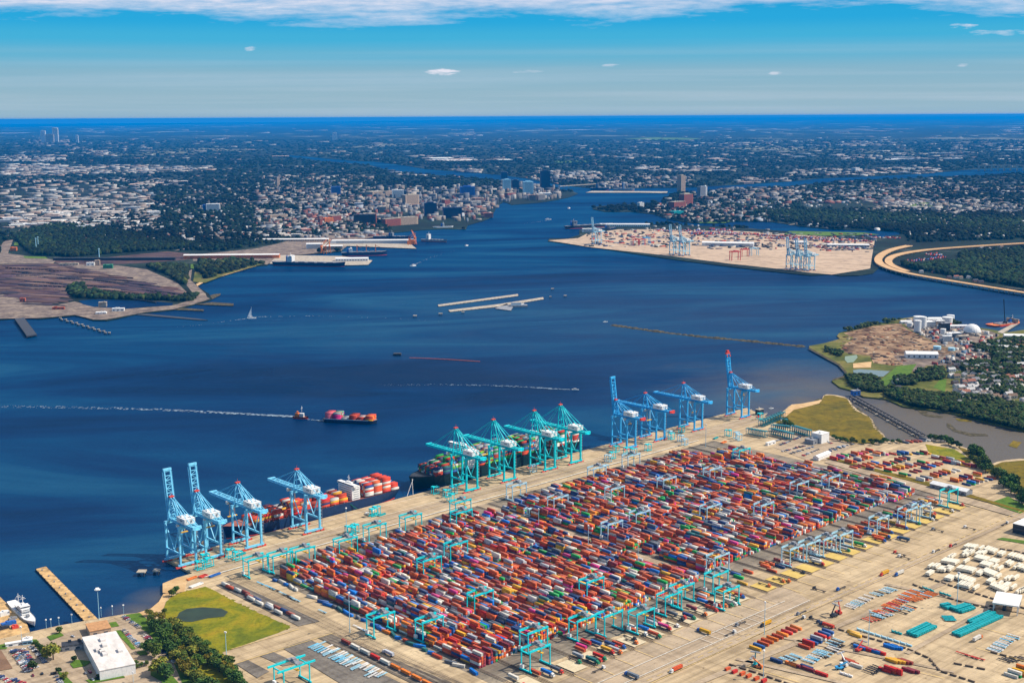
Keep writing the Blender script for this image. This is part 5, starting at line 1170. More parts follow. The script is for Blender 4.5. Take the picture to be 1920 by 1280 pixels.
frow((1520, 462), (1640, 468), 30, 2, 2, RP + ['#c9c4ba'] * 3, 0.5, .3); frow((1440, 448), (1560, 452), 36, 3, 3, RP, 0.9, .35); frow((1180, 445), (1260, 447), 18, 3, 2, ['#9da0a5', '#c9c4ba', '#5d6672', '#b8402c'], .5, .5); frow((1640, 446), (1690, 448), 12, 3, 2, RP + ['#c9c4ba'], .4, .3)
tag(bulk('far_containers', BOXV, BOXF, T, S, Rr, np.clip(np.array(Cc) * RN.uniform(.7, 1.15, (len(Cc), 1)), 0, .95), M_ATTR), 'red and blue container rows across the far terminal', 'containers', kind='stuff')
T = []; S = []; Rr = []; Cc = []
for _ in range(620):
    px = RND.uniform(1100, 1640); py = RND.uniform(429, 462) + (px - 1100) * .02; x, y = G(px, py); T.append((x, y, Z0 + .3)); S.append((RND.uniform(5, 26), RND.uniform(2.4, 9), RND.uniform(1.5, 5))); Rr.append(RND.choice((.3, 1.87))); Cc.append(L(RND.choice(['#3c4048', '#5d6672', '#9da0a5', '#c9c4ba', '#243a66', '#6b4a40', '#b8402c', '#2f3a2f'])))
tag(bulk('terminal_clutter', BOXV, BOXF, T, S, Rr, np.array(Cc), M_ATTR), 'parked chassis, trailers and gear scattered over the back of the far terminal', 'equipment', kind='stuff')
T = []; S = []; Rr = []; Cc = []
frow((1700, 492), (1780, 483), 18, 3, 2, RP + ['#d2492a'], .9, .35); frow((1740, 478), (1770, 481), 6, 2, 4, RP, .9)
tag(bulk('far_containers', BOXV, BOXF, T, S, Rr, np.clip(np.array(Cc), 0, .95), M_ATTR), 'red containers stacked in the lot inside the curved highway', 'containers', kind='stuff')

# ------------------------------------------------------------------ highway and bridges
def viaduct(label, pts, w, z=9.0, step=34, rail=True):
    P = [G(p[0], p[1], z) for p in smooth(pts, 2)]
    q = MB(); strip(q, P, w, z); base = len(q.v)
    q2 = MB(); 
    for s in (-1, 1):
        e = []
        for i, p in enumerate(P):
            a = Vector(P[max(0, i - 1)]); b = Vector(P[min(len(P) - 1, i + 1)]); d = (b - a).normalized(); e.append((p[0] - d.y * w / 2 * s, p[1] + d.x * w / 2 * s))
        q.add([(x, y, z + .9) for x, y in e] + [(x, y, z - 2.2) for x, y in e], [(i, i + 1, len(e) + i + 1, len(e) + i) for i in range(len(e) - 1)])
    q.add([(x, y, z - 2.2) for x, y in P], []) 
    t = tag(q.build('highway_bridge', mat('highway_concrete', '#c9a273', .9, .12, .05)), label, 'bridge')
    acc = 0; last = P[0]
    for i in range(1, len(P)):
        acc += math.dist(P[i], last); last = P[i]
        if acc > step and i < len(P) - 1:
            acc = 0; d = (Vector(P[i + 1]) - Vector(P[i])).normalized(); b = MB(); x, y = P[i]
            b.bar((x - d.y * w * .45, y + d.x * w * .45, z - 3.2), (x + d.y * w * .45, y - d.x * w * .45, z - 3.2), 3.0, 2.4)
            for s in (-.35, .35): b.cyl((x - d.y * w * s, y + d.x * w * s, -.6), (x - d.y * w * s, y + d.x * w * s, z - 4), 1.6, n=8)
            b.build('bridge_pier', M_CONC, t)
    c = MB(); c.add([(x, y, 0) for x, y in P][:0], [])
    return P
hp = viaduct('curved tan highway viaduct along the water at the right edge', [(2080, 573), (1925, 549), (1850, 537), (1770, 524), (1700, 512), (1662, 501), (1645, 490), (1650, 478), (1672, 467), (1705, 460)], 26)
hp2 = viaduct('inner tan highway branch sweeping right behind the tree-covered shore', [(1700, 508), (1672, 498), (1664, 489), (1672, 480), (1700, 473), (1745, 467), (1830, 461), (1930, 455), (2100, 448)], 24, 8)
# rail trestle over the creek
a, b = G(1600, 748, 0), G(1736, 824, 0)
tr = MB(); d = Vector((b[0] - a[0], b[1] - a[1])).normalized(); Lb = math.dist(a, b)
for s in (-4.5, 4.5):
    A1 = (a[0] - d.y * s, a[1] + d.x * s); B1 = (b[0] - d.y * s, b[1] + d.x * s); tr.bar((*A1, 5.2), (*B1, 5.2), 3.0, .9)
tro = tag(tr.build('rail_trestle', mat('weathered_steel', (.09, .085, .085), .9)), 'dark twin rail trestle crossing the brown creek', 'bridge')
k = MB()
for i in range(int(Lb / 14)):
    t = i * 14 / Lb; x = a[0] + (b[0] - a[0]) * t; y = a[1] + (b[1] - a[1]) * t
    k.bar((x - d.y * 7.5, y + d.x * 7.5, 3.6), (x + d.y * 7.5, y - d.x * 7.5, 3.6), 1.0, 1.0)
    for s in (-7, -2.5, 2.5, 7): k.cyl((x - d.y * s, y + d.x * s, -.6), (x - d.y * s, y + d.x * s, 3.4), .5, n=6)
k.build('trestle_bents', M_DARK, tro)
for i in range(6):
    t = .12 + i * .16; x = a[0] + (b[0] - a[0]) * t + d.y * 11; y = a[1] + (b[1] - a[1]) * t - d.x * 11
    q = MB(); q.box(x, y, 1.8, 4, 3, 2.6); q.box(x, y, 3.3, 4.6, 3.6, .5); tag(q.build('fender_box', M_CONC), 'pale fender box beside the rail trestle, %s from its far end' % od(i + 1), 'fender', 'fender boxes along the trestle')
building('bridge_house', 'small blue-grey house at the far end of the rail trestle', 1604, 740, 14, 9, 8, .3, M_BLUE, M_GREY)

# ------------------------------------------------------------------ trees near the camera
def crown_mesh(seed, r=5.5, h=9.0, lobes=9, leaves=620, base=(0.11, 0.17, 0.03)):
    rr = random.Random(seed); V = []; Fc = []; Cc = []
    C = []
    for i in range(lobes):
        a = rr.uniform(0, 6.28); d = rr.uniform(.1, .62) * r; z = h * rr.uniform(.38, .80); C.append((d * math.cos(a), d * math.sin(a), z, rr.uniform(.33, .52) * r, rr.uniform(.75, 1.3)))
    C.append((0, 0, h * .62, r * .6, 1.0))
    for (x, y, z, q, br) in C:
        b = len(V); n = len(IC1V)
        for p in IC1V: s = q * rr.uniform(.72, .95); V.append((x + p[0] * s, y + p[1] * s, z + p[2] * s * .82))
        Fc += [tuple(i + b for i in f) for f in IC1F]; Cc += [tuple(min(1, c * br * rr.uniform(.7, 1.1)) for c in base)] * len(IC1F)
    for i in range(leaves):
        x, y, z, q, br = rr.choice(C); u = rr.uniform(-.5, 1); a = rr.uniform(0, 6.28); s = math.sqrt(max(0, 1 - u * u)); q2 = q * rr.uniform(.92, 1.18)
        p = Vector((x + s * math.cos(a) * q2, y + s * math.sin(a) * q2, z + u * q2 * .85)); l = rr.uniform(.35, .85)
        e1 = Vector((rr.gauss(0, 1), rr.gauss(0, 1), rr.gauss(0, .6))).normalized(); e2 = e1.cross(Vector((rr.gauss(0, 1), rr.gauss(0, 1), rr.gauss(0, 1)))).normalized()
        b = len(V); V += [tuple(p + e1 * l), tuple(p + e2 * l), tuple(p - e1 * l), tuple(p - e2 * l)]; Fc.append((b, b + 1, b + 2, b + 3))
        k = br * rr.uniform(.7, 1.7); Cc.append((min(1, base[0] * k * rr.uniform(.9, 1.4)), min(1, base[1] * k), min(1, base[2] * k)))
    me = bpy.data.meshes.new('crown'); me.from_pydata(V, [], Fc); at = me.attributes.new('Col', 'FLOAT_COLOR', 'FACE')
    at.data.foreach_set('color', np.array([(*c, 1) for c in Cc], np.float32).ravel()); me.materials.append(M_LEAF); me.update(); return me
CROWNS = [crown_mesh(1), crown_mesh(2, base=(.17, .19, .03)), crown_mesh(3, base=(.06, .13, .03)), crown_mesh(4, 6.2, 8.0, 11, base=(.17, .16, .02)), crown_mesh(5, 4.6, 10, 8, base=(.08, .16, .028)), crown_mesh(6, base=(.045, .09, .024))]
CNAME = ['mid-green', 'olive green', 'dark green', 'broad yellow-green', 'slim green', 'very dark green']
b = MB(); b.cyl((0, 0, -.3), (0, 0, 4.2), .38, .26, 7)
for a_ in (0.4, 2.3, 4.4): b.cyl((0, 0, 2.8), (1.9 * math.cos(a_), 1.9 * math.sin(a_), 5.4), .2, .1, 5)
TRUNK = b.mesh('trunk', M_BARK)
def tree(x, y, s, k, label, grp, z=Z0):
    t = empty('tree', label, 'tree', (x, y, z), RND.uniform(0, 6.28), grp); t.scale = (s, s, s * RND.uniform(.9, 1.12))
    for n, me in (('trunk', TRUNK), ('crown', CROWNS[k])):
        o = bpy.data.objects.new(n, me); COL.objects.link(o); o.parent = t
# grove between marsh and the lower-left car park
rowi = 0
gl = [((282, 1166), (330, 1238)), ((302, 1172), (345, 1235)), ((330, 1178), (372, 1250)), ((310, 1215), (400, 1300)), ((350, 1195), (430, 1275)), ((340, 1240), (375, 1300)), ((375, 1215), (452, 1290)), ((405, 1235), (440, 1262)), ((395, 1290), (420, 1306))]
for ri, (p, q) in enumerate(gl):
    n = max(3, int(math.hypot(q[0] - p[0], q[1] - p[1]) / 9.5))
    for i in range(n):
        t = i / (n - 1); x, y = G(p[0] + (q[0] - p[0]) * t + RND.uniform(-3, 3), p[1] + (q[1] - p[1]) * t + RND.uniform(-2, 2)); k = RND.choice((0, 1, 2, 3, 4, 2, 0))
        tree(x, y, RND.uniform(.8, 1.35), k, '%s tree %s in line %s of the grove beside the car park' % (CNAME[k], od(i + 1), NUM[ri + 1] if ri < 10 else 'ten'), 'trees of the grove beside the marsh')
for (px, py, s, k, w) in [(100, 1236, 1.7, 1, 'round olive tree at the corner of the left parking rows'), (281, 1222, 1.5, 2, 'big dark tree right of the white-roofed building'), (289, 1232, 1.4, 0, 'tree just below the big one right of the white-roofed building'), (296, 1262, 1.7, 1, 'large olive tree at the bottom between two parking strips'), (310, 1272, 1.5, 2, 'dark tree at the bottom beside the large olive one'),
                          (66, 1212, .7, 4, 'little tree topmost in the planted strip of the left lot'), (72, 1216, .6, 5, 'little dark tree second in the planted strip of the left lot'), (78, 1222, .7, 5, 'little dark tree third in the planted strip of the left lot'), (84, 1227, .7, 1, 'little tree fourth in the planted strip of the left lot'),
                          (62, 1258, .9, 5, 'dark shrub-like tree at the foot of the left parking rows'), (110, 1262, .6, 5, 'small tree in the lower planted strip, upper one'), (120, 1272, .7, 1, 'small tree in the lower planted strip, lower one'), (140, 1240, .6, 5, 'tiny dark tree on the lawn before the white building'), (112, 1187, .7, 0, 'small tree on the lawn by the waterfront road'),
                          (225, 1250, .55, 4, 'tiny tree left of three along the building front'), (240, 1248, .55, 1, 'tiny tree middle of three along the building front'), (255, 1246, .55, 4, 'tiny tree right of three along the building front'), (308, 1150, .6, 0, 'low tree by the beach end of the marsh'), (322, 1118, .8, 0, 'tree at the upper corner of the green marsh'), (330, 1108, .7, 2, 'small dark tree by the pale wharf deck'),
                          (280, 1155, .8, 1, 'olive tree nearest the beach at the top of the grove'), (292, 1158, .7, 3, 'yellow-green tree near the beach at the top of the grove'), (303, 1162, .8, 3, 'yellow-green tree by the mouth of the marsh pond')]:
    tree(*G(px, py), s, k, w, None)
for i in range(11):
    tree(*G(185 + i * 9.0, 1272 - i * 2.4), .5, RND.choice((0, 5, 4)), 'small hedge tree %s along the strip below the white building' % od(i + 1), 'hedge trees below the white building')
# tree belts around the right-hand creek
belts = [('along the lower edge of the brown marsh', [(1560, 823), (1600, 831), (1640, 833), (1690, 829)], 22, (.55, .9)), ('on the creek bank above the far right lot', [(1748, 826), (1775, 830), (1800, 838)], 9, (.9, 1.3)),
         ('in the belt beside the right marsh', [(1822, 846), (1834, 868), (1850, 884), (1878, 900), (1905, 925), (1935, 950)], 40, (1.0, 1.7)), ('by the brown marsh\'s near corner', [(1471, 795), (1484, 799)], 5, (.8, 1.1))]
for nm, pts, n, (s0, s1) in belts:
    P = [G(*p) for p in pts]; seg = [math.dist(P[i], P[i + 1]) for i in range(len(P) - 1)]; tot = sum(seg)
    for i in range(n):
        d = tot * (i + .5) / n; j = 0
        while d > seg[j]: d -= seg[j]; j += 1
        f = d / seg[j]; x = P[j][0] + (P[j + 1][0] - P[j][0]) * f + RND.uniform(-1, 1) * 5 * s1; y = P[j][1] + (P[j + 1][1] - P[j][1]) * f + RND.uniform(-1, 1) * 8 * s1
        k = RND.choice((0, 2, 5, 4, 2)); tree(x, y, RND.uniform(s0, s1), k, '%s tree %s, %s along' % (CNAME[k], nm, od(i + 1)), 'trees around the right creek')

# ------------------------------------------------------------------ cars, trucks, poles
def car_proto(kind):
    b = MB(); g = MB()
    if kind == 'van': b.box(0, 0, 1.05, 4.9, 1.9, 1.5); b.box(1.9, 0, .65, 1.5, 1.88, .8); g.box(1.2, 0, 1.45, 2.2, 1.94, .5)
    else:
        b.add([(-2.25, -.88, .35), (2.25, -.88, .35), (2.25, .88, .35), (-2.25, .88, .35), (-2.2, -.86, .95), (2.2, -.84, .85), (2.2, .84, .85), (-2.2, .86, .95)], [(4, 5, 6, 7), (0, 1, 5, 4), (1, 2, 6, 5), (2, 3, 7, 6), (3, 0, 4, 7)])
        b.box(-.35, 0, 1.42, 1.7, 1.35, .08); g.add([(-1.7, -.8, .93), (1.1, -.8, .88), (1.1, .8, .88), (-1.7, .8, .93), (-1.15, -.66, 1.38), (.45, -.66, 1.38), (.45, .66, 1.38), (-1.15, .66, 1.38)], [(4, 5, 6, 7), (0, 1, 5, 4), (1, 2, 6, 5), (2, 3, 7, 6), (3, 0, 4, 7)])
    w = MB()
    for x in (-1.4, 1.4):
        for y in (-.85, .85): w.cyl((x, y - .1, .33), (x, y + .1, .33), .33, n=8)
    return b.mesh('car_body', objpaint), g.mesh('car_glass', M_GLASS), w.mesh('car_wheels', M_TYRE)
objpaint = objmat('car_paint', .25, .08, .3)
CARM = {'car': car_proto('car'), 'van': car_proto('van')}
CARC = [('white', (.75, .75, .75), 7), ('silver', (.45, .47, .5), 6), ('black', (.02, .02, .025), 4), ('dark blue', (.02, .05, .16), 4), ('red', (.55, .03, .04), 3), ('grey', (.2, .21, .23), 4), ('sky blue', (.15, .35, .6), 1), ('maroon', (.22, .02, .05), 1), ('beige', (.5, .43, .33), 2)]
ncar = 0
def car(x, y, rot, label_where, grp, sc=1.0):
    global ncar
    cn, cc, _ = RND.choices(CARC, [c[2] for c in CARC])[0]; kd = 'van' if RND.random() < .12 else 'car'
    o = bpy.data.objects.new('parked_car' if kd == 'car' else 'parked_van', CARM[kd][0]); COL.objects.link(o); o.location = (x, y, Z0 + .35); o.rotation_euler = (0, 0, rot); o.color = (*cc, 1); o.scale = (sc,) * 3
    tag(o, '%s %s %s' % (cn, kd, label_where), kd, grp)
    for nm, me in (('windows', CARM[kd][1]), ('wheels', CARM[kd][2])):
        c = bpy.data.objects.new(nm, me); COL.objects.link(c); c.parent = o
    ncar += 1
def carrow(p0, p1, pitch, where, grp, rot=None, skip=.12, side=math.pi / 2):
    a, b = G(*p0), G(*p1); n = max(2, int(math.dist(a, b) / pitch)); d = math.atan2(b[1] - a[1], b[0] - a[0])
    for i in range(n):
        if RND.random() < skip: continue
        t = (i + .5) / n; car(a[0] + (b[0] - a[0]) * t + RND.uniform(-.3, .3), a[1] + (b[1] - a[1]) * t + RND.uniform(-.3, .3), d + side + RND.choice((0, math.pi)) + RND.uniform(-.04, .04), '%s, %s down' % (where, od(i + 1)), grp)
GC = 'cars in the waterfront car parks'
for i, (p0, p1, w) in enumerate([((22, 1219), (52, 1260), 'in the first parking row of the left lot'), ((36, 1218), (62, 1254), 'in the second parking row of the left lot'), ((57, 1212), (86, 1243), 'in the third parking row beside the planted strip'), ((230, 1180), (264, 1214), 'in the row along the white building\'s right side'), ((231, 1155), (263, 1178), 'in the upper row nearest the beach'),
                                 ((269, 1190), (330, 1243), 'in the long row beside the grove'), ((18, 1273), (48, 1282), 'in the bottom edge row of the left lot'), ((57, 1268), (84, 1262), 'in the lower middle row'), ((100, 1262), (116, 1282), 'in the lower row by the planted strip'), ((148, 1266), (182, 1257), 'in the row before the white building'), ((190, 1259), (222, 1252), 'in the front row by the small trees'),
                                 ((115, 1220), (126, 1214), 'beside the small grey building'), ((125, 1198), (140, 1192), 'on the pad by the waterfront road'), ((225, 1252), (262, 1243), 'close under the building front'), ((170, 1276), (220, 1262), 'in the hedge-side row'), ((250, 1250), (275, 1243), 'at the right end of the building front'), ((-10, 1262), (20, 1280), 'in the far bottom left corner')]):
    carrow(p0, p1, 3.1 if i in (0, 1, 2, 5) else 3.6, w, GC, skip=.1)
    if i in (0, 1): carrow((p0[0] + 7, p0[1] - 1.5), (p1[0] + 7, p1[1] - 1.5), 3.2, w.replace(' row', ' double row'), GC, skip=.25)
GR = 'cars in the lot beside the white workshop'
for i, (p0, p1) in enumerate([((1462, 835), (1500, 820)), ((1466, 847), (1510, 836)), ((1482, 851), (1525, 838)), ((1503, 856), (1537, 842)), ((1555, 843), (1600, 833)), ((1545, 850), (1585, 838)), ((1535, 822), (1560, 832)), ((1450, 828), (1476, 822))]):
    carrow(p0, p1, 3.4, 'in row %s of the lot below the white workshop' % NUM[i + 1], GR, skip=.3)
building('warehouse', 'big white flat-roofed building among the bottom left car parks', 0, 0, 62, 78, 9, 0, M_WHITE, mat('white_roof', (.66, .62, .58), .9, .12, .08), at=(0, 0), units=6, win=False).location = (*[(a + b) / 2 for a, b in zip(G(147, 1200), G(262, 1246))], Z0)
wb = [o for o in COL.objects if o.name == 'warehouse'][-1]
c1, c2, c3, c4 = G(148, 1191, 14), G(208, 1180, 14), G(262, 1236, 14), G(193, 1252, 14)
wb.location = (sum(c[0] for c in (c1, c2, c3, c4)) / 4, sum(c[1] for c in (c1, c2, c3, c4)) / 4, Z0); wb.rotation_euler = (0, 0, math.atan2(c2[1] - c1[1], c2[0] - c1[0]))
wb.scale = ((math.dist(c1, c2) + math.dist(c3, c4)) / 124, (math.dist(c2, c3) + math.dist(c1, c4)) / 156, 1)
c1, c2, c3, c4 = G(160, 1170, 8), G(199, 1163, 8), G(208, 1177, 8), G(170, 1186, 8)
b1 = building('annexe', 'low tan-roofed annexe between the white building and the waterfront', 0, 0, 30, 20, 6, 0, M_TAN, mat('tan_roof', '#b98a5e', .9), at=(sum(c[0] for c in (c1, c2, c3, c4)) / 4, sum(c[1] for c in (c1, c2, c3, c4)) / 4), units=0, rot=math.atan2(c2[1] - c1[1], c2[0] - c1[0])) if False else building('annexe', 'low tan-roofed annexe between the white building and the waterfront', 0, 0, math.dist(c1, c2), math.dist(c2, c3), 6, math.atan2(c2[1] - c1[1], c2[0] - c1[0]), M_TAN, mat('tan_roof', '#b98a5e', .9), at=(sum(c[0] for c in (c1, c2, c3, c4)) / 4, sum(c[1] for c in (c1, c2, c3, c4)) / 4), units=0)
building('utility_building', 'small grey utility building left of the big white building', 136, 1215, 18, 10, 5, .35, M_GREY, M_DARK)
building('kiosk', 'pale blue kiosk by the waterfront road', 52, 1205, 8, 8, 4, .3, M_RMG_P, M_WHITE)
building('office_trailer', 'long white office trailer by the waterfront road', 29, 1209, 17, 3.6, 3, .45, M_WHITE, units=0)
building('workshop', 'white cube-like workshop beside the brown marsh', 1538, 828, 20, 17, 14, QROT, M_WHITE, units=1, win=False); building('workshop', 'low grey-roofed workshop wing left of the white cube', 1526, 830, 26, 15, 7, QROT, M_GREY, units=1)
building('tent_shed', 'long white tent shed at the edge of the employee lot', 1541, 858, 36, 9, 5, QROT + .1, M_WHITE, M_WHITE, gable=2.0, win=False)
building('warehouse', 'grey-roofed warehouse in the far right container lot', 1783, 920, 52, 15, 6, AL - .05, M_GREY, M_WHITE, gable=2.5)
building('office_trailer', 'white office trailer near the blue parked carriers', 1445, 833, 20, 4, 4, QROT, M_WHITE, units=0)
building('gatehouse', 'small dark-topped control building at the far end of the quay', 1424, 777, 12, 8, 9, QROT, M_DARK, M_CONC)
building('warehouse', 'white-roofed shed cut by the right edge below the verge', 1935, 995, 44, 26, 11, QROT, M_DARK, M_WHITE, units=1)
# open white shed lower right: posts carry a broad roof
ws = empty('open_shed', 'open-sided white-roofed shed by the teal beams', 'shed', (*G(1888, 1140), Z0), QROT + .35)
b = MB(); b.box(0, 0, 9.5, 34, 24, 1.4); b.build('roof', M_WHITE, ws)
for x in (-16, -5.5, 5.5, 16):
    for y in (-11, 11): b = MB(); b.bar((x, y, 0), (x, y, 8.8), .8); b.build('post', M_WHITE, ws)
b = MB(); b.box(-4, 2, 1.6, 9, 3, 2.6); b.box(7, -3, 1.6, 5, 3, 2.6); b.build('stored_gear', M_DARK, ws)

def lamp(label, px, py, h, grp=None, head=2.4):
    t = empty('light_mast', label, 'light mast', (*G(px, py), Z0), RND.uniform(0, 3), grp)
    b = MB(); b.cyl((0, 0, 0), (0, 0, h), .38 if h > 20 else .2, .22 if h > 20 else .12, 8); b.build('pole', M_RMG_P, t)
    b = MB(); b.box(0, 0, h + .2, head, head * .5, .7); b.cyl((0, 0, h - .6), (0, 0, h - .2), head * .45, n=10); b.build('lamp_head', M_WHITE, t)
for a in [('tall wide-headed light mast at the root of the timber pier', 186, 1161, 31, None, 6.5), ('tall light mast by the entry road beside the marsh', 425, 1240, 28), ('tall light mast standing over the loose boxes left of the yard', 656, 1186, 40), ('thin tall mast beside the third gantry on the quay road', 650, 1005, 34), ('thin mast on the white road line by the yellow truck', 1433, 1189, 32),
          ('tall mast in front of the teal beam cluster', 1794, 1138, 36), ('tall mast over the blue barrier of the right lot', 1628, 1210, 34), ('tall mast by the fence at the bottom of the truck lot', 1431, 1272, 26), ('thin mast at the edge of the white trailers', 1796, 1110, 20), ('thin mast near the right blue crane on the quay', 1323, 838, 34), ('light mast at the left corner of the waterfront road', 41, 1205, 16, None, 2.5)]: lamp(*a)
for i, (px, py) in enumerate([(87, 1178), (111, 1174), (135, 1168), (190, 1155), (211, 1152), (232, 1150), (250, 1278), (96, 1177)]): lamp('short street lamp along the bottom left waterfront, %s from the left' % od(i + 1), px, py, 9, 'street lamps along the waterfront', 1.6)
for i in range(9): lamp('tall floodlight mast along the block lane of the yard, %s from the truck end' % od(i + 1), *[(1196 - i * 31, 1066 - i * 11)][0], 30, 'yard floodlight masts') if i in (0, 3, 6) else None

def truck(label, px, py, rot, cabm=M_WHITE, load=None, grp='trucks on the terminal roads', at=None, z=Z0 + .5):
    x, y = at or G(px, py)
    t = empty('truck', label, 'truck', (x, y, z), rot, grp)
    b = MB(); b.box(7.2, 0, 1.6, 2.3, 2.45, 2.2); b.box(8.6, 0, 1.15, 1.0, 2.2, 1.2); b.box(6.6, 0, 2.95, 1.4, 2.2, .6); c = b.build('cab', cabm, t)
    b = MB(); b.box(8.38, 0, 2.1, .1, 2.1, .8); b.box(7.6, 0, 2.05, .9, 2.5, .6); b.build('window', M_GLASS, c)
    b = MB(); b.box(0, .5, 1.1, 13, .35, .3); b.box(0, -.5, 1.1, 13, .35, .3); b.box(-6.2, 0, 1.15, .5, 2.4, .3); b.box(5.2, 0, 1.15, .5, 2.4, .3); b.build('chassis', M_GREY if load else M_DARK, t)
    w = MB()
    for q in (-5.2, -3.9, 4.0, 5.2, 8.3):
        for s in (-1.0, 1.0): w.cyl((q, s - .18, .5), (q, s + .18, .5), .5, n=8)
    w.build('wheels', M_TYRE, t)
    if load is not None:
        nm, hexc = load; o = bpy.data.objects.new('truck_load', CM40); COL.objects.link(o); o.parent = t; o.location = (-.6, 0, 1.3); o.color = (*L(hexc), 1)
    return t
R_AQ = AQ
TRK = [('yellow container truck heading left on the near road', 1437, 1172, R_AQ + math.pi, M_DARK, ('y', '#e0a81c')), ('white tractor without load by the road edge at the lot', 1499, 1163, R_AQ, M_WHITE, None), ('yellow boom truck driving on the near road', 1504, 1150, R_AQ + math.pi, M_GREY, None), ('red truck with yellow container on the middle road', 1659, 1077, R_AQ + math.pi, M_RED, ('y', '#dfa521')),
       ('blue truck pulling a white container up the road', 1687, 1077, R_AQ + math.pi, M_BLUE, ('w', '#dad6cc')), ('white truck with an empty chassis on the road by the white trailers', 1756, 1034, R_AQ + math.pi, M_WHITE, None), ('red truck with an empty chassis farther up the road', 1788, 1023, R_AQ + math.pi, M_RED, None),
       ('dark truck crossing the apron behind the yellow pads', 1538, 1108, AL, M_DARK, None), ('blue truck with an empty chassis joining the near road', 1578, 1104, R_AQ + math.pi, M_BLUE, None), ('red tractor crossing the apron', 1689, 1040, AL, M_RED, None), ('white tractor beside the red one on the apron', 1697, 1047, AL, M_WHITE, None), ('white truck on the apron at the upper right', 1760, 996, AL, M_GREY, None),
       ('white truck farther along the upper right apron', 1820, 992, AL, M_WHITE, None), ('white truck near the right edge of the road', 1883, 984, R_AQ, M_WHITE, None), ('yellow container truck beside the near pads', 1321, 1187, AL, M_BLUE, ('y', '#d9a51c')), ('grey container truck on the dashed lane', 1186, 1270, R_AQ * 0 + AL, M_BLUE, ('g', '#6e7b8a')), ('orange container truck on the near road', 1269, 1257, R_AQ + math.pi, M_WHITE, ('o', '#d8592a')),
       ('white pickup-like tractor alone on the near road', 1368, 1190, R_AQ, M_WHITE, None), ('white van-like tractor on the asphalt near the pads', 1121, 1258, R_AQ, M_WHITE, None), ('truck with pale container on the road left of the train', 729, 1228, AL, M_WHITE, ('p', '#c8ccd4')), ('blue truck with blue container leaving the far pads', 1695, 1013, AL, M_BLUE, ('b', '#3d5f7c')), ('orange-cabbed truck with white load in the lower right lot', 1832, 1200, R_AQ, M_ORANGE, ('w', '#dad6cc')),
       ('grey truck on the long dashed road at the left', 1390, 1170, R_AQ + math.pi, M_GREY, None), ('dark truck in the fenced lane right of the reach stackers', 1532, 1164, AL, M_DARK, None), ('dark truck behind another in the fenced lane', 1546, 1172, AL, M_NAVY, None), ('truck with an orange box in the fenced lane', 1552, 1176, AL, M_NAVY, ('o', '#d0472c'))]
for a in TRK: truck(*a)
# trucks waiting in the transfer zones behind each block
CABS = [('white', M_WHITE), ('red', M_RED), ('blue', M_BLUE), ('black', M_DARK), ('orange', M_ORANGE), ('green', M_GREENP)]
for k in range(28):
    uc = 724 + 26.3 * k if k < 12 else 1058 + 26.3 * (k - 12)
    for j in range(4):
        if RND.random() < .42:
            cn, cm = RND.choice(CABS); x, y = W(uc - 8 + 5.2 * j, -757 + RND.uniform(-6, 8)); ci = RND.choices(range(len(PAL)), PW)[0]; ld = RND.random() < .45
            truck('%s-cabbed truck %s waiting behind block %s, slot %s' % (cn, 'with a %s container' % PAL[ci][0] if ld else 'with bare chassis', od(k + 2), NUM[j + 1]), 0, 0, AL + math.pi, cm, ('c', PAL[ci][1]) if ld else None, 'trucks waiting behind the blocks', at=(x, y), z=Z0 + .9)
# shuttle carriers on the quay
def shuttle(label, x, y, rot, paint, grp, z=Z0 + .5, load=None):
    t = empty('straddle_carrier', label, 'straddle carrier', (x, y, z), rot, grp)
    for s in (-2.4, 2.4):
        b = MB()
        for q in (-4.2, 4.2): b.bar((q, s, .9), (q, s, 9.2), .6)
        b.box(0, s, .95, 10.5, .7, .7); b.box(0, s, 9.4, 10.5, .6, .7)
        b.build('side_frame', paint, t)
        w = MB()
        for q in (-4.2, -1.5, 1.5, 4.2): w.cyl((q, s - .25, .6), (q, s + .25, .6), .6, n=8)
        w.build('wheels', M_TYRE, t)
    b = MB(); b.box(-3, 0, 9.9, 3.4, 5.2, 1.3); b.box(3.5, 0, 9.7, 1.2, 5.2, .7); b.build('top_frame', paint, t)
    b = MB(); b.box(4.3, 2.2, 7.8, 1.8, 1.6, 1.8); b.build('cab', M_WHITE, t)
    if load is not None:
        o = bpy.data.objects.new('carried_box', CM40); COL.objects.link(o); o.parent = t; o.location = (0, 0, 1.2); o.color = (*PC[load], 1)
    return t
sc0 = shuttle('x', 0, 0, 0, M_CRANE_T, 'straddle carriers around the quay'); sc1 = shuttle('x', 0, 0, 0, M_RMG_P, 'straddle carriers around the quay')
SHL = [(375, 1068, 0), (392, 1062, 0), (385, 1055, 0), (432, 1045, 0), (446, 1050, 0), (655, 1001, 0), (666, 998, 0), (660, 1003, 0), (700, 968, 0), (706, 964, 0), (816, 926, 0), (838, 932, 0), (850, 926, 0), (845, 940, 0), (1000, 885, 1), (1140, 866, 1), (1148, 860, 0), (1155, 848, 0), (1175, 851, 0), (1188, 853, 0), (1215, 845, 0),
       (1254, 820, 1), (1259, 824, 0), (1278, 811, 0), (1284, 835, 1), (1276, 828, 1), (1381, 822, 1), (1425, 786, 0), (1365, 818, 0), (1385, 826, 1), (1010, 948, 1), (990, 968, 1), (1135, 885, 1)]
f0 = f1 = True; cntq = {}
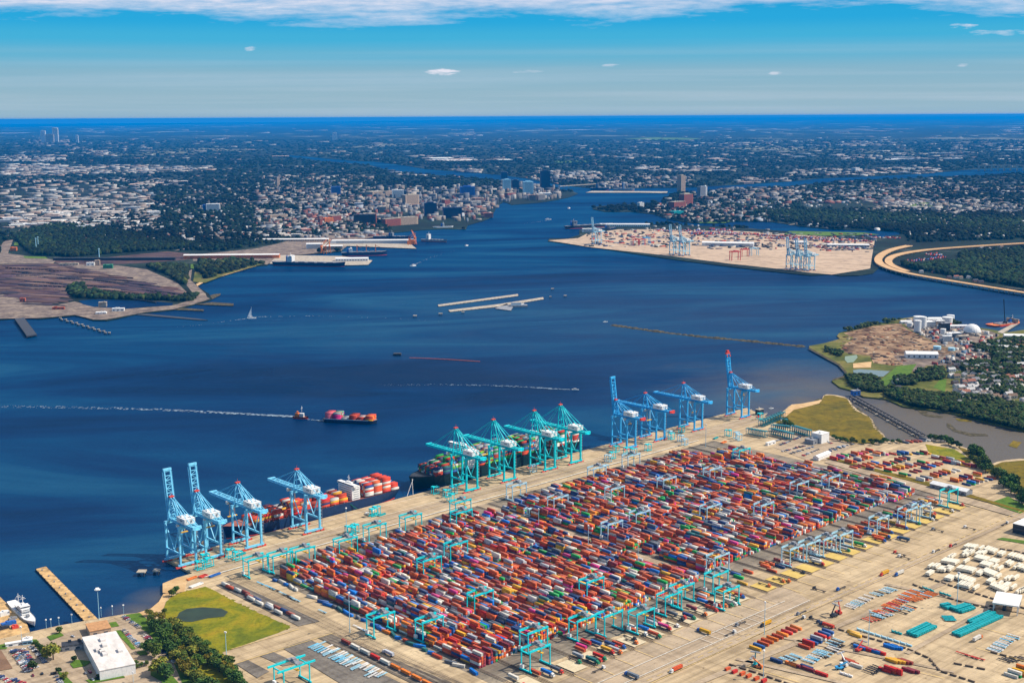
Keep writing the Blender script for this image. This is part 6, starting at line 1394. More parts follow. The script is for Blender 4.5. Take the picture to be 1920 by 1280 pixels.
for px, py, kx in SHL:
    x, y = G(px, py); u, v = UV(x, y); src = sc1 if kx else sc0; r = AQ + RND.choice((0, 0, math.pi / 2)) + RND.uniform(-.1, .1)
    sec = 'left' if u < 850 else 'middle' if u < 1250 else 'right'; key = (sec, kx); cntq[key] = cntq.get(key, 0) + 1
    lb = '%s straddle carrier on the %s stretch of the quay road, %s from its left' % ('grey-blue' if kx else 'teal', sec, od(cntq[key]))
    if kx and f1: src.location = (x, y, Z0 + .5); src.rotation_euler = (0, 0, r); src['label'] = lb; f1 = False
    elif not kx and f0: src.location = (x, y, Z0 + .5); src.rotation_euler = (0, 0, r); src['label'] = lb; f0 = False
    else: copy_tree(src, (x, y, Z0 + .5), r, lb)
sc2 = shuttle('dark teal straddle carrier parked behind the others beside the brown marsh', *G(1470, 797), AL, mat('dusty_teal_paint', (.03, .20, .24), .7), 'parked straddle carriers beside the marsh')
rws = [((1428, 800), (1466, 784), 9, 0, 'upper'), ((1405, 815), (1432, 820), 6, 0, 'left'), ((1452, 808), (1474, 810), 7, 0, 'second'), ((1448, 815), (1482, 824), 9, 1, 'third'), ((1488, 810), (1515, 818), 8, 0, 'right')]
for p0, p1, n, kx, nm in rws:
    for i in range(n):
        t = i / (n - 1); x, y = G(p0[0] + (p1[0] - p0[0]) * t, p0[1] + (p1[1] - p0[1]) * t)
        copy_tree(sc2, (x, y, Z0 + .5), AL + (.0 if nm != 'upper' else .1), 'parked straddle carrier in the %s group beside the brown marsh, %s along' % (nm, od(i + 1)), 'parked straddle carriers beside the marsh')
# hatch covers / spreaders and odd gear lying on the quay
for i, (px, py, l, w, m, lb) in enumerate([(452, 1040, 12, 3, M_TEAL, 'teal spreader frame lying by the third crane'), (700, 965, 12, 2.6, M_TEAL, 'teal spreader lying behind the near ship\'s stern'), (716, 966, 12, 2.6, M_TEAL, 'second teal spreader lying behind the near ship\'s stern'), (688, 963, 5, 3, M_WHITE, 'white box behind the gangway of the near ship'), (699, 958, 5, 3, M_WHITE, 'second white box behind the near ship'),
                                          (403, 1079, 14, 3, M_BLUE, 'blue flat rack at the quay\'s left entrance'), (360, 1085, 12, 3, M_ORANGE, 'orange rack at the left end of the quay'), (381, 1081, 9, 5, M_RED, 'red frame by the left end of the quay'), (368, 1098, 16, 4, M_WHITE, 'white tank-like box beside the marsh corner'), (1342, 822, 12, 3, M_TEAL, 'teal frame in the gear yard right of the stacks'),
                                          (1422, 782, 9, 4, M_RED, 'red rack at the far end of the quay'), (1357, 830, 12, 4, M_ORANGE, 'orange rack in the gear yard right of the stacks')]):
    x, y = G(px, py); b = MB(); b.box(x, y, Z0 + 1.2, l, .5, .6, QROT + .2); 
    for s in (-1, 1): b.box(x - s * math.sin(QROT + .2) * w / 2, y + s * math.cos(QROT + .2) * w / 2, Z0 + 1.2, l, .6, 1.2, QROT + .2); b.box(x + s * math.cos(QROT + .2) * l / 2, y + s * math.sin(QROT + .2) * l / 2, Z0 + 1.2, .6, w, 1.4, QROT + .2)
    tag(b.build('quay_gear', m), lb, 'quay gear')

# ------------------------------------------------------------------ the big lot at lower right
def box_trailer_mesh(l=13, c=M_WHITE):
    b = MB(); b.box(0, 0, 2.6, l, 2.5, 2.8); b.box(l / 2 - .2, 0, 2.6, .5, 2.56, 2.86)
    for k in range(7): b.box(-l / 2 + 1 + k * (l - 2) / 6, 0, 4.02, .3, 2.4, .06)
    b.box(l / 2 - 2.5, 0, .8, .3, 2, .9, m=1); b.box(-l / 2 + 2.2, 0, .6, 2.4, 2.3, .9, m=1)
    return b.mesh('trailer_body', [mat('trailer_white', '#e9e1cc', .5, .06), M_DARK])
TRM = box_trailer_mesh()
rr_ = [((1741, 1077), (1753, 1080), 4), ((1745, 1064), (1757, 1065), 4), ((1757, 1083), (1763, 1084), 2), ((1768, 1084), (1785, 1088), 5), ((1763, 1070), (1773, 1071), 3), ((1776, 1068), (1783, 1070), 3), ((1770, 1054), (1793, 1058), 6), ((1778, 1047), (1787, 1046), 3), ((1806, 1037), (1822, 1039), 5), ((1812, 1027), (1840, 1031), 6), ((1803, 1043), (1845, 1040), 8), ((1832, 1048), (1868, 1057), 9), ((1850, 1032), (1880, 1042), 7), ((1799, 1068), (1815, 1071), 5), ((1812, 1055), (1818, 1053), 2), ((1820, 1072), (1840, 1078), 5),
       ((1843, 1072), (1872, 1084), 9), ((1842, 1060), (1880, 1070), 9), ((1800, 1098), (1830, 1105), 9), ((1795, 1084), (1835, 1098), 8), ((1855, 1092), (1875, 1098), 5), ((1862, 1100), (1885, 1110), 6), ((1890, 1058), (1905, 1066), 4), ((1888, 1088), (1905, 1086), 4), ((1908, 1064), (1925, 1070), 4), ((1910, 1112), (1928, 1106), 5), ((1895, 1044), (1925, 1052), 6), ((1885, 1100), (1900, 1104), 4)]
for ri, (p0, p1, n) in enumerate(rr_):
    for i in range(n):
        if RND.random() < .2: continue
        t = i / max(1, n - 1); x, y = G(p0[0] + (p1[0] - p0[0]) * t + RND.uniform(-.4, .4), p0[1] + (p1[1] - p0[1]) * t)
        o = bpy.data.objects.new('box_trailer', TRM); COL.objects.link(o); o.location = (x, y, Z0 + .4); o.rotation_euler = (0, 0, AQ + .1 + RND.uniform(-.02, .02))
        tag(o, 'white box trailer in cluster %s of the right-hand trailer park, %s from its left' % (od(ri + 1), od(i + 1)), 'trailer', 'white box trailers in the right-hand park')
def frame_mesh(m, l=12.4):
    b = MB(); b.box(0, .6, 1.0, l, .4, .35); b.box(0, -.6, 1.0, l, .4, .35)
    for q in (-l / 2 + .3, -l / 4, 0, l / 4, l / 2 - .3): b.box(q, 0, 1.0, .4, 2.4, .35)
    for q in (-4.6, -3.3):
        for s in (-1, 1): b.cyl((q, s - .2, .5), (q, s + .2, .5), .5, n=8, m=1)
    return b.mesh('chassis_frame', [m, M_TYRE])
FRM = {'orange': frame_mesh(M_ORANGE), 'grey': frame_mesh(M_RMG_P), 'dark': frame_mesh(M_DARK), 'red': frame_mesh(M_RED), 'blue': frame_mesh(M_CRANE_B), 'white': frame_mesh(M_WHITE)}
def frames(p0, p1, n, cs, where, rot=AL, sk=.1, lay=1, jit=.8):
    a, b = G(*p0), G(*p1)
    for i in range(n):
        for k in range(lay):
            if RND.random() < sk: continue
            t = (i + .5) / n; cn = RND.choice(cs); o = bpy.data.objects.new('trailer_chassis', FRM[cn]); COL.objects.link(o)
            o.location = (a[0] + (b[0] - a[0]) * t + RND.uniform(-jit, jit), a[1] + (b[1] - a[1]) * t + RND.uniform(-jit, jit), Z0 + .3 + 1.25 * k); o.rotation_euler = (0, 0, rot + RND.uniform(-.08, .08))
            tag(o, '%s bare trailer chassis %s, %s from its left%s' % (cn, where, od(i + 1), ', stacked above' if k else ''), 'trailer chassis', 'bare trailer chassis in the lots')
OC = ['orange', 'orange', 'orange', 'red', 'grey']
frames((1692, 1120), (1722, 1108), 10, OC, 'in the back orange row'); frames((1705, 1127), (1752, 1112), 13, OC, 'in the second orange row'); frames((1660, 1140), (1700, 1123), 12, OC, 'in the third orange row'); frames((1640, 1152), (1690, 1138), 13, OC + ['dark'], 'in the fourth orange row'); frames((1625, 1165), (1668, 1150), 11, ['orange', 'red', 'dark', 'white', 'grey'], 'in the front mixed row')
frames((1690, 1150), (1715, 1134), 7, ['orange', 'grey', 'dark'], 'in the orange side row'); frames((1590, 1140), (1625, 1123), 10, ['white', 'white', 'grey'], 'in the left white row'); frames((1628, 1120), (1674, 1104), 12, ['white', 'grey', 'dark', 'grey'], 'in the upper grey row')
frames((1470, 1238), (1496, 1230), 8, ['dark', 'grey'], 'in the dark heap of the truck lot', lay=1); frames((1512, 1243), (1545, 1220), 9, ['grey', 'white', 'blue'], 'in the pale heap of the truck lot'); frames((1540, 1232), (1578, 1205), 11, ['white', 'dark', 'grey'], 'in the pale truck-lot row'); frames((1555, 1210), (1580, 1198), 6, ['dark', 'grey'], 'in the dark row of the truck lot')
frames((1600, 1215), (1612, 1208), 4, ['dark'], 'in the dark group by the tall mast'); frames((1860, 1222), (1880, 1208), 7, ['white', 'grey'], 'in the silver row of the right lot'); frames((1872, 1212), (1905, 1192), 7, ['white', 'blue'], 'in the pale blue right-lot row'); frames((585, 1210), (700, 1268), 26, ['grey', 'white', 'blue', 'grey'], 'in the front striped rail-terminal row', rot=QROT + .2, sk=.15)
frames((600, 1207), (720, 1268), 26, ['grey', 'white', 'white'], 'in the rear striped rail-terminal row', rot=QROT + .2, sk=.2); frames((1625, 1262), (1650, 1250), 5, ['white', 'dark'], 'in the lower lot by the maroon boxes'); frames((480, 1090), (560, 1128), 12, ['grey', 'dark', 'blue'], 'on the upper strip beside the stacks', sk=.3); frames((600, 1145), (700, 1190), 12, ['white', 'grey', 'white'], 'on the lower strip beside the stacks', sk=.3)
frames((1800, 1225), (1850, 1240), 5, ['dark', 'red'], 'in the lane below the silver row', sk=.3); frames((1880, 1240), (1925, 1235), 6, ['dark', 'grey'], 'in the right lane of the lower lot', sk=.3)
# stacks of teal beams (spare crane girders)
def beams(label, p0, p1, rows, h, w=3.2, m=M_TEAL):
    rows += 1; w *= .62; h0 = h * .8
    a, b = G(*p0), G(*p1); d = Vector((b[0] - a[0], b[1] - a[1])).normalized(); L0 = L_ = math.dist(a, b)
    t = empty('beam_stack', label, 'beam stack', ((a[0] + b[0]) / 2, (a[1] + b[1]) / 2, Z0 + .4), math.atan2(d.y, d.x))
    for i in range(rows):
        q = MB(); y = (i - (rows - 1) / 2) * (w + 1.1); h = h0 * RND.uniform(.75, 1.15); L_ = L0 * RND.uniform(.88, 1.0); q.box(0, y, h / 2 + .5, L_, w, h); n = int(L_ / 4)
        for k in range(n + 1): q.box(-L_ / 2 + k * L_ / n, y, h / 2 + .5, .5, w + .5, h + .3)
        for s in (-1, 1): q.box(0, y + s * (w / 2 + .1), h + .5, L_, .3, .3)
        q.build('beam', m, t)
        for k in range(5): q = MB(); q.box(-L_ / 2 + 2 + k * (L_ - 4) / 4, y, .25, .8, w, .5); q.build('bearer', M_DARK, t)
beams('block of three long teal beams at the middle of the right lot', (1708, 1193), (1748, 1174), 3, 3.2); beams('long line of paired teal beams reaching toward the open shed', (1790, 1193), (1874, 1155), 3, 2.6, 2.6); beams('upper pair of teal beams beside the long line', (1818, 1169), (1862, 1149), 2, 2.2, 2.4)
beams('left block of the teal beam cluster by the tall mast', (1769, 1140), (1784, 1137), 3, 3.0, 3); beams('right block of the teal beam cluster by the tall mast', (1792, 1147), (1820, 1138), 4, 3.2, 2.8); beams('flat teal grating lying below the beam cluster', (1768, 1160), (1790, 1160), 4, .5, 2.6)
for i, (p0, p1, m, lb) in enumerate([((1607, 1180), (1712, 1213), M_RMG_P, 'long pale blue pipe barrier crossing the right lot'), ((1672, 1184), (1692, 1190), M_TEAL, 'short teal barrier left of the teal beams'), ((1730, 1102), (1752, 1110), M_TEAL, 'short teal barrier above the orange chassis'), ((1762, 1112), (1784, 1119), M_TEAL, 'second teal barrier right of the orange chassis'), ((1575, 1262), (1600, 1270), M_WHITE, 'long white pole lying by the small crane')]):
    a, b = G(*p0), G(*p1); q = MB(); n = max(3, int(math.dist(a, b) / 6))
    for k in range(n):
        f, g_ = k / n, (k + .8) / n; q.box(a[0] + (b[0] - a[0]) * (f + g_) / 2, a[1] + (b[1] - a[1]) * (f + g_) / 2, Z0 + 1.1, math.dist(a, b) / n * .82, 1.6, 1.4, math.atan2(b[1] - a[1], b[0] - a[0]))
        q.cyl((a[0] + (b[0] - a[0]) * f, a[1] + (b[1] - a[1]) * f, Z0), (a[0] + (b[0] - a[0]) * f, a[1] + (b[1] - a[1]) * f, Z0 + 2.6), .5, n=6)
    tag(q.build('barrier', m), lb, 'barrier')
# low kerb fences (concrete barrier lines) across the lots
for i, pts in enumerate([[(1710, 1095), (1745, 1110), (1790, 1125), (1870, 1145)], [(1740, 1084), (1800, 1104), (1925, 1142)], [(1365, 1245), (1420, 1262), (1500, 1290)], [(1555, 1175), (1600, 1188), (1700, 1216), (1742, 1234), (1762, 1258), (1830, 1280)], [(1785, 1243), (1850, 1256)], [(1855, 1222), (1925, 1240)], [(1845, 1025), (1900, 1033), (1930, 1040)]]):
    q = MB(); P = [G(*p) for p in pts]
    for a, b in zip(P, P[1:]):
        n = max(1, int(math.dist(a, b) / 7.5))
        for k in range(n): t = (k + .5) / n; q.box(a[0] + (b[0] - a[0]) * t, a[1] + (b[1] - a[1]) * t, Z0 + .9, math.dist(a, b) / n * .72, 1.3, 1.3, math.atan2(b[1] - a[1], b[0] - a[0]))
    tag(q.build('concrete_barrier', mat('aged_concrete', '#6b5d4e', .9)), ['curved concrete barrier line above the orange chassis', 'long concrete barrier line below the white trailers', 'concrete barrier line at the bottom of the truck lot', 'long bent concrete barrier line through the lower right lot', 'short concrete barrier line in the lower right corner', 'concrete barrier line near the right edge', 'concrete barrier line above the white trailers'][i], 'barrier')
# reach stackers / small cranes
def stacker(label, px, py, rot, m, up=.9):
    t = empty('reach_stacker', label, 'reach stacker', (*G(px, py), Z0 + .4), rot)
    b = MB(); b.box(0, 0, 1.4, 7.5, 3.4, 1.4); b.box(-2.8, 0, 2.4, 2, 3, 1.0); b.build('chassis', m, t)
    b = MB(); b.box(-.6, 0, 3.0, 1.8, 1.6, 1.8); b.build('cab', M_GLASS, t)
    b = MB(); b.bar((-3, 0, 2.6), (-3 + 11 * math.cos(up), 0, 2.6 + 11 * math.sin(up)), .9); b.build('boom', m, t)
    b = MB(); b.box(-3 + 11 * math.cos(up), 0, 2.2 + 11 * math.sin(up), 2, 9, .7); b.build('spreader', M_GREY, t)
    w = MB()
    for q in (-2.5, 2.6):
        for s in (-1.6, 1.6): w.cyl((q, s - .35, .8), (q, s + .35, .8), .8, n=10)
    w.build('wheels', M_TYRE, t)
stacker('dark reach stacker with raised boom by the near road', 1563, 1156, .5, M_DARK, 1.1); stacker('red reach stacker beside the dark one by the near road', 1572, 1150, 2.0, M_RED, 1.2); stacker('teal reach stacker with a tall boom in the truck lot', 1416, 1248, 1.2, M_TEAL, 1.3); stacker('orange forklift behind the teal reach stacker', 1422, 1252, 2.6, M_ORANGE, .6)
stacker('pale mobile crane with long boom among the yellow and red boxes', 1582, 1248, 2.2, M_WHITE, .9); stacker('blue reach stacker near the mobile crane', 1574, 1254, .2, M_CRANE_D, .3); stacker('red machine near the two maroon boxes', 1610, 1220, .8, M_RED, .5)

# ------------------------------------------------------------------ the peninsula
def tank(label, px, py, r, h, m=M_WHITE, dome=False):
    t = empty('storage_tank' if not dome else 'storage_dome', label, 'tank' if not dome else 'dome', (*G(px, py), Z0), 0)
    if dome:
        b = MB(); n = 20; rings = 6; V = []
        for j in range(rings + 1):
            a = j / rings * math.pi / 2
            for k in range(n): V.append((r * math.cos(a) * math.cos(6.2832 * k / n), r * math.cos(a) * math.sin(6.2832 * k / n), h * .25 + h * math.sin(a)))
        fs = [(j * n + k, j * n + (k + 1) % n, (j + 1) * n + (k + 1) % n, (j + 1) * n + k) for j in range(rings) for k in range(n)]
        b.add(V, fs); b.build('dome_roof', m, t); b = MB(); b.cyl((0, 0, 0), (0, 0, h * .25), r, n=20); b.build('wall', M_CONC, t)
    else:
        b = MB(); b.cyl((0, 0, 0), (0, 0, h), r, n=18); b.build('shell', m, t)
        b = MB(); b.cyl((0, 0, h + .02), (0, 0, h + r * .12), r * 1.01, r * .15, 18); b.build('roof', m, t)
        b = MB(); [b.bar((r + .2, k, 0), (r + .2, k, h), .15) for k in (-.4, .4)]; b.build('ladder', M_GREY, t)
for a in [('large white tank at the top of the peninsula plant', 1723, 605, 13, 15), ('tall white silo left of the large tank', 1720, 622, 8, 26), ('tall white silo right beside the other silo', 1730, 615, 8, 26), ('white tank above the dome', 1776, 607, 12, 16), ('white tank beside the upper one near the dome', 1782, 600, 9, 12), ('small white tank behind the silos', 1736, 606, 7, 12),
          ('blue-topped tank on the cleared ground', 1757, 655, 8, 7, M_RMG_P), ('second blue-topped tank near the gravel lot', 1784, 657, 7, 6, M_RMG_P), ('white vessel left of the silos', 1706, 612, 7, 9), ('small white tank right of the middle plant', 1779, 635, 6, 12), ('small white tank in the middle plant', 1768, 628, 6, 14)]: tank(*a)
tank('big white storage dome on the peninsula', 1822, 625, 19, 17, dome=True)
for i, (px, py, w, d, h, r, m, rm, g, lb) in enumerate([(1727, 670, 62, 24, 9, -.12, M_WHITE, M_WHITE, 4, 'long white-roofed shed between cleared ground and houses'), (1745, 612, 30, 22, 12, .1, M_WHITE, M_WHITE, 0, 'white plant building right of the silos'), (1760, 612, 22, 18, 14, .2, M_TAN, M_WHITE, 0, 'tan plant building among the peninsula tanks'), (1752, 604, 30, 14, 9, 0, M_WHITE, M_WHITE, 3, 'low white shed at the back of the plant'),
                                                     (1770, 620, 20, 16, 18, .2, M_DARK, M_GREY, 0, 'dark process tower block in the plant'), (1795, 615, 44, 10, 6, .05, M_WHITE, M_WHITE, 2, 'long white low shed beside the dome'), (1790, 632, 24, 16, 10, .1, M_GREY, M_WHITE, 0, 'grey building below the dome'), (1805, 636, 22, 14, 8, .2, M_CONC, M_CONC, 0, 'pale building right below the dome'), (1698, 606, 26, 12, 5, .1, M_WHITE, M_WHITE, 2, 'low white shed left of the plant'),
                                                     (1775, 640, 18, 12, 12, 0, M_WHITE, M_WHITE, 0, 'small white block at the plant\'s near edge'), (1900, 634, 40, 20, 7, -.2, M_WHITE, M_WHITE, 3, 'large white-roofed house-like shed at the right edge'), (1877, 654, 40, 14, 6, -.1, M_CONC, M_WHITE, 2, 'long white-roofed shed among the right houses')]):
    building('plant_building', lb, px, py, w, d, h, r, m, rm, gable=g, units=2)
X, Y = inpoly_px(230, [p4(*p) for p in [(610, 125), (700, 112), (870, 128), (950, 165), (1120, 195), (1190, 215), (1100, 380), (900, 395), (800, 395), (960, 330), (880, 296), (760, 236), (655, 178)]]); x, y = GA(X, Y); n = len(x)
tag(bulk('plant_gear', BOXV, BOXF, np.stack([x, y, np.full(n, Z0 + .2)], -1), np.stack([RN.uniform(3, 14, n), RN.uniform(2, 8, n), RN.uniform(1.5, 7, n)], -1), RN.uniform(0, 3, n), np.array([L(c) for c in ('#d8d4cc', '#b8b2a8', '#6a6a70', '#3c4048', '#c9b8a2', '#a8443a', '#5f7f9a')])[RN.integers(0, 7, n)], M_ATTR), 'small tanks, sheds and gear packed around the peninsula plant', 'equipment', kind='stuff')
# construction barge with crane off the peninsula
cb_ = freighter('rust-red construction barge moored off the peninsula', (1856, 612), (1908, 606), 34, 4, M_RED, wm_=M_TAN, bridge=.3, fl=2, deck=M_ORANGE, name='construction_barge', cat='barge')
b = MB(); x, y = G(1884, 608); b.bar((x, y, 5), (x - 6, y, 62), 1.6); b.bar((x, y, 5), (x + 16, y + 4, 20), 1.2); b.box(x, y, 7, 8, 6, 5); tag(b.build('barge_crane', M_DARK), 'dark lattice crane standing on the construction barge', 'crane')
pier('cargo_pier', 'tan pier running from the dome to the construction barge', [(1870, 622), (1908, 602), (1912, 605), (1880, 625)], z=3, m=M_CONC)
T = []
# houses
HWALL = [(.62, .60, .56), (.55, .48, .38), (.66, .66, .66), (.35, .18, .13), (.45, .5, .55)]; HROOF = [('grey', (.22, .22, .23)), ('brown', (.20, .13, .09)), ('pale', (.50, .48, .46)), ('dark', (.06, .06, .07)), ('rust', (.30, .12, .08))]
HM = []
for i, (nm, c) in enumerate(HROOF):
    b = MB(); b.gable(0, 0, 0, 13, 9, 4.5, 2.8, 0, 0, 1, .5); w = MB()
    wall = MB(); wall.add([(-6.5, -4.5, 0), (6.5, -4.5, 0), (6.5, 4.5, 0), (-6.5, 4.5, 0), (-6.5, -4.5, 4.5), (6.5, -4.5, 4.5), (6.5, 4.5, 4.5), (-6.5, 4.5, 4.5), (-6.5, 0, 7.3), (6.5, 0, 7.3)], [(0, 1, 5, 4), (2, 3, 7, 6), (1, 2, 6, 9, 5), (3, 0, 4, 8, 7)])
    rf = MB(); e = .15; rf.add([(-7, -5, 4.3), (7, -5, 4.3), (7, 0, 7.4), (-7, 0, 7.4), (7, 5, 4.3), (-7, 5, 4.3)], [(0, 1, 2, 3), (3, 2, 4, 5)]); rf.box(2, 1.2, 7.6, 1, .8, 1.6)
    wn_ = MB(); [wn_.box(x, s * 4.54, 2.3, 1.4, .1, 1.4) for x in (-4, -1, 3) for s in (-1, 1)]
    HM.append((nm, wall.mesh('house_walls', mat('house_wall_%s' % nm, HWALL[i], .9)), rf.mesh('house_roof', mat('house_roof_%s' % nm, c, .9)), wn_.mesh('house_windows', M_GLASS)))
nh = 0
BUILT = []      # footprints that woods must keep clear of
def house1(x, y, rot, label, grp, s=1.0, parts=True):
    global nh
    nm, wm_, rm_, gm_ = RND.choice(HM); t = empty('house', label % nm, 'house', (x, y, Z0), rot, grp); t.scale = (s * RND.uniform(.85, 1.3), s, s * RND.uniform(.9, 1.3)); nh += 1
    for n, me in (('walls', wm_), ('roof', rm_), ('windows', gm_)) if parts else (('walls', wm_), ('roof', rm_)):
        o = bpy.data.objects.new(n, me); COL.objects.link(o); o.parent = t
    BUILT.append((x, y))
def hgrid(x0, y0, x1, y1, rows, cols, where, sk=.25):
    for r in range(rows):
        for c in range(cols):
            if RND.random() < sk: continue
            px = x0 + (x1 - x0) * (c + .5 + RND.uniform(-.25, .25)) / cols; py = y0 + (y1 - y0) * (r + .5 + RND.uniform(-.25, .25)) / rows
            x, y = G(px, py)
            if not (pip([x], [y], MAIN_W)[0] or pip([x], [y], PEN_W)[0]) or (px > 1700 and 500 < py < 534 and not pip([x], [y - 18], MAIN_W)[0]): continue
            house1(x, y, RND.choice((.2, .25, 1.75, .3)) + RND.uniform(-.1, .1), '%%s-roofed house %s, row %s from the back, %s along' % (where, NUM[r + 1], od(c + 1)), 'houses among the trees', 1.0)
hgrid(1778, 684, 1860, 742, 6, 9, 'in the near peninsula village'); hgrid(1868, 640, 1925, 700, 6, 6, 'in the back peninsula village'); hgrid(1862, 705, 1925, 750, 5, 6, 'in the right peninsula village'); hgrid(1674, 716, 1730, 732, 2, 4, 'on the peninsula lawn', .3)
hgrid(1720, 500, 1925, 534, 4, 16, 'on the shore inside the curved highway', .35); hgrid(1790, 462, 1925, 482, 2, 10, 'behind the inner highway branch', .4)
hgrid(150, 405, 470, 452, 7, 16, 'in the treed left suburb', .35)
pk = 0
for (p0, p1) in [((1770, 690), (1800, 683)), ((1775, 698), (1830, 690)), ((1795, 676), (1850, 672)), ((1750, 684), (1780, 678))]:
    pk += 1; carrow(p0, p1, 6, 'in lane %s of the peninsula gravel lot' % NUM[pk], 'cars in the peninsula lot', skip=.3)
# debris heaps and wrecked slabs on the cleared ground
CP = [p4(*p) for p in [(262, 205), (430, 165), (600, 145), (640, 180), (760, 240), (880, 300), (960, 330), (900, 355), (700, 368), (640, 395), (560, 400), (440, 385), (420, 340), (300, 330), (240, 310)]]
X, Y = inpoly_px(190, CP); gx_, gy_ = GA(X, Y); n = len(X)
pal_ = np.array([L(c) for c in ('#7a6048', '#a08468', '#5a4c42', '#8f5236', '#b8a68e', '#40342c', '#6a4430')])
tag(bulk('rubble', IC1V, IC1F, np.stack([gx_, gy_, np.full(n, Z0 + .3)], -1), np.stack([RN.uniform(2, 9, n), RN.uniform(2, 7, n), RN.uniform(.3, 1.9, n)], -1), RN.uniform(0, 3, n), pal_[RN.integers(0, 7, n)], M_ROOFS, .25), 'brown rubble heaps spread over the cleared ground of the peninsula', 'rubble', kind='stuff')

# ------------------------------------------------------------------ cities beyond the water
def G_arr(px, py): return GA(np.asarray(px, float), np.asarray(py, float))
WATER_OK = MAIN_W
def rect(n, x0, y0, x1, y1): return RN.uniform(x0, x1, n), RN.uniform(y0, y1, n)
zones = [  # px rect, count, size range (m), height range, palette
    ((0, 352, 290, 428), 520, (20, 95), (5, 11), 0), ((0, 335, 300, 352), 120, (25, 80), (6, 12), 0), ((0, 308, 120, 330), 170, (40, 130), (6, 12), 0), ((100, 310, 300, 326), 170, (40, 120), (6, 12), 0), ((300, 312, 400, 322), 50, (40, 120), (6, 12), 0),
    ((0, 291, 120, 304), 90, (60, 170), (6, 14), 0), ((50, 262, 130, 274), 55, (60, 140), (8, 25), 1), ((120, 266, 240, 283), 55, (60, 150), (6, 16), 1), ((140, 241, 175, 244), 20, (120, 340), (6, 12), 0), ((185, 242, 260, 245), 16, (120, 300), (6, 10), 0), ((150, 285, 215, 293), 25, (60, 170), (6, 12), 0),
    ((255, 340, 340, 350), 22, (30, 150), (6, 12), 0), ((100, 380, 640, 452), 620, (9, 26), (4, 8), 2), ((300, 350, 640, 385), 330, (14, 40), (5, 10), 1), ((480, 330, 700, 385), 380, (16, 55), (6, 16), 1), ((560, 368, 930, 416), 520, (14, 48), (6, 22), 3), ((700, 352, 960, 395), 330, (18, 60), (8, 30), 1),
    ((480, 395, 700, 432), 330, (12, 42), (6, 18), 3), ((520, 430, 720, 446), 150, (10, 50), (4, 12), 3), ((730, 318, 880, 330), 60, (30, 90), (6, 14), 1), ((860, 318, 900, 326), 30, (40, 90), (8, 14), 1), ((940, 335, 1050, 376), 150, (18, 50), (8, 34), 1), ((1000, 322, 1125, 338), 120, (24, 80), (6, 18), 0), ((790, 297, 975, 302), 14, (80, 420), (8, 14), 0),
    ((1200, 312, 1380, 322), 80, (40, 130), (6, 14), 0), ((1130, 330, 1300, 350), 140, (20, 60), (6, 16), 1), ((1120, 345, 1260, 354), 60, (20, 60), (8, 20), 1), ((1230, 372, 1480, 415), 330, (12, 40), (6, 14), 3), ((1300, 352, 1500, 375), 210, (18, 60), (6, 18), 1), ((1380, 336, 1480, 345), 60, (30, 90), (6, 16), 0), ((1480, 350, 1760, 382), 420, (16, 55), (5, 12), 3),
    ((1650, 374, 1920, 402), 420, (14, 50), (5, 12), 1), ((1480, 318, 1640, 330), 110, (30, 110), (6, 14), 0), ((1640, 316, 1760, 326), 60, (40, 150), (6, 14), 0), ((1600, 340, 1920, 365), 260, (18, 60), (5, 12), 1), ((1200, 385, 1920, 432), 420, (9, 24), (4, 8), 2), ((1700, 404, 1925, 446), 160, (9, 18), (4, 8), 2),
    ((1570, 265, 1680, 274), 50, (60, 200), (8, 16), 0), ((1270, 268, 1440, 275), 40, (60, 180), (6, 14), 0), ((1440, 264, 1560, 278), 30, (60, 160), (6, 14), 0), ((1770, 264, 1920, 282), 50, (60, 180), (6, 12), 0), ((1570, 292, 1650, 300), 26, (60, 200), (6, 12), 0), ((1670, 286, 1830, 302), 36, (60, 220), (6, 12), 0), ((1060, 290, 1480, 310), 40, (40, 120), (6, 12), 0),
    ((0, 246, 1920, 300), 420, (50, 240), (6, 14), 0), ((0, 300, 1920, 345), 330, (22, 70), (5, 12), 1), ((0, 234, 1920, 250), 110, (200, 1100), (8, 16), 0), ((820, 250, 900, 258), 12, (120, 300), (8, 14), 0), ((1800, 700, 1925, 760), 60, (8, 14), (4, 7), 2)]
PALS = [['#d6cbc0', '#c9bdb0', '#e2dcd2', '#b8aea6', '#a89a90', '#c2a796', '#9fa6ad', '#e8e4dc', '#8c8580'], ['#c4b8ac', '#a89a8e', '#8d8f96', '#d8d0c6', '#7b7f88', '#b09080', '#c9c2ba', '#5f6672'], ['#e2deda', '#b9b4ae', '#8a8582', '#d0c8be', '#6f6a68', '#a09890', '#f0ece6'], ['#b8786a', '#a79a8e', '#c4b4a4', '#c9bdb0', '#8d8f96', '#d0c4b6', '#6e6a6c', '#b0a69a', '#dcd4c8', '#9aa0a8', '#c8ccd2', '#7f8790', '#a86a5c']]
indiv = []; T = []; S = []; Rr = []; Cc = []; HT = []; HS = []; HR = []; HC = []
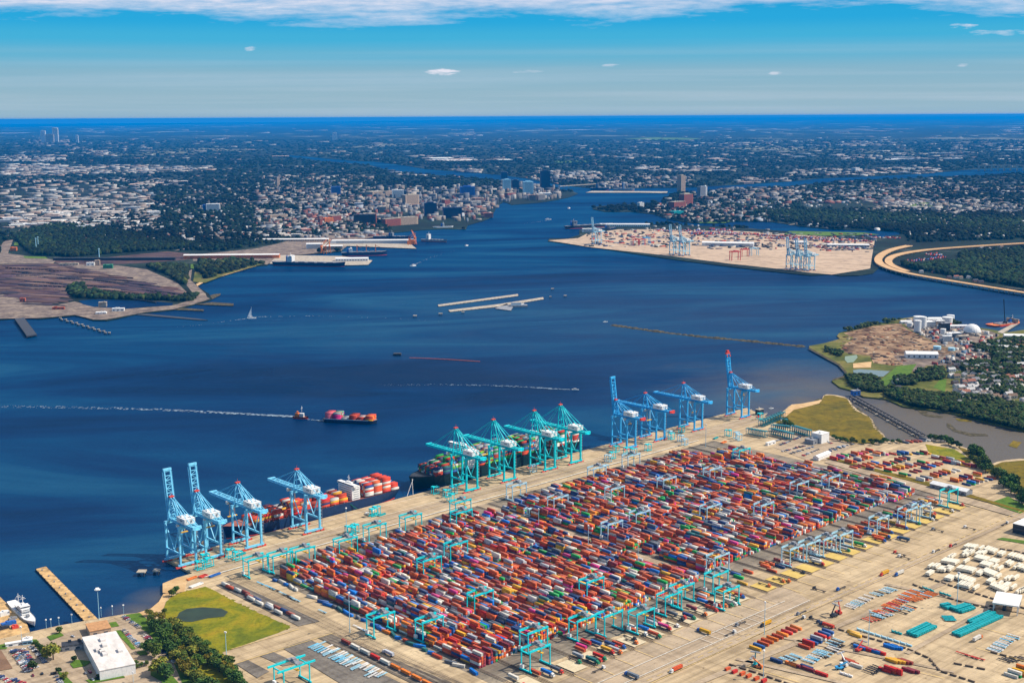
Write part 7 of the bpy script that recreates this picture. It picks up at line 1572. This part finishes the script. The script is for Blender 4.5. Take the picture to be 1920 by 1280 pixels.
for (r_, n, sz, hz_, pl) in zones:
    X, Y = rect(n, *r_); 
    if r_[1] > 600: poly = PEN_W
    else: poly = MAIN_W
    x, y = G_arr(X, Y); ok = pip(x, y, poly)
    for j in np.nonzero(ok)[0]:
        a = RND.uniform(*sz) * RND.choice((.5, .7, .9, 1)); b_ = a * RND.uniform(.35, .8); h = RND.uniform(*hz_); c = L(RND.choice(PALS[pl])); rot = RND.choice((.15, .15, 1.72, .5)) + RND.uniform(-.06, .06)
        if b_ * 1.0 > 5000: continue
        BUILT.append((x[j], y[j])); v = RND.uniform(.75, 1.1)
        if pl == 2: HT.append((x[j], y[j], Z0 - .3)); HS.append((a, b_ * 1.2, h * 1.4)); HR.append(rot); HC.append([tuple(q * v for q in c)] * 4 + [tuple(min(1, q * v * .75) for q in c)] * 2)
        else:
            d = math.hypot(x[j], y[j]); indiv.append((a / d * (h + b_ * .3) / d, x[j], y[j], a, b_, h, rot, c, pl, X[j], Y[j]))
indiv.sort(key=lambda q: -q[0])
# the 230 that show largest stand as buildings of their own, with roof and plant
WMS = {}
def bmesh_(hexc, k):
    key = (hexc, k)
    if key in WMS: return WMS[key]
    nm = 'city_wall_%d' % len(WMS); rn = random.Random(len(WMS)); w = MB(); w.box(0, 0, .5, 1, 1, 1); rf = MB(); rf.box(0, 0, 1.02, 1.03, 1.03, .05)
    for _ in range(3): rf.box(rn.uniform(-.35, .35), rn.uniform(-.3, .3), 1.09, rn.uniform(.06, .16), rn.uniform(.08, .2), .12)
    rf.box(0, .49, 1.06, 1.0, .03, .06); rf.box(0, -.49, 1.06, 1.0, .03, .06)
    g = MB(); nf = 1 + k
    for f in range(nf):
        for s in (-1, 1): g.box(0, s * .505, (f + .55) / nf, .86, .012, .32 / nf); g.box(s * .505, 0, (f + .55) / nf, .012, .86, .32 / nf)
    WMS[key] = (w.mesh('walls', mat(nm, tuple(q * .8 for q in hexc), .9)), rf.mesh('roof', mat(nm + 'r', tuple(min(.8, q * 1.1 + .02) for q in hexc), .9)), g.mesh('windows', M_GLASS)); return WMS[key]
def where(px, py):
    a = 'the left shore' if px < 480 else 'the old town' if px < 700 else 'the city centre' if px < 1100 else 'the far right city' if px > 1480 else 'the right bank town'
    return a
cnt = {}
CN = {'light': 'pale', 'mid': 'grey', 'warm': 'tan', 'red': 'brick red', 'dark': 'dark'}
def cname(c):
    l_ = sum(c) / 3
    if c[0] > 1.9 * c[2] and c[0] > .25: return 'brick red'
    if l_ > .5: return 'white'
    if c[0] > 1.35 * c[2]: return 'tan'
    return 'pale grey' if l_ > .28 else 'dark grey'
for q in indiv[:230]:
    _, x, y, a, b_, h, rot, c, pl, px, py = q
    key = (where(px, py), cname(c), int(px // 40) , int(py // 12)); cnt[key] = cnt.get(key, 0) + 1
    wdir = 'broad' if a > 45 else 'mid-sized' if a > 26 else 'small'
    kk = (wdir,) + key
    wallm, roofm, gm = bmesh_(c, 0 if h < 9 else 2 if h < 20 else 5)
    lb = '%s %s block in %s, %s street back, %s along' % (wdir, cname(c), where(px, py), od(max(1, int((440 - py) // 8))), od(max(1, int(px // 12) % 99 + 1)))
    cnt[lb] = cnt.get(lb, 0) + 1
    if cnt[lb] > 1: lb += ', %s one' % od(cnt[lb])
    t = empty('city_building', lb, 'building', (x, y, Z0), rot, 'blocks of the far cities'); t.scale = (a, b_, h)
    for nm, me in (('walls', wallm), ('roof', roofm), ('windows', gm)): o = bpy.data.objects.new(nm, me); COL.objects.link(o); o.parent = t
for q in indiv[230:]:
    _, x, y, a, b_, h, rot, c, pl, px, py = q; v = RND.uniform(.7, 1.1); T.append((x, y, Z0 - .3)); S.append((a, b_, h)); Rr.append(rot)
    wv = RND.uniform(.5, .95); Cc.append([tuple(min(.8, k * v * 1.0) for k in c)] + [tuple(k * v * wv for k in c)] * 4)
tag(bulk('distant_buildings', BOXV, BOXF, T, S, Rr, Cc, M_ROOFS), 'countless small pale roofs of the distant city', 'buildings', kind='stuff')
tag(bulk('distant_houses', HOUV, HOUF, HT, HS, HR, HC, M_ROOFS), 'countless small houses among the trees of the far suburbs', 'houses', kind='stuff')
# landmark blocks
LM = [('tall dark office tower at the far end of the city channel', 1022, 356, 62, 50, 125, M_NAVY), ('glass office tower left of the tall dark one', 990, 368, 60, 45, 88, M_RMG_P), ('blue glass tower at the left of downtown', 950, 362, 50, 40, 85, M_RMG_P), ('dark tower beside the blue glass one', 966, 358, 45, 40, 70, M_NAVY), ('round white arena on the downtown point', 1022, 370, 70, 60, 26, M_WHITE),
      ('red-fronted waterfront hotel at downtown', 956, 372, 60, 34, 34, M_BRICK), ('wide blue office slab in mid downtown', 876, 369, 90, 40, 62, M_BLUE), ('pale ribbed hospital block', 746, 370, 70, 40, 44, M_WHITE), ('dark slab with a pink end wall', 770, 386, 90, 34, 60, M_TAN), ('tall dark slab near the water left of the marina', 807, 404, 62, 40, 62, M_NAVY), ('dark curved apartment building near the green point', 848, 408, 90, 44, 50, M_NAVY),
      ('dark apartment slab left of the red waterfront block', 684, 420, 100, 34, 44, M_DARK), ('maroon apartment block joined to the dark slab', 696, 418, 40, 30, 44, M_BRICK), ('long red waterfront block', 734, 423, 84, 30, 32, M_BRICK), ('long tan waterfront block beside the red one', 762, 421, 110, 30, 34, M_TAN), ('orange-red brick tower of the old hospital', 601, 420, 18, 16, 36, M_BRICK), ('orange-red brick hall right of the brick tower', 614, 419, 46, 30, 26, M_ORANGE),
      ('red brick hall at the right of the old hospital', 628, 416, 50, 34, 30, M_BRICK), ('pink brick halls left of the old hospital', 520, 411, 90, 30, 22, M_TAN), ('small tower block with red stripe downtown', 836, 388, 34, 30, 40, M_BRICK), ('tan tower with pink top on the right bank', 1277, 362, 38, 36, 110, M_TAN), ('stepped brick hospital tower on the right bank', 1286, 383, 70, 40, 56, M_BRICK), ('lower brick wing of the right bank hospital', 1270, 390, 90, 40, 34, M_BRICK),
      ('grey slab tower right of the tan tower', 1315, 370, 50, 26, 62, M_GREY), ('pale slab tower beside the grey one', 1321, 368, 16, 26, 60, M_WHITE), ('white-and-blue tower block in the left suburb', 400, 396, 70, 40, 38, M_WHITE), ('blue wing of the tower block in the left suburb', 388, 396, 40, 30, 34, M_BLUE), ('blue office block at the city edge', 630, 364, 60, 40, 48, M_BLUE), ('slim church spire tower in the left city', 521, 350, 20, 20, 62, M_TAN), ('arched brown-roofed hall left of the hospital', 705, 366, 110, 90, 24, M_TAN),
      ('tall pale hotel in the farthest skyline at left', 105, 267, 110, 80, 300, M_WHITE), ('pale tower left of the tallest far hotel', 82, 267, 90, 80, 240, M_WHITE), ('broad pale block between the two far towers', 94, 268, 160, 90, 170, M_CONC), ('slim far tower right of the skyline group', 145, 268, 50, 50, 150, M_WHITE), ('pale far tower on the horizon left of the river', 628, 263, 90, 80, 160, M_WHITE), ('white building on the tip of the right bank meadow', 1201, 389, 34, 20, 26, M_WHITE),
      ('green-roofed old building on the right bank', 1268, 402, 70, 34, 16, M_TEAL), ('white office block on the far right riverside', 1604, 322, 60, 40, 34, M_WHITE), ('dark blue block at the head of the far basin', 945, 334, 50, 40, 48, M_NAVY), ('pink-roofed block right of the white hospital', 727, 368, 50, 30, 30, M_TAN), ('red brick stack of the old hospital', 601.5, 424, 10, 10, 34, M_BRICK)]
for lb, px, py, w, d, h, m in LM:
    building('tower_block' if h > 34 else 'hall', lb, px, py, w, d, h, (.15 if px < 1200 else .75) if m not in (M_TAN, M_BRICK, M_ORANGE) else .7, m, units=3, setback=h > 55, cat='building', rm=M_CONC if m in (M_BRICK, M_TAN) else None); x, y = G(px, py); BUILT.append((x, y))
# pier sheds, cranes of the left docks
SHD = [('long white-roofed pier shed with an orange side near the left point', 435, 484, 330, 26, 12, .02, M_ORANGE), ('long pale pier shed on the orange-craned pier', 700, 456, 330, 22, 12, .03, M_WHITE), ('low pinkish shed left of the long pier shed', 555, 452, 260, 26, 8, .0, M_TAN), ('pale freight shed on the near cargo pier', 660, 489, 110, 26, 9, .05, M_WHITE), ('white dockside building between the piers', 590, 466, 60, 26, 18, .05, M_WHITE), ('white shed with orange gear at the dock', 625, 468, 70, 22, 14, .05, M_CONC)]
for lb, px, py, w, d, h, r, m in SHD: building('pier_shed', lb, px, py, w, d, h, r, m, M_WHITE, gable=3, cat='shed')
def jib(lb, px, py, m, s=1.0):
    t = empty('dock_crane', lb, 'crane', (*G(px, py), Z0), RND.uniform(0, 3)); t.scale = (s,) * 3
    for i in (-5, 5):
        for j in (-5, 5): b = MB(); b.bar((i, j, 0), (i * .4, j * .4, 22), 1.4); b.build('leg', m, t)
    b = MB(); b.box(0, 0, 25, 8, 8, 6); b.build('house', m, t); b = MB(); b.bar((0, 0, 27), (26, 0, 52), 2.0); b.bar((-6, 0, 27), (0, 0, 40), 1.2); b.bar((0, 0, 40), (26, 0, 52), .8); b.build('jib', m, t)
for a in [('orange dock crane at the seaward tip of the roofed pier, left one', 768, 460, M_ORANGE, .9), ('orange dock crane at the seaward tip of the roofed pier, right one', 778, 458, M_ORANGE, 1.0), ('orange crane tower at the ship between the piers, left', 603, 474, M_ORANGE, .9), ('orange crane tower at the ship between the piers, middle', 610, 476, M_ORANGE, 1.0), ('orange crane tower at the ship between the piers, right', 618, 474, M_ORANGE, .9)]: jib(*a)
b = MB(); x, y = G(771, 458); b.box(x, y, 9, 30, 16, 12); b.box(x + 4, y, 18, 14, 10, 6); tag(b.build('crane_base_house', M_ORANGE), 'orange machinery block under the pier-end cranes', 'machinery')
# coal trains and yard gear at the left
for i in range(12):
    t0 = i / 12; y0 = 503 + t0 * 44; x0 = 10 + t0 * 60; x1 = 190 + 150 * (1 - abs(t0 - .6)); y1 = y0 + 20 + 6 * t0
    a, b_ = G(x0, y0), G(min(x1, 330), y1); n = int(math.dist(a, b_) / 17); q = MB(); ang = math.atan2(b_[1] - a[1], b_[0] - a[0])
    if i in (1, 3, 5, 6, 8, 10): continue
    for k in range(n):
        t = (k + .5) / n; bend = math.sin(t * 3.14) * (18 + 14 * math.sin(i * 2.3))
        q.box(a[0] + (b_[0] - a[0]) * t - math.sin(ang) * bend, a[1] + (b_[1] - a[1]) * t + math.cos(ang) * bend, Z0 + 2.4, 14.5, 3.0, 3.2, ang); q.box(a[0] + (b_[0] - a[0]) * t - math.sin(ang) * bend, a[1] + (b_[1] - a[1]) * t + math.cos(ang) * bend, Z0 + 4.15, 13.5, 2.2, .4, ang)
    tag(q.build('coal_train', M_DARK if i % 3 else mat('rusty_wagons', (.12, .06, .045), .9)), 'line of %s coal wagons curving through the left rail yard, %s from the back' % ('dark' if i % 3 else 'rusty', od(i + 1)), 'train', 'coal trains in the rail yard')
for (px, py, w, d, h, m, lb) in [(43, 566, 14, 12, 10, M_BRICK, 'small red brick hut in the pier yard'), (203, 503, 30, 20, 12, M_GREENP, 'teal-fronted building at the back of the rail yard'), (183, 497, 16, 14, 16, M_TAN, 'tan tower-like building at the back of the rail yard'), (170, 498, 26, 14, 10, M_WHITE, 'white building beside the tan one in the rail yard'), (130, 497, 60, 12, 6, M_CONC, 'long low tan shed at the back of the rail yard'),
                                 (222, 583, 30, 12, 7, M_WHITE, 'white-ended shed on the lagoon\'s near bank'), (193, 575, 20, 14, 12, M_CONC, 'pale building at the lagoon\'s left end'), (190, 588, 26, 14, 4, M_WHITE, 'white flat building on the little point'), (110, 580, 30, 10, 6, M_BRICK, 'low red building by the shore dolphins'), (26, 470, 22, 18, 12, M_ORANGE, 'orange-brown building beside the left road'), (228, 472, 36, 14, 10, M_WHITE, 'white building beyond the rail yard embankment')]:
    building('yard_building', lb, px, py, w, d, h, .15, m)
for lb, px, py, h in [('tall pale water standpipe beside the left woods', 68, 470, 46), ('second slimmer standpipe beside the left woods', 72, 466, 44), ('red and white lattice mast beyond the rail yard', 186, 482, 30)]:
    b = MB(); x, y = G(px, py); b.cyl((x, y, 2), (x, y, h), 2.0, 1.4, 8); b.cyl((x, y, h), (x, y, h + 3), 3.0, 3.0, 8); tag(b.build('standpipe', M_RMG_P), lb, 'tower')
building('embankment_wall', 'long dark conveyor embankment behind the rail yard', 215, 488, 420, 16, 9, -.02, M_DARK, units=0, win=False, cat='embankment')
# big highway arches and far bridge pieces
b = MB(); xs = [G(1835 + i * 12, 320) for i in range(8)]
for i, (x, y) in enumerate(xs): b.box(x, y, 22, 14, 10, 44)
for a, c in zip(xs, xs[1:]): b.bar((*a, 46), (*c, 46), 14, 6)
tag(b.build('river_bridge', M_CONC), 'pale high-level bridge over the far right river', 'bridge')
b = MB(); xs = [G(1048 + i * 9, 352 - i * .6) for i in range(9)]
for x, y in xs: b.box(x, y, 5, 8, 12, 10)
for a, c in zip(xs, xs[1:]): b.bar((*a, 12), (*c, 12), 16, 4)
tag(b.build('river_bridge', M_CONC), 'low bridge at the head of the city channel', 'bridge')

# ------------------------------------------------------------------ woods of the far shores (nobody could count them)
bx = np.array(BUILT + ROADPTS); cell = 26.0
occ = set(map(tuple, np.floor(bx / cell).astype(int)))
NOWOOD = [[(0, 352), (160, 345), (290, 360), (280, 395), (60, 432), (0, 436)], [(0, 308), (120, 309), (390, 312), (390, 322), (120, 328), (0, 333)], [(0, 455), (30, 448), (50, 470), (420, 470), (640, 438), (740, 432), (740, 462), (360, 492), (350, 500), (385, 540), (395, 585), (100, 605), (0, 605)],
          [(1020, 440), (1090, 420), (1300, 424), (1480, 432), (1700, 440), (1700, 470), (1640, 518), (1020, 470)], [(1640, 500), (1640, 470), (1700, 455), (1925, 448), (1925, 466), (1740, 476), (1690, 488), (1680, 500), (1925, 540), (1925, 560), (1700, 520)], [(700, 370), (930, 362), (1080, 360), (1060, 378), (940, 400), (870, 428), (740, 436), (700, 400)],
          [(1690, 478), (1800, 472), (1800, 492), (1700, 500)], [(1500, 378), (1760, 376), (1920, 392), (1920, 400), (1700, 392), (1500, 390)]]
FOR = [[(20, 440), (110, 420), (300, 445), (380, 462), (130, 482), (60, 478)], [(1690, 498), (1740, 480), (1925, 470), (1925, 540), (1760, 518)], [(1400, 395), (1925, 402), (1925, 446), (1700, 436), (1480, 415)]]
def woods(name, label, X, Y, poly, rng, base, forbid=NOWOOD, hmul=1.0):
    x, y = G_arr(X, Y); ok = pip(x, y, poly)
    for f in forbid: ok &= ~pip(X, Y, f)
    ci = np.floor(np.stack([x, y], -1) / cell).astype(int)
    occm = np.array([tuple(c) in occ for c in ci]); ok &= ~(occm & (rng.uniform(0, 1, len(x)) < .93))
    x, y = x[ok], y[ok]; d = np.hypot(x, y); n = len(x)
    r = (4.6 + d * .0012) * rng.uniform(.6, 1.25, n); hh = np.minimum(r * .8, 7.5) * rng.uniform(.7, 1.35, n) * hmul
    pn = .95 + .35 * np.sin(x * .0043 + 2 * np.sin(y * .0021)) + .25 * np.sin(y * .0061 + x * .0017)
    col = np.array(base)[None] * pn[:, None] * rng.uniform(.45, 1.5, (n, 1)) * np.stack([rng.uniform(.8, 1.35, n), np.ones(n), rng.uniform(.8, 1.2, n)], -1)
    fcol = np.repeat(col[:, None], len(IC1F), 1) * rng.uniform(.55, 1.5, (n, len(IC1F), 1)) * np.where(rng.uniform(0, 1, (n, 1, 1)) < .12, np.array([2.2, 1.5, .9]), np.array([1., 1., 1.]))
    o = bulk(name, IC1V, IC1F, np.stack([x, y, Z0 + hh * .75], -1), np.stack([r, r * rng.uniform(.7, 1.1, n), hh], -1), rng.uniform(0, 3, n), fcol, M_LEAF, .22)
    return tag(o, label, 'woods', kind='stuff')
X = np.concatenate([RN.uniform(-40, 1960, 30000), RN.uniform(-40, 1960, 9000)]); Y = np.concatenate([300 + 175 * RN.uniform(0, 1, 30000) ** .85, RN.uniform(262, 310, 9000)])
woods('far_woods', 'dark tree cover of the far suburbs and city', X, Y, MAIN_W, RN, (.007, .019, .010))
X = []; Y = []
for f in FOR:
    a, b_ = inpoly_px(3200, f); X.append(a); Y.append(b_)
woods('shore_woods', 'dense woods behind the rail yard and the curved highway', np.concatenate(X), np.concatenate(Y), MAIN_W, RN, (.014, .032, .011), forbid=[NOWOOD[4][:], NOWOOD[6]], hmul=1.15)
X, Y = inpoly_px(260, [q5(*p) for p in [(0, 395), (400, 385), (860, 475), (1320, 570), (1400, 600), (1100, 620), (760, 600), (700, 560), (500, 600), (330, 690), (0, 590)]]); x, y = G_arr(X, Y); n = len(x)
tag(bulk('spoil_ridges', ICV, ICF, np.stack([x, y, np.full(n, Z0)], -1), np.stack([RN.uniform(25, 95, n), RN.uniform(6, 16, n), RN.uniform(1.2, 4.5, n)], -1), -.25 - .5 * (X - 100) / 300 + RN.uniform(-.15, .15, n), np.array([L(c) for c in ('#6a4d46', '#54404a', '#7d6458', '#3a323c', '#5f463f', '#8a7062')])[RN.integers(0, 6, n)], M_ROOFS, .12), 'long low brown ridges of the left rail yard', 'spoil', kind='stuff')
# bushes about the rail yard lagoon
X, Y = inpoly_px(420, [q5(*p) for p in [(490, 560), (620, 540), (640, 580), (900, 625), (1300, 640), (1480, 610), (1440, 660), (1180, 655), (700, 640), (540, 630)]])
woods('lagoon_bushes', 'dark bushes along the lagoon in the rail yard', X, Y, MAIN_W, RN, (.02, .045, .015), forbid=[])
X, Y = inpoly_px(500, [q5(*p) for p in [(1100, 400), (1400, 390), (1400, 500), (1380, 540), (1250, 460)]]); woods('bush_cover', 'bushes between the yards and the point road', X, Y, MAIN_W, RN, (.03, .055, .018), forbid=[])
sheet('scrub_ground', [(372, 490), (440, 488), (495, 494), (468, 502), (425, 514), (385, 530), (362, 528), (366, 505)], G_PENIN, 3)
X, Y = inpoly_px(330, [(372, 490), (440, 488), (495, 494), (468, 500), (425, 511), (385, 524), (366, 505)]); woods('bush_cover', 'scattered bushes on the green point below the long white shed', X, Y, MAIN_W, RN, (.03, .055, .018), forbid=[])
# near peninsula woods
PF = [[p4(*p) for p in q] for q in [[(530, 545), (700, 560), (900, 590), (1100, 600), (1344, 640), (1344, 790), (1100, 732), (900, 680), (700, 650), (600, 620), (520, 590)], [(290, 470), (440, 470), (480, 520), (520, 560), (400, 560), (300, 520)], [(700, 440), (860, 420), (870, 480), (700, 500)], [(930, 400), (1100, 380), (1344, 420), (1344, 600), (1100, 560), (1060, 470)],
                                     [(1130, 260), (1344, 240), (1344, 400), (1160, 380), (1140, 300)], [(240, 195), (430, 152), (600, 118), (610, 135), (430, 165), (260, 205)], [(150, 300), (250, 330), (240, 350), (150, 320)], [(900, 130), (950, 130), (960, 160), (900, 150)], [(560, 480), (690, 470), (700, 520), (580, 520)], [(1040, 290), (1130, 270), (1130, 320), (1060, 320)]]]
X = []; Y = []
for f, n in zip(PF, (1500, 300, 180, 700, 500, 130, 40, 40, 90, 60)):
    a, b_ = inpoly_px(n, f); X.append(a); Y.append(b_)
X = np.concatenate(X); Y = np.concatenate(Y); x, y = G_arr(X, Y); n = len(x)
ok = pip(x, y, PEN_W); ci = np.floor(np.stack([x, y], -1) / 11).astype(int); occ2 = set(map(tuple, np.floor(bx / 11).astype(int))); ok &= ~np.array([tuple(c) in occ2 for c in ci]); x, y = x[ok], y[ok]; n = len(x)
r = RN.uniform(3.2, 7.0, n); hh = r * RN.uniform(.7, 1.05, n)
# each clump: several lobes and a fringe of leaf faces
lob = 4; LX = (x[:, None] + RN.normal(0, 1, (n, lob)) * r[:, None] * .42).ravel(); LY = (y[:, None] + RN.normal(0, 1, (n, lob)) * r[:, None] * .42).ravel(); LR = (r[:, None] * RN.uniform(.45, .75, (n, lob))).ravel(); LZ = (Z0 + hh[:, None] * RN.uniform(.7, 1.25, (n, lob))).ravel()
m_ = len(LX); col = np.array((.03, .06, .016))[None] * RN.uniform(.5, 1.7, (m_, 1)) * np.stack([RN.uniform(.8, 1.6, m_), np.ones(m_), np.ones(m_)], -1)
tag(bulk('peninsula_woods', IC1V, IC1F, np.stack([LX, LY, LZ], -1), np.stack([LR, LR, LR * .8], -1), RN.uniform(0, 3, m_), np.repeat(col[:, None], len(IC1F), 1) * RN.uniform(.5, 1.5, (m_, len(IC1F), 1)), M_LEAF, .25), 'thick dark woods along the creek side of the peninsula', 'woods', kind='stuff')
nl = 26000; k_ = RN.integers(0, m_, nl); th = RN.uniform(0, 6.2832, nl); uu_ = RN.uniform(-.2, 1, nl); rr2 = np.sqrt(1 - uu_ ** 2) * LR[k_] * RN.uniform(.9, 1.25, nl)
LQ = np.array([(-1, -.6, -.4), (1, -.6, .4), (1, .6, .5), (-1, .6, -.3)]); pw = [o_ for o_ in COL.objects if o_.name.startswith('peninsula_woods')][-1]
lf = bulk('leaf_clumps', LQ, [(0, 1, 2, 3)], np.stack([LX[k_] + rr2 * np.cos(th), LY[k_] + rr2 * np.sin(th), LZ[k_] + uu_ * LR[k_] * .85], -1), np.repeat(RN.uniform(.6, 1.7, (nl, 1)), 3, 1), RN.uniform(0, 6.28, nl), col[k_] * RN.uniform(.6, 2.2, (nl, 1)) * np.stack([RN.uniform(.9, 1.8, nl), np.ones(nl), np.ones(nl)], -1), M_LEAF)
lf.parent = pw
# individual larger trees standing in front of the peninsula woods
for i in range(34):
    t = i / 33; px = 1672 + 250 * t + RND.uniform(-2, 2); py = 748 + 52 * t ** 1.15 - RND.uniform(1, 9); k = RND.choice((2, 5, 0, 2))
    tree(*G(px, py), RND.uniform(.9, 1.4), k, '%s bank tree at the front of the peninsula woods, %s from the left' % (CNAME[k], od(i + 1)), 'bank trees of the peninsula')
# marsh tussocks give the marshes a ragged surface
for nm, poly, n, cl in (('marsh_reeds', [z5(*p) for p in [(1230, 560), (1245, 510), (1290, 470), (1380, 432), (1470, 412), (1540, 395), (1700, 478), (1930, 590), (2180, 700), (1920, 800), (1660, 890), (1480, 790), (1320, 660)]], 1500, (.20, .19, .02)), ('marsh_reeds', [(1440, 788), (1484, 762), (1546, 745), (1588, 747), (1631, 783), (1657, 818), (1620, 832), (1548, 812)], 1700, (.11, .10, .02))):
    X, Y = inpoly_px(n, poly); pond = [z5(*p) for p in [(1345, 590), (1400, 562), (1520, 550), (1660, 560), (1710, 585), (1680, 620), (1560, 632), (1440, 660), (1360, 655), (1270, 640), (1330, 620)]]
    k = ~pip(X, Y, pond); X, Y = X[k], Y[k]; x, y = G_arr(X, Y); n = len(x)
    tag(bulk(nm, IC1V, IC1F, np.stack([x, y, np.full(n, Z0)], -1), np.stack([RN.uniform(1, 4, n), RN.uniform(1, 3, n), RN.uniform(.08, .3, n)], -1), RN.uniform(0, 3, n), np.array(cl)[None] * RN.uniform(.75, 1.15, (n, 1)), M_LEAF, .3), 'tufted reeds of the %s marsh' % ('green-gold' if cl[0] > .15 else 'brown'), 'reeds', kind='stuff')

# ------------------------------------------------------------------ haze
hb = MB(); hb.box(0, 0, (500 - 1.0) / 2, 320000, 320000, 501.0)
hz = hb.build('haze', None if False else bpy.data.materials.new('haze')); tag(hz, kind='stuff', label='blue haze filling the air toward the horizon', cat='haze')
hm = hz.data.materials[0]; hm.use_nodes = True; hn = hm.node_tree.nodes; hl = hm.node_tree.links
for x_ in list(hn):
    if x_.type == 'BSDF_PRINCIPLED': hn.remove(x_)
pv = hn.new('ShaderNodeVolumePrincipled'); pv.inputs['Color'].default_value = (0.0, 0.345, 0.95, 1); pv.inputs['Density'].default_value = 1.0 / 50000; pv.inputs['Anisotropy'].default_value = 0.0
hl.new(pv.outputs[0], [x_ for x_ in hn if x_.type == 'OUTPUT_MATERIAL'][0].inputs['Volume'])
print('counts', nh, ncar)
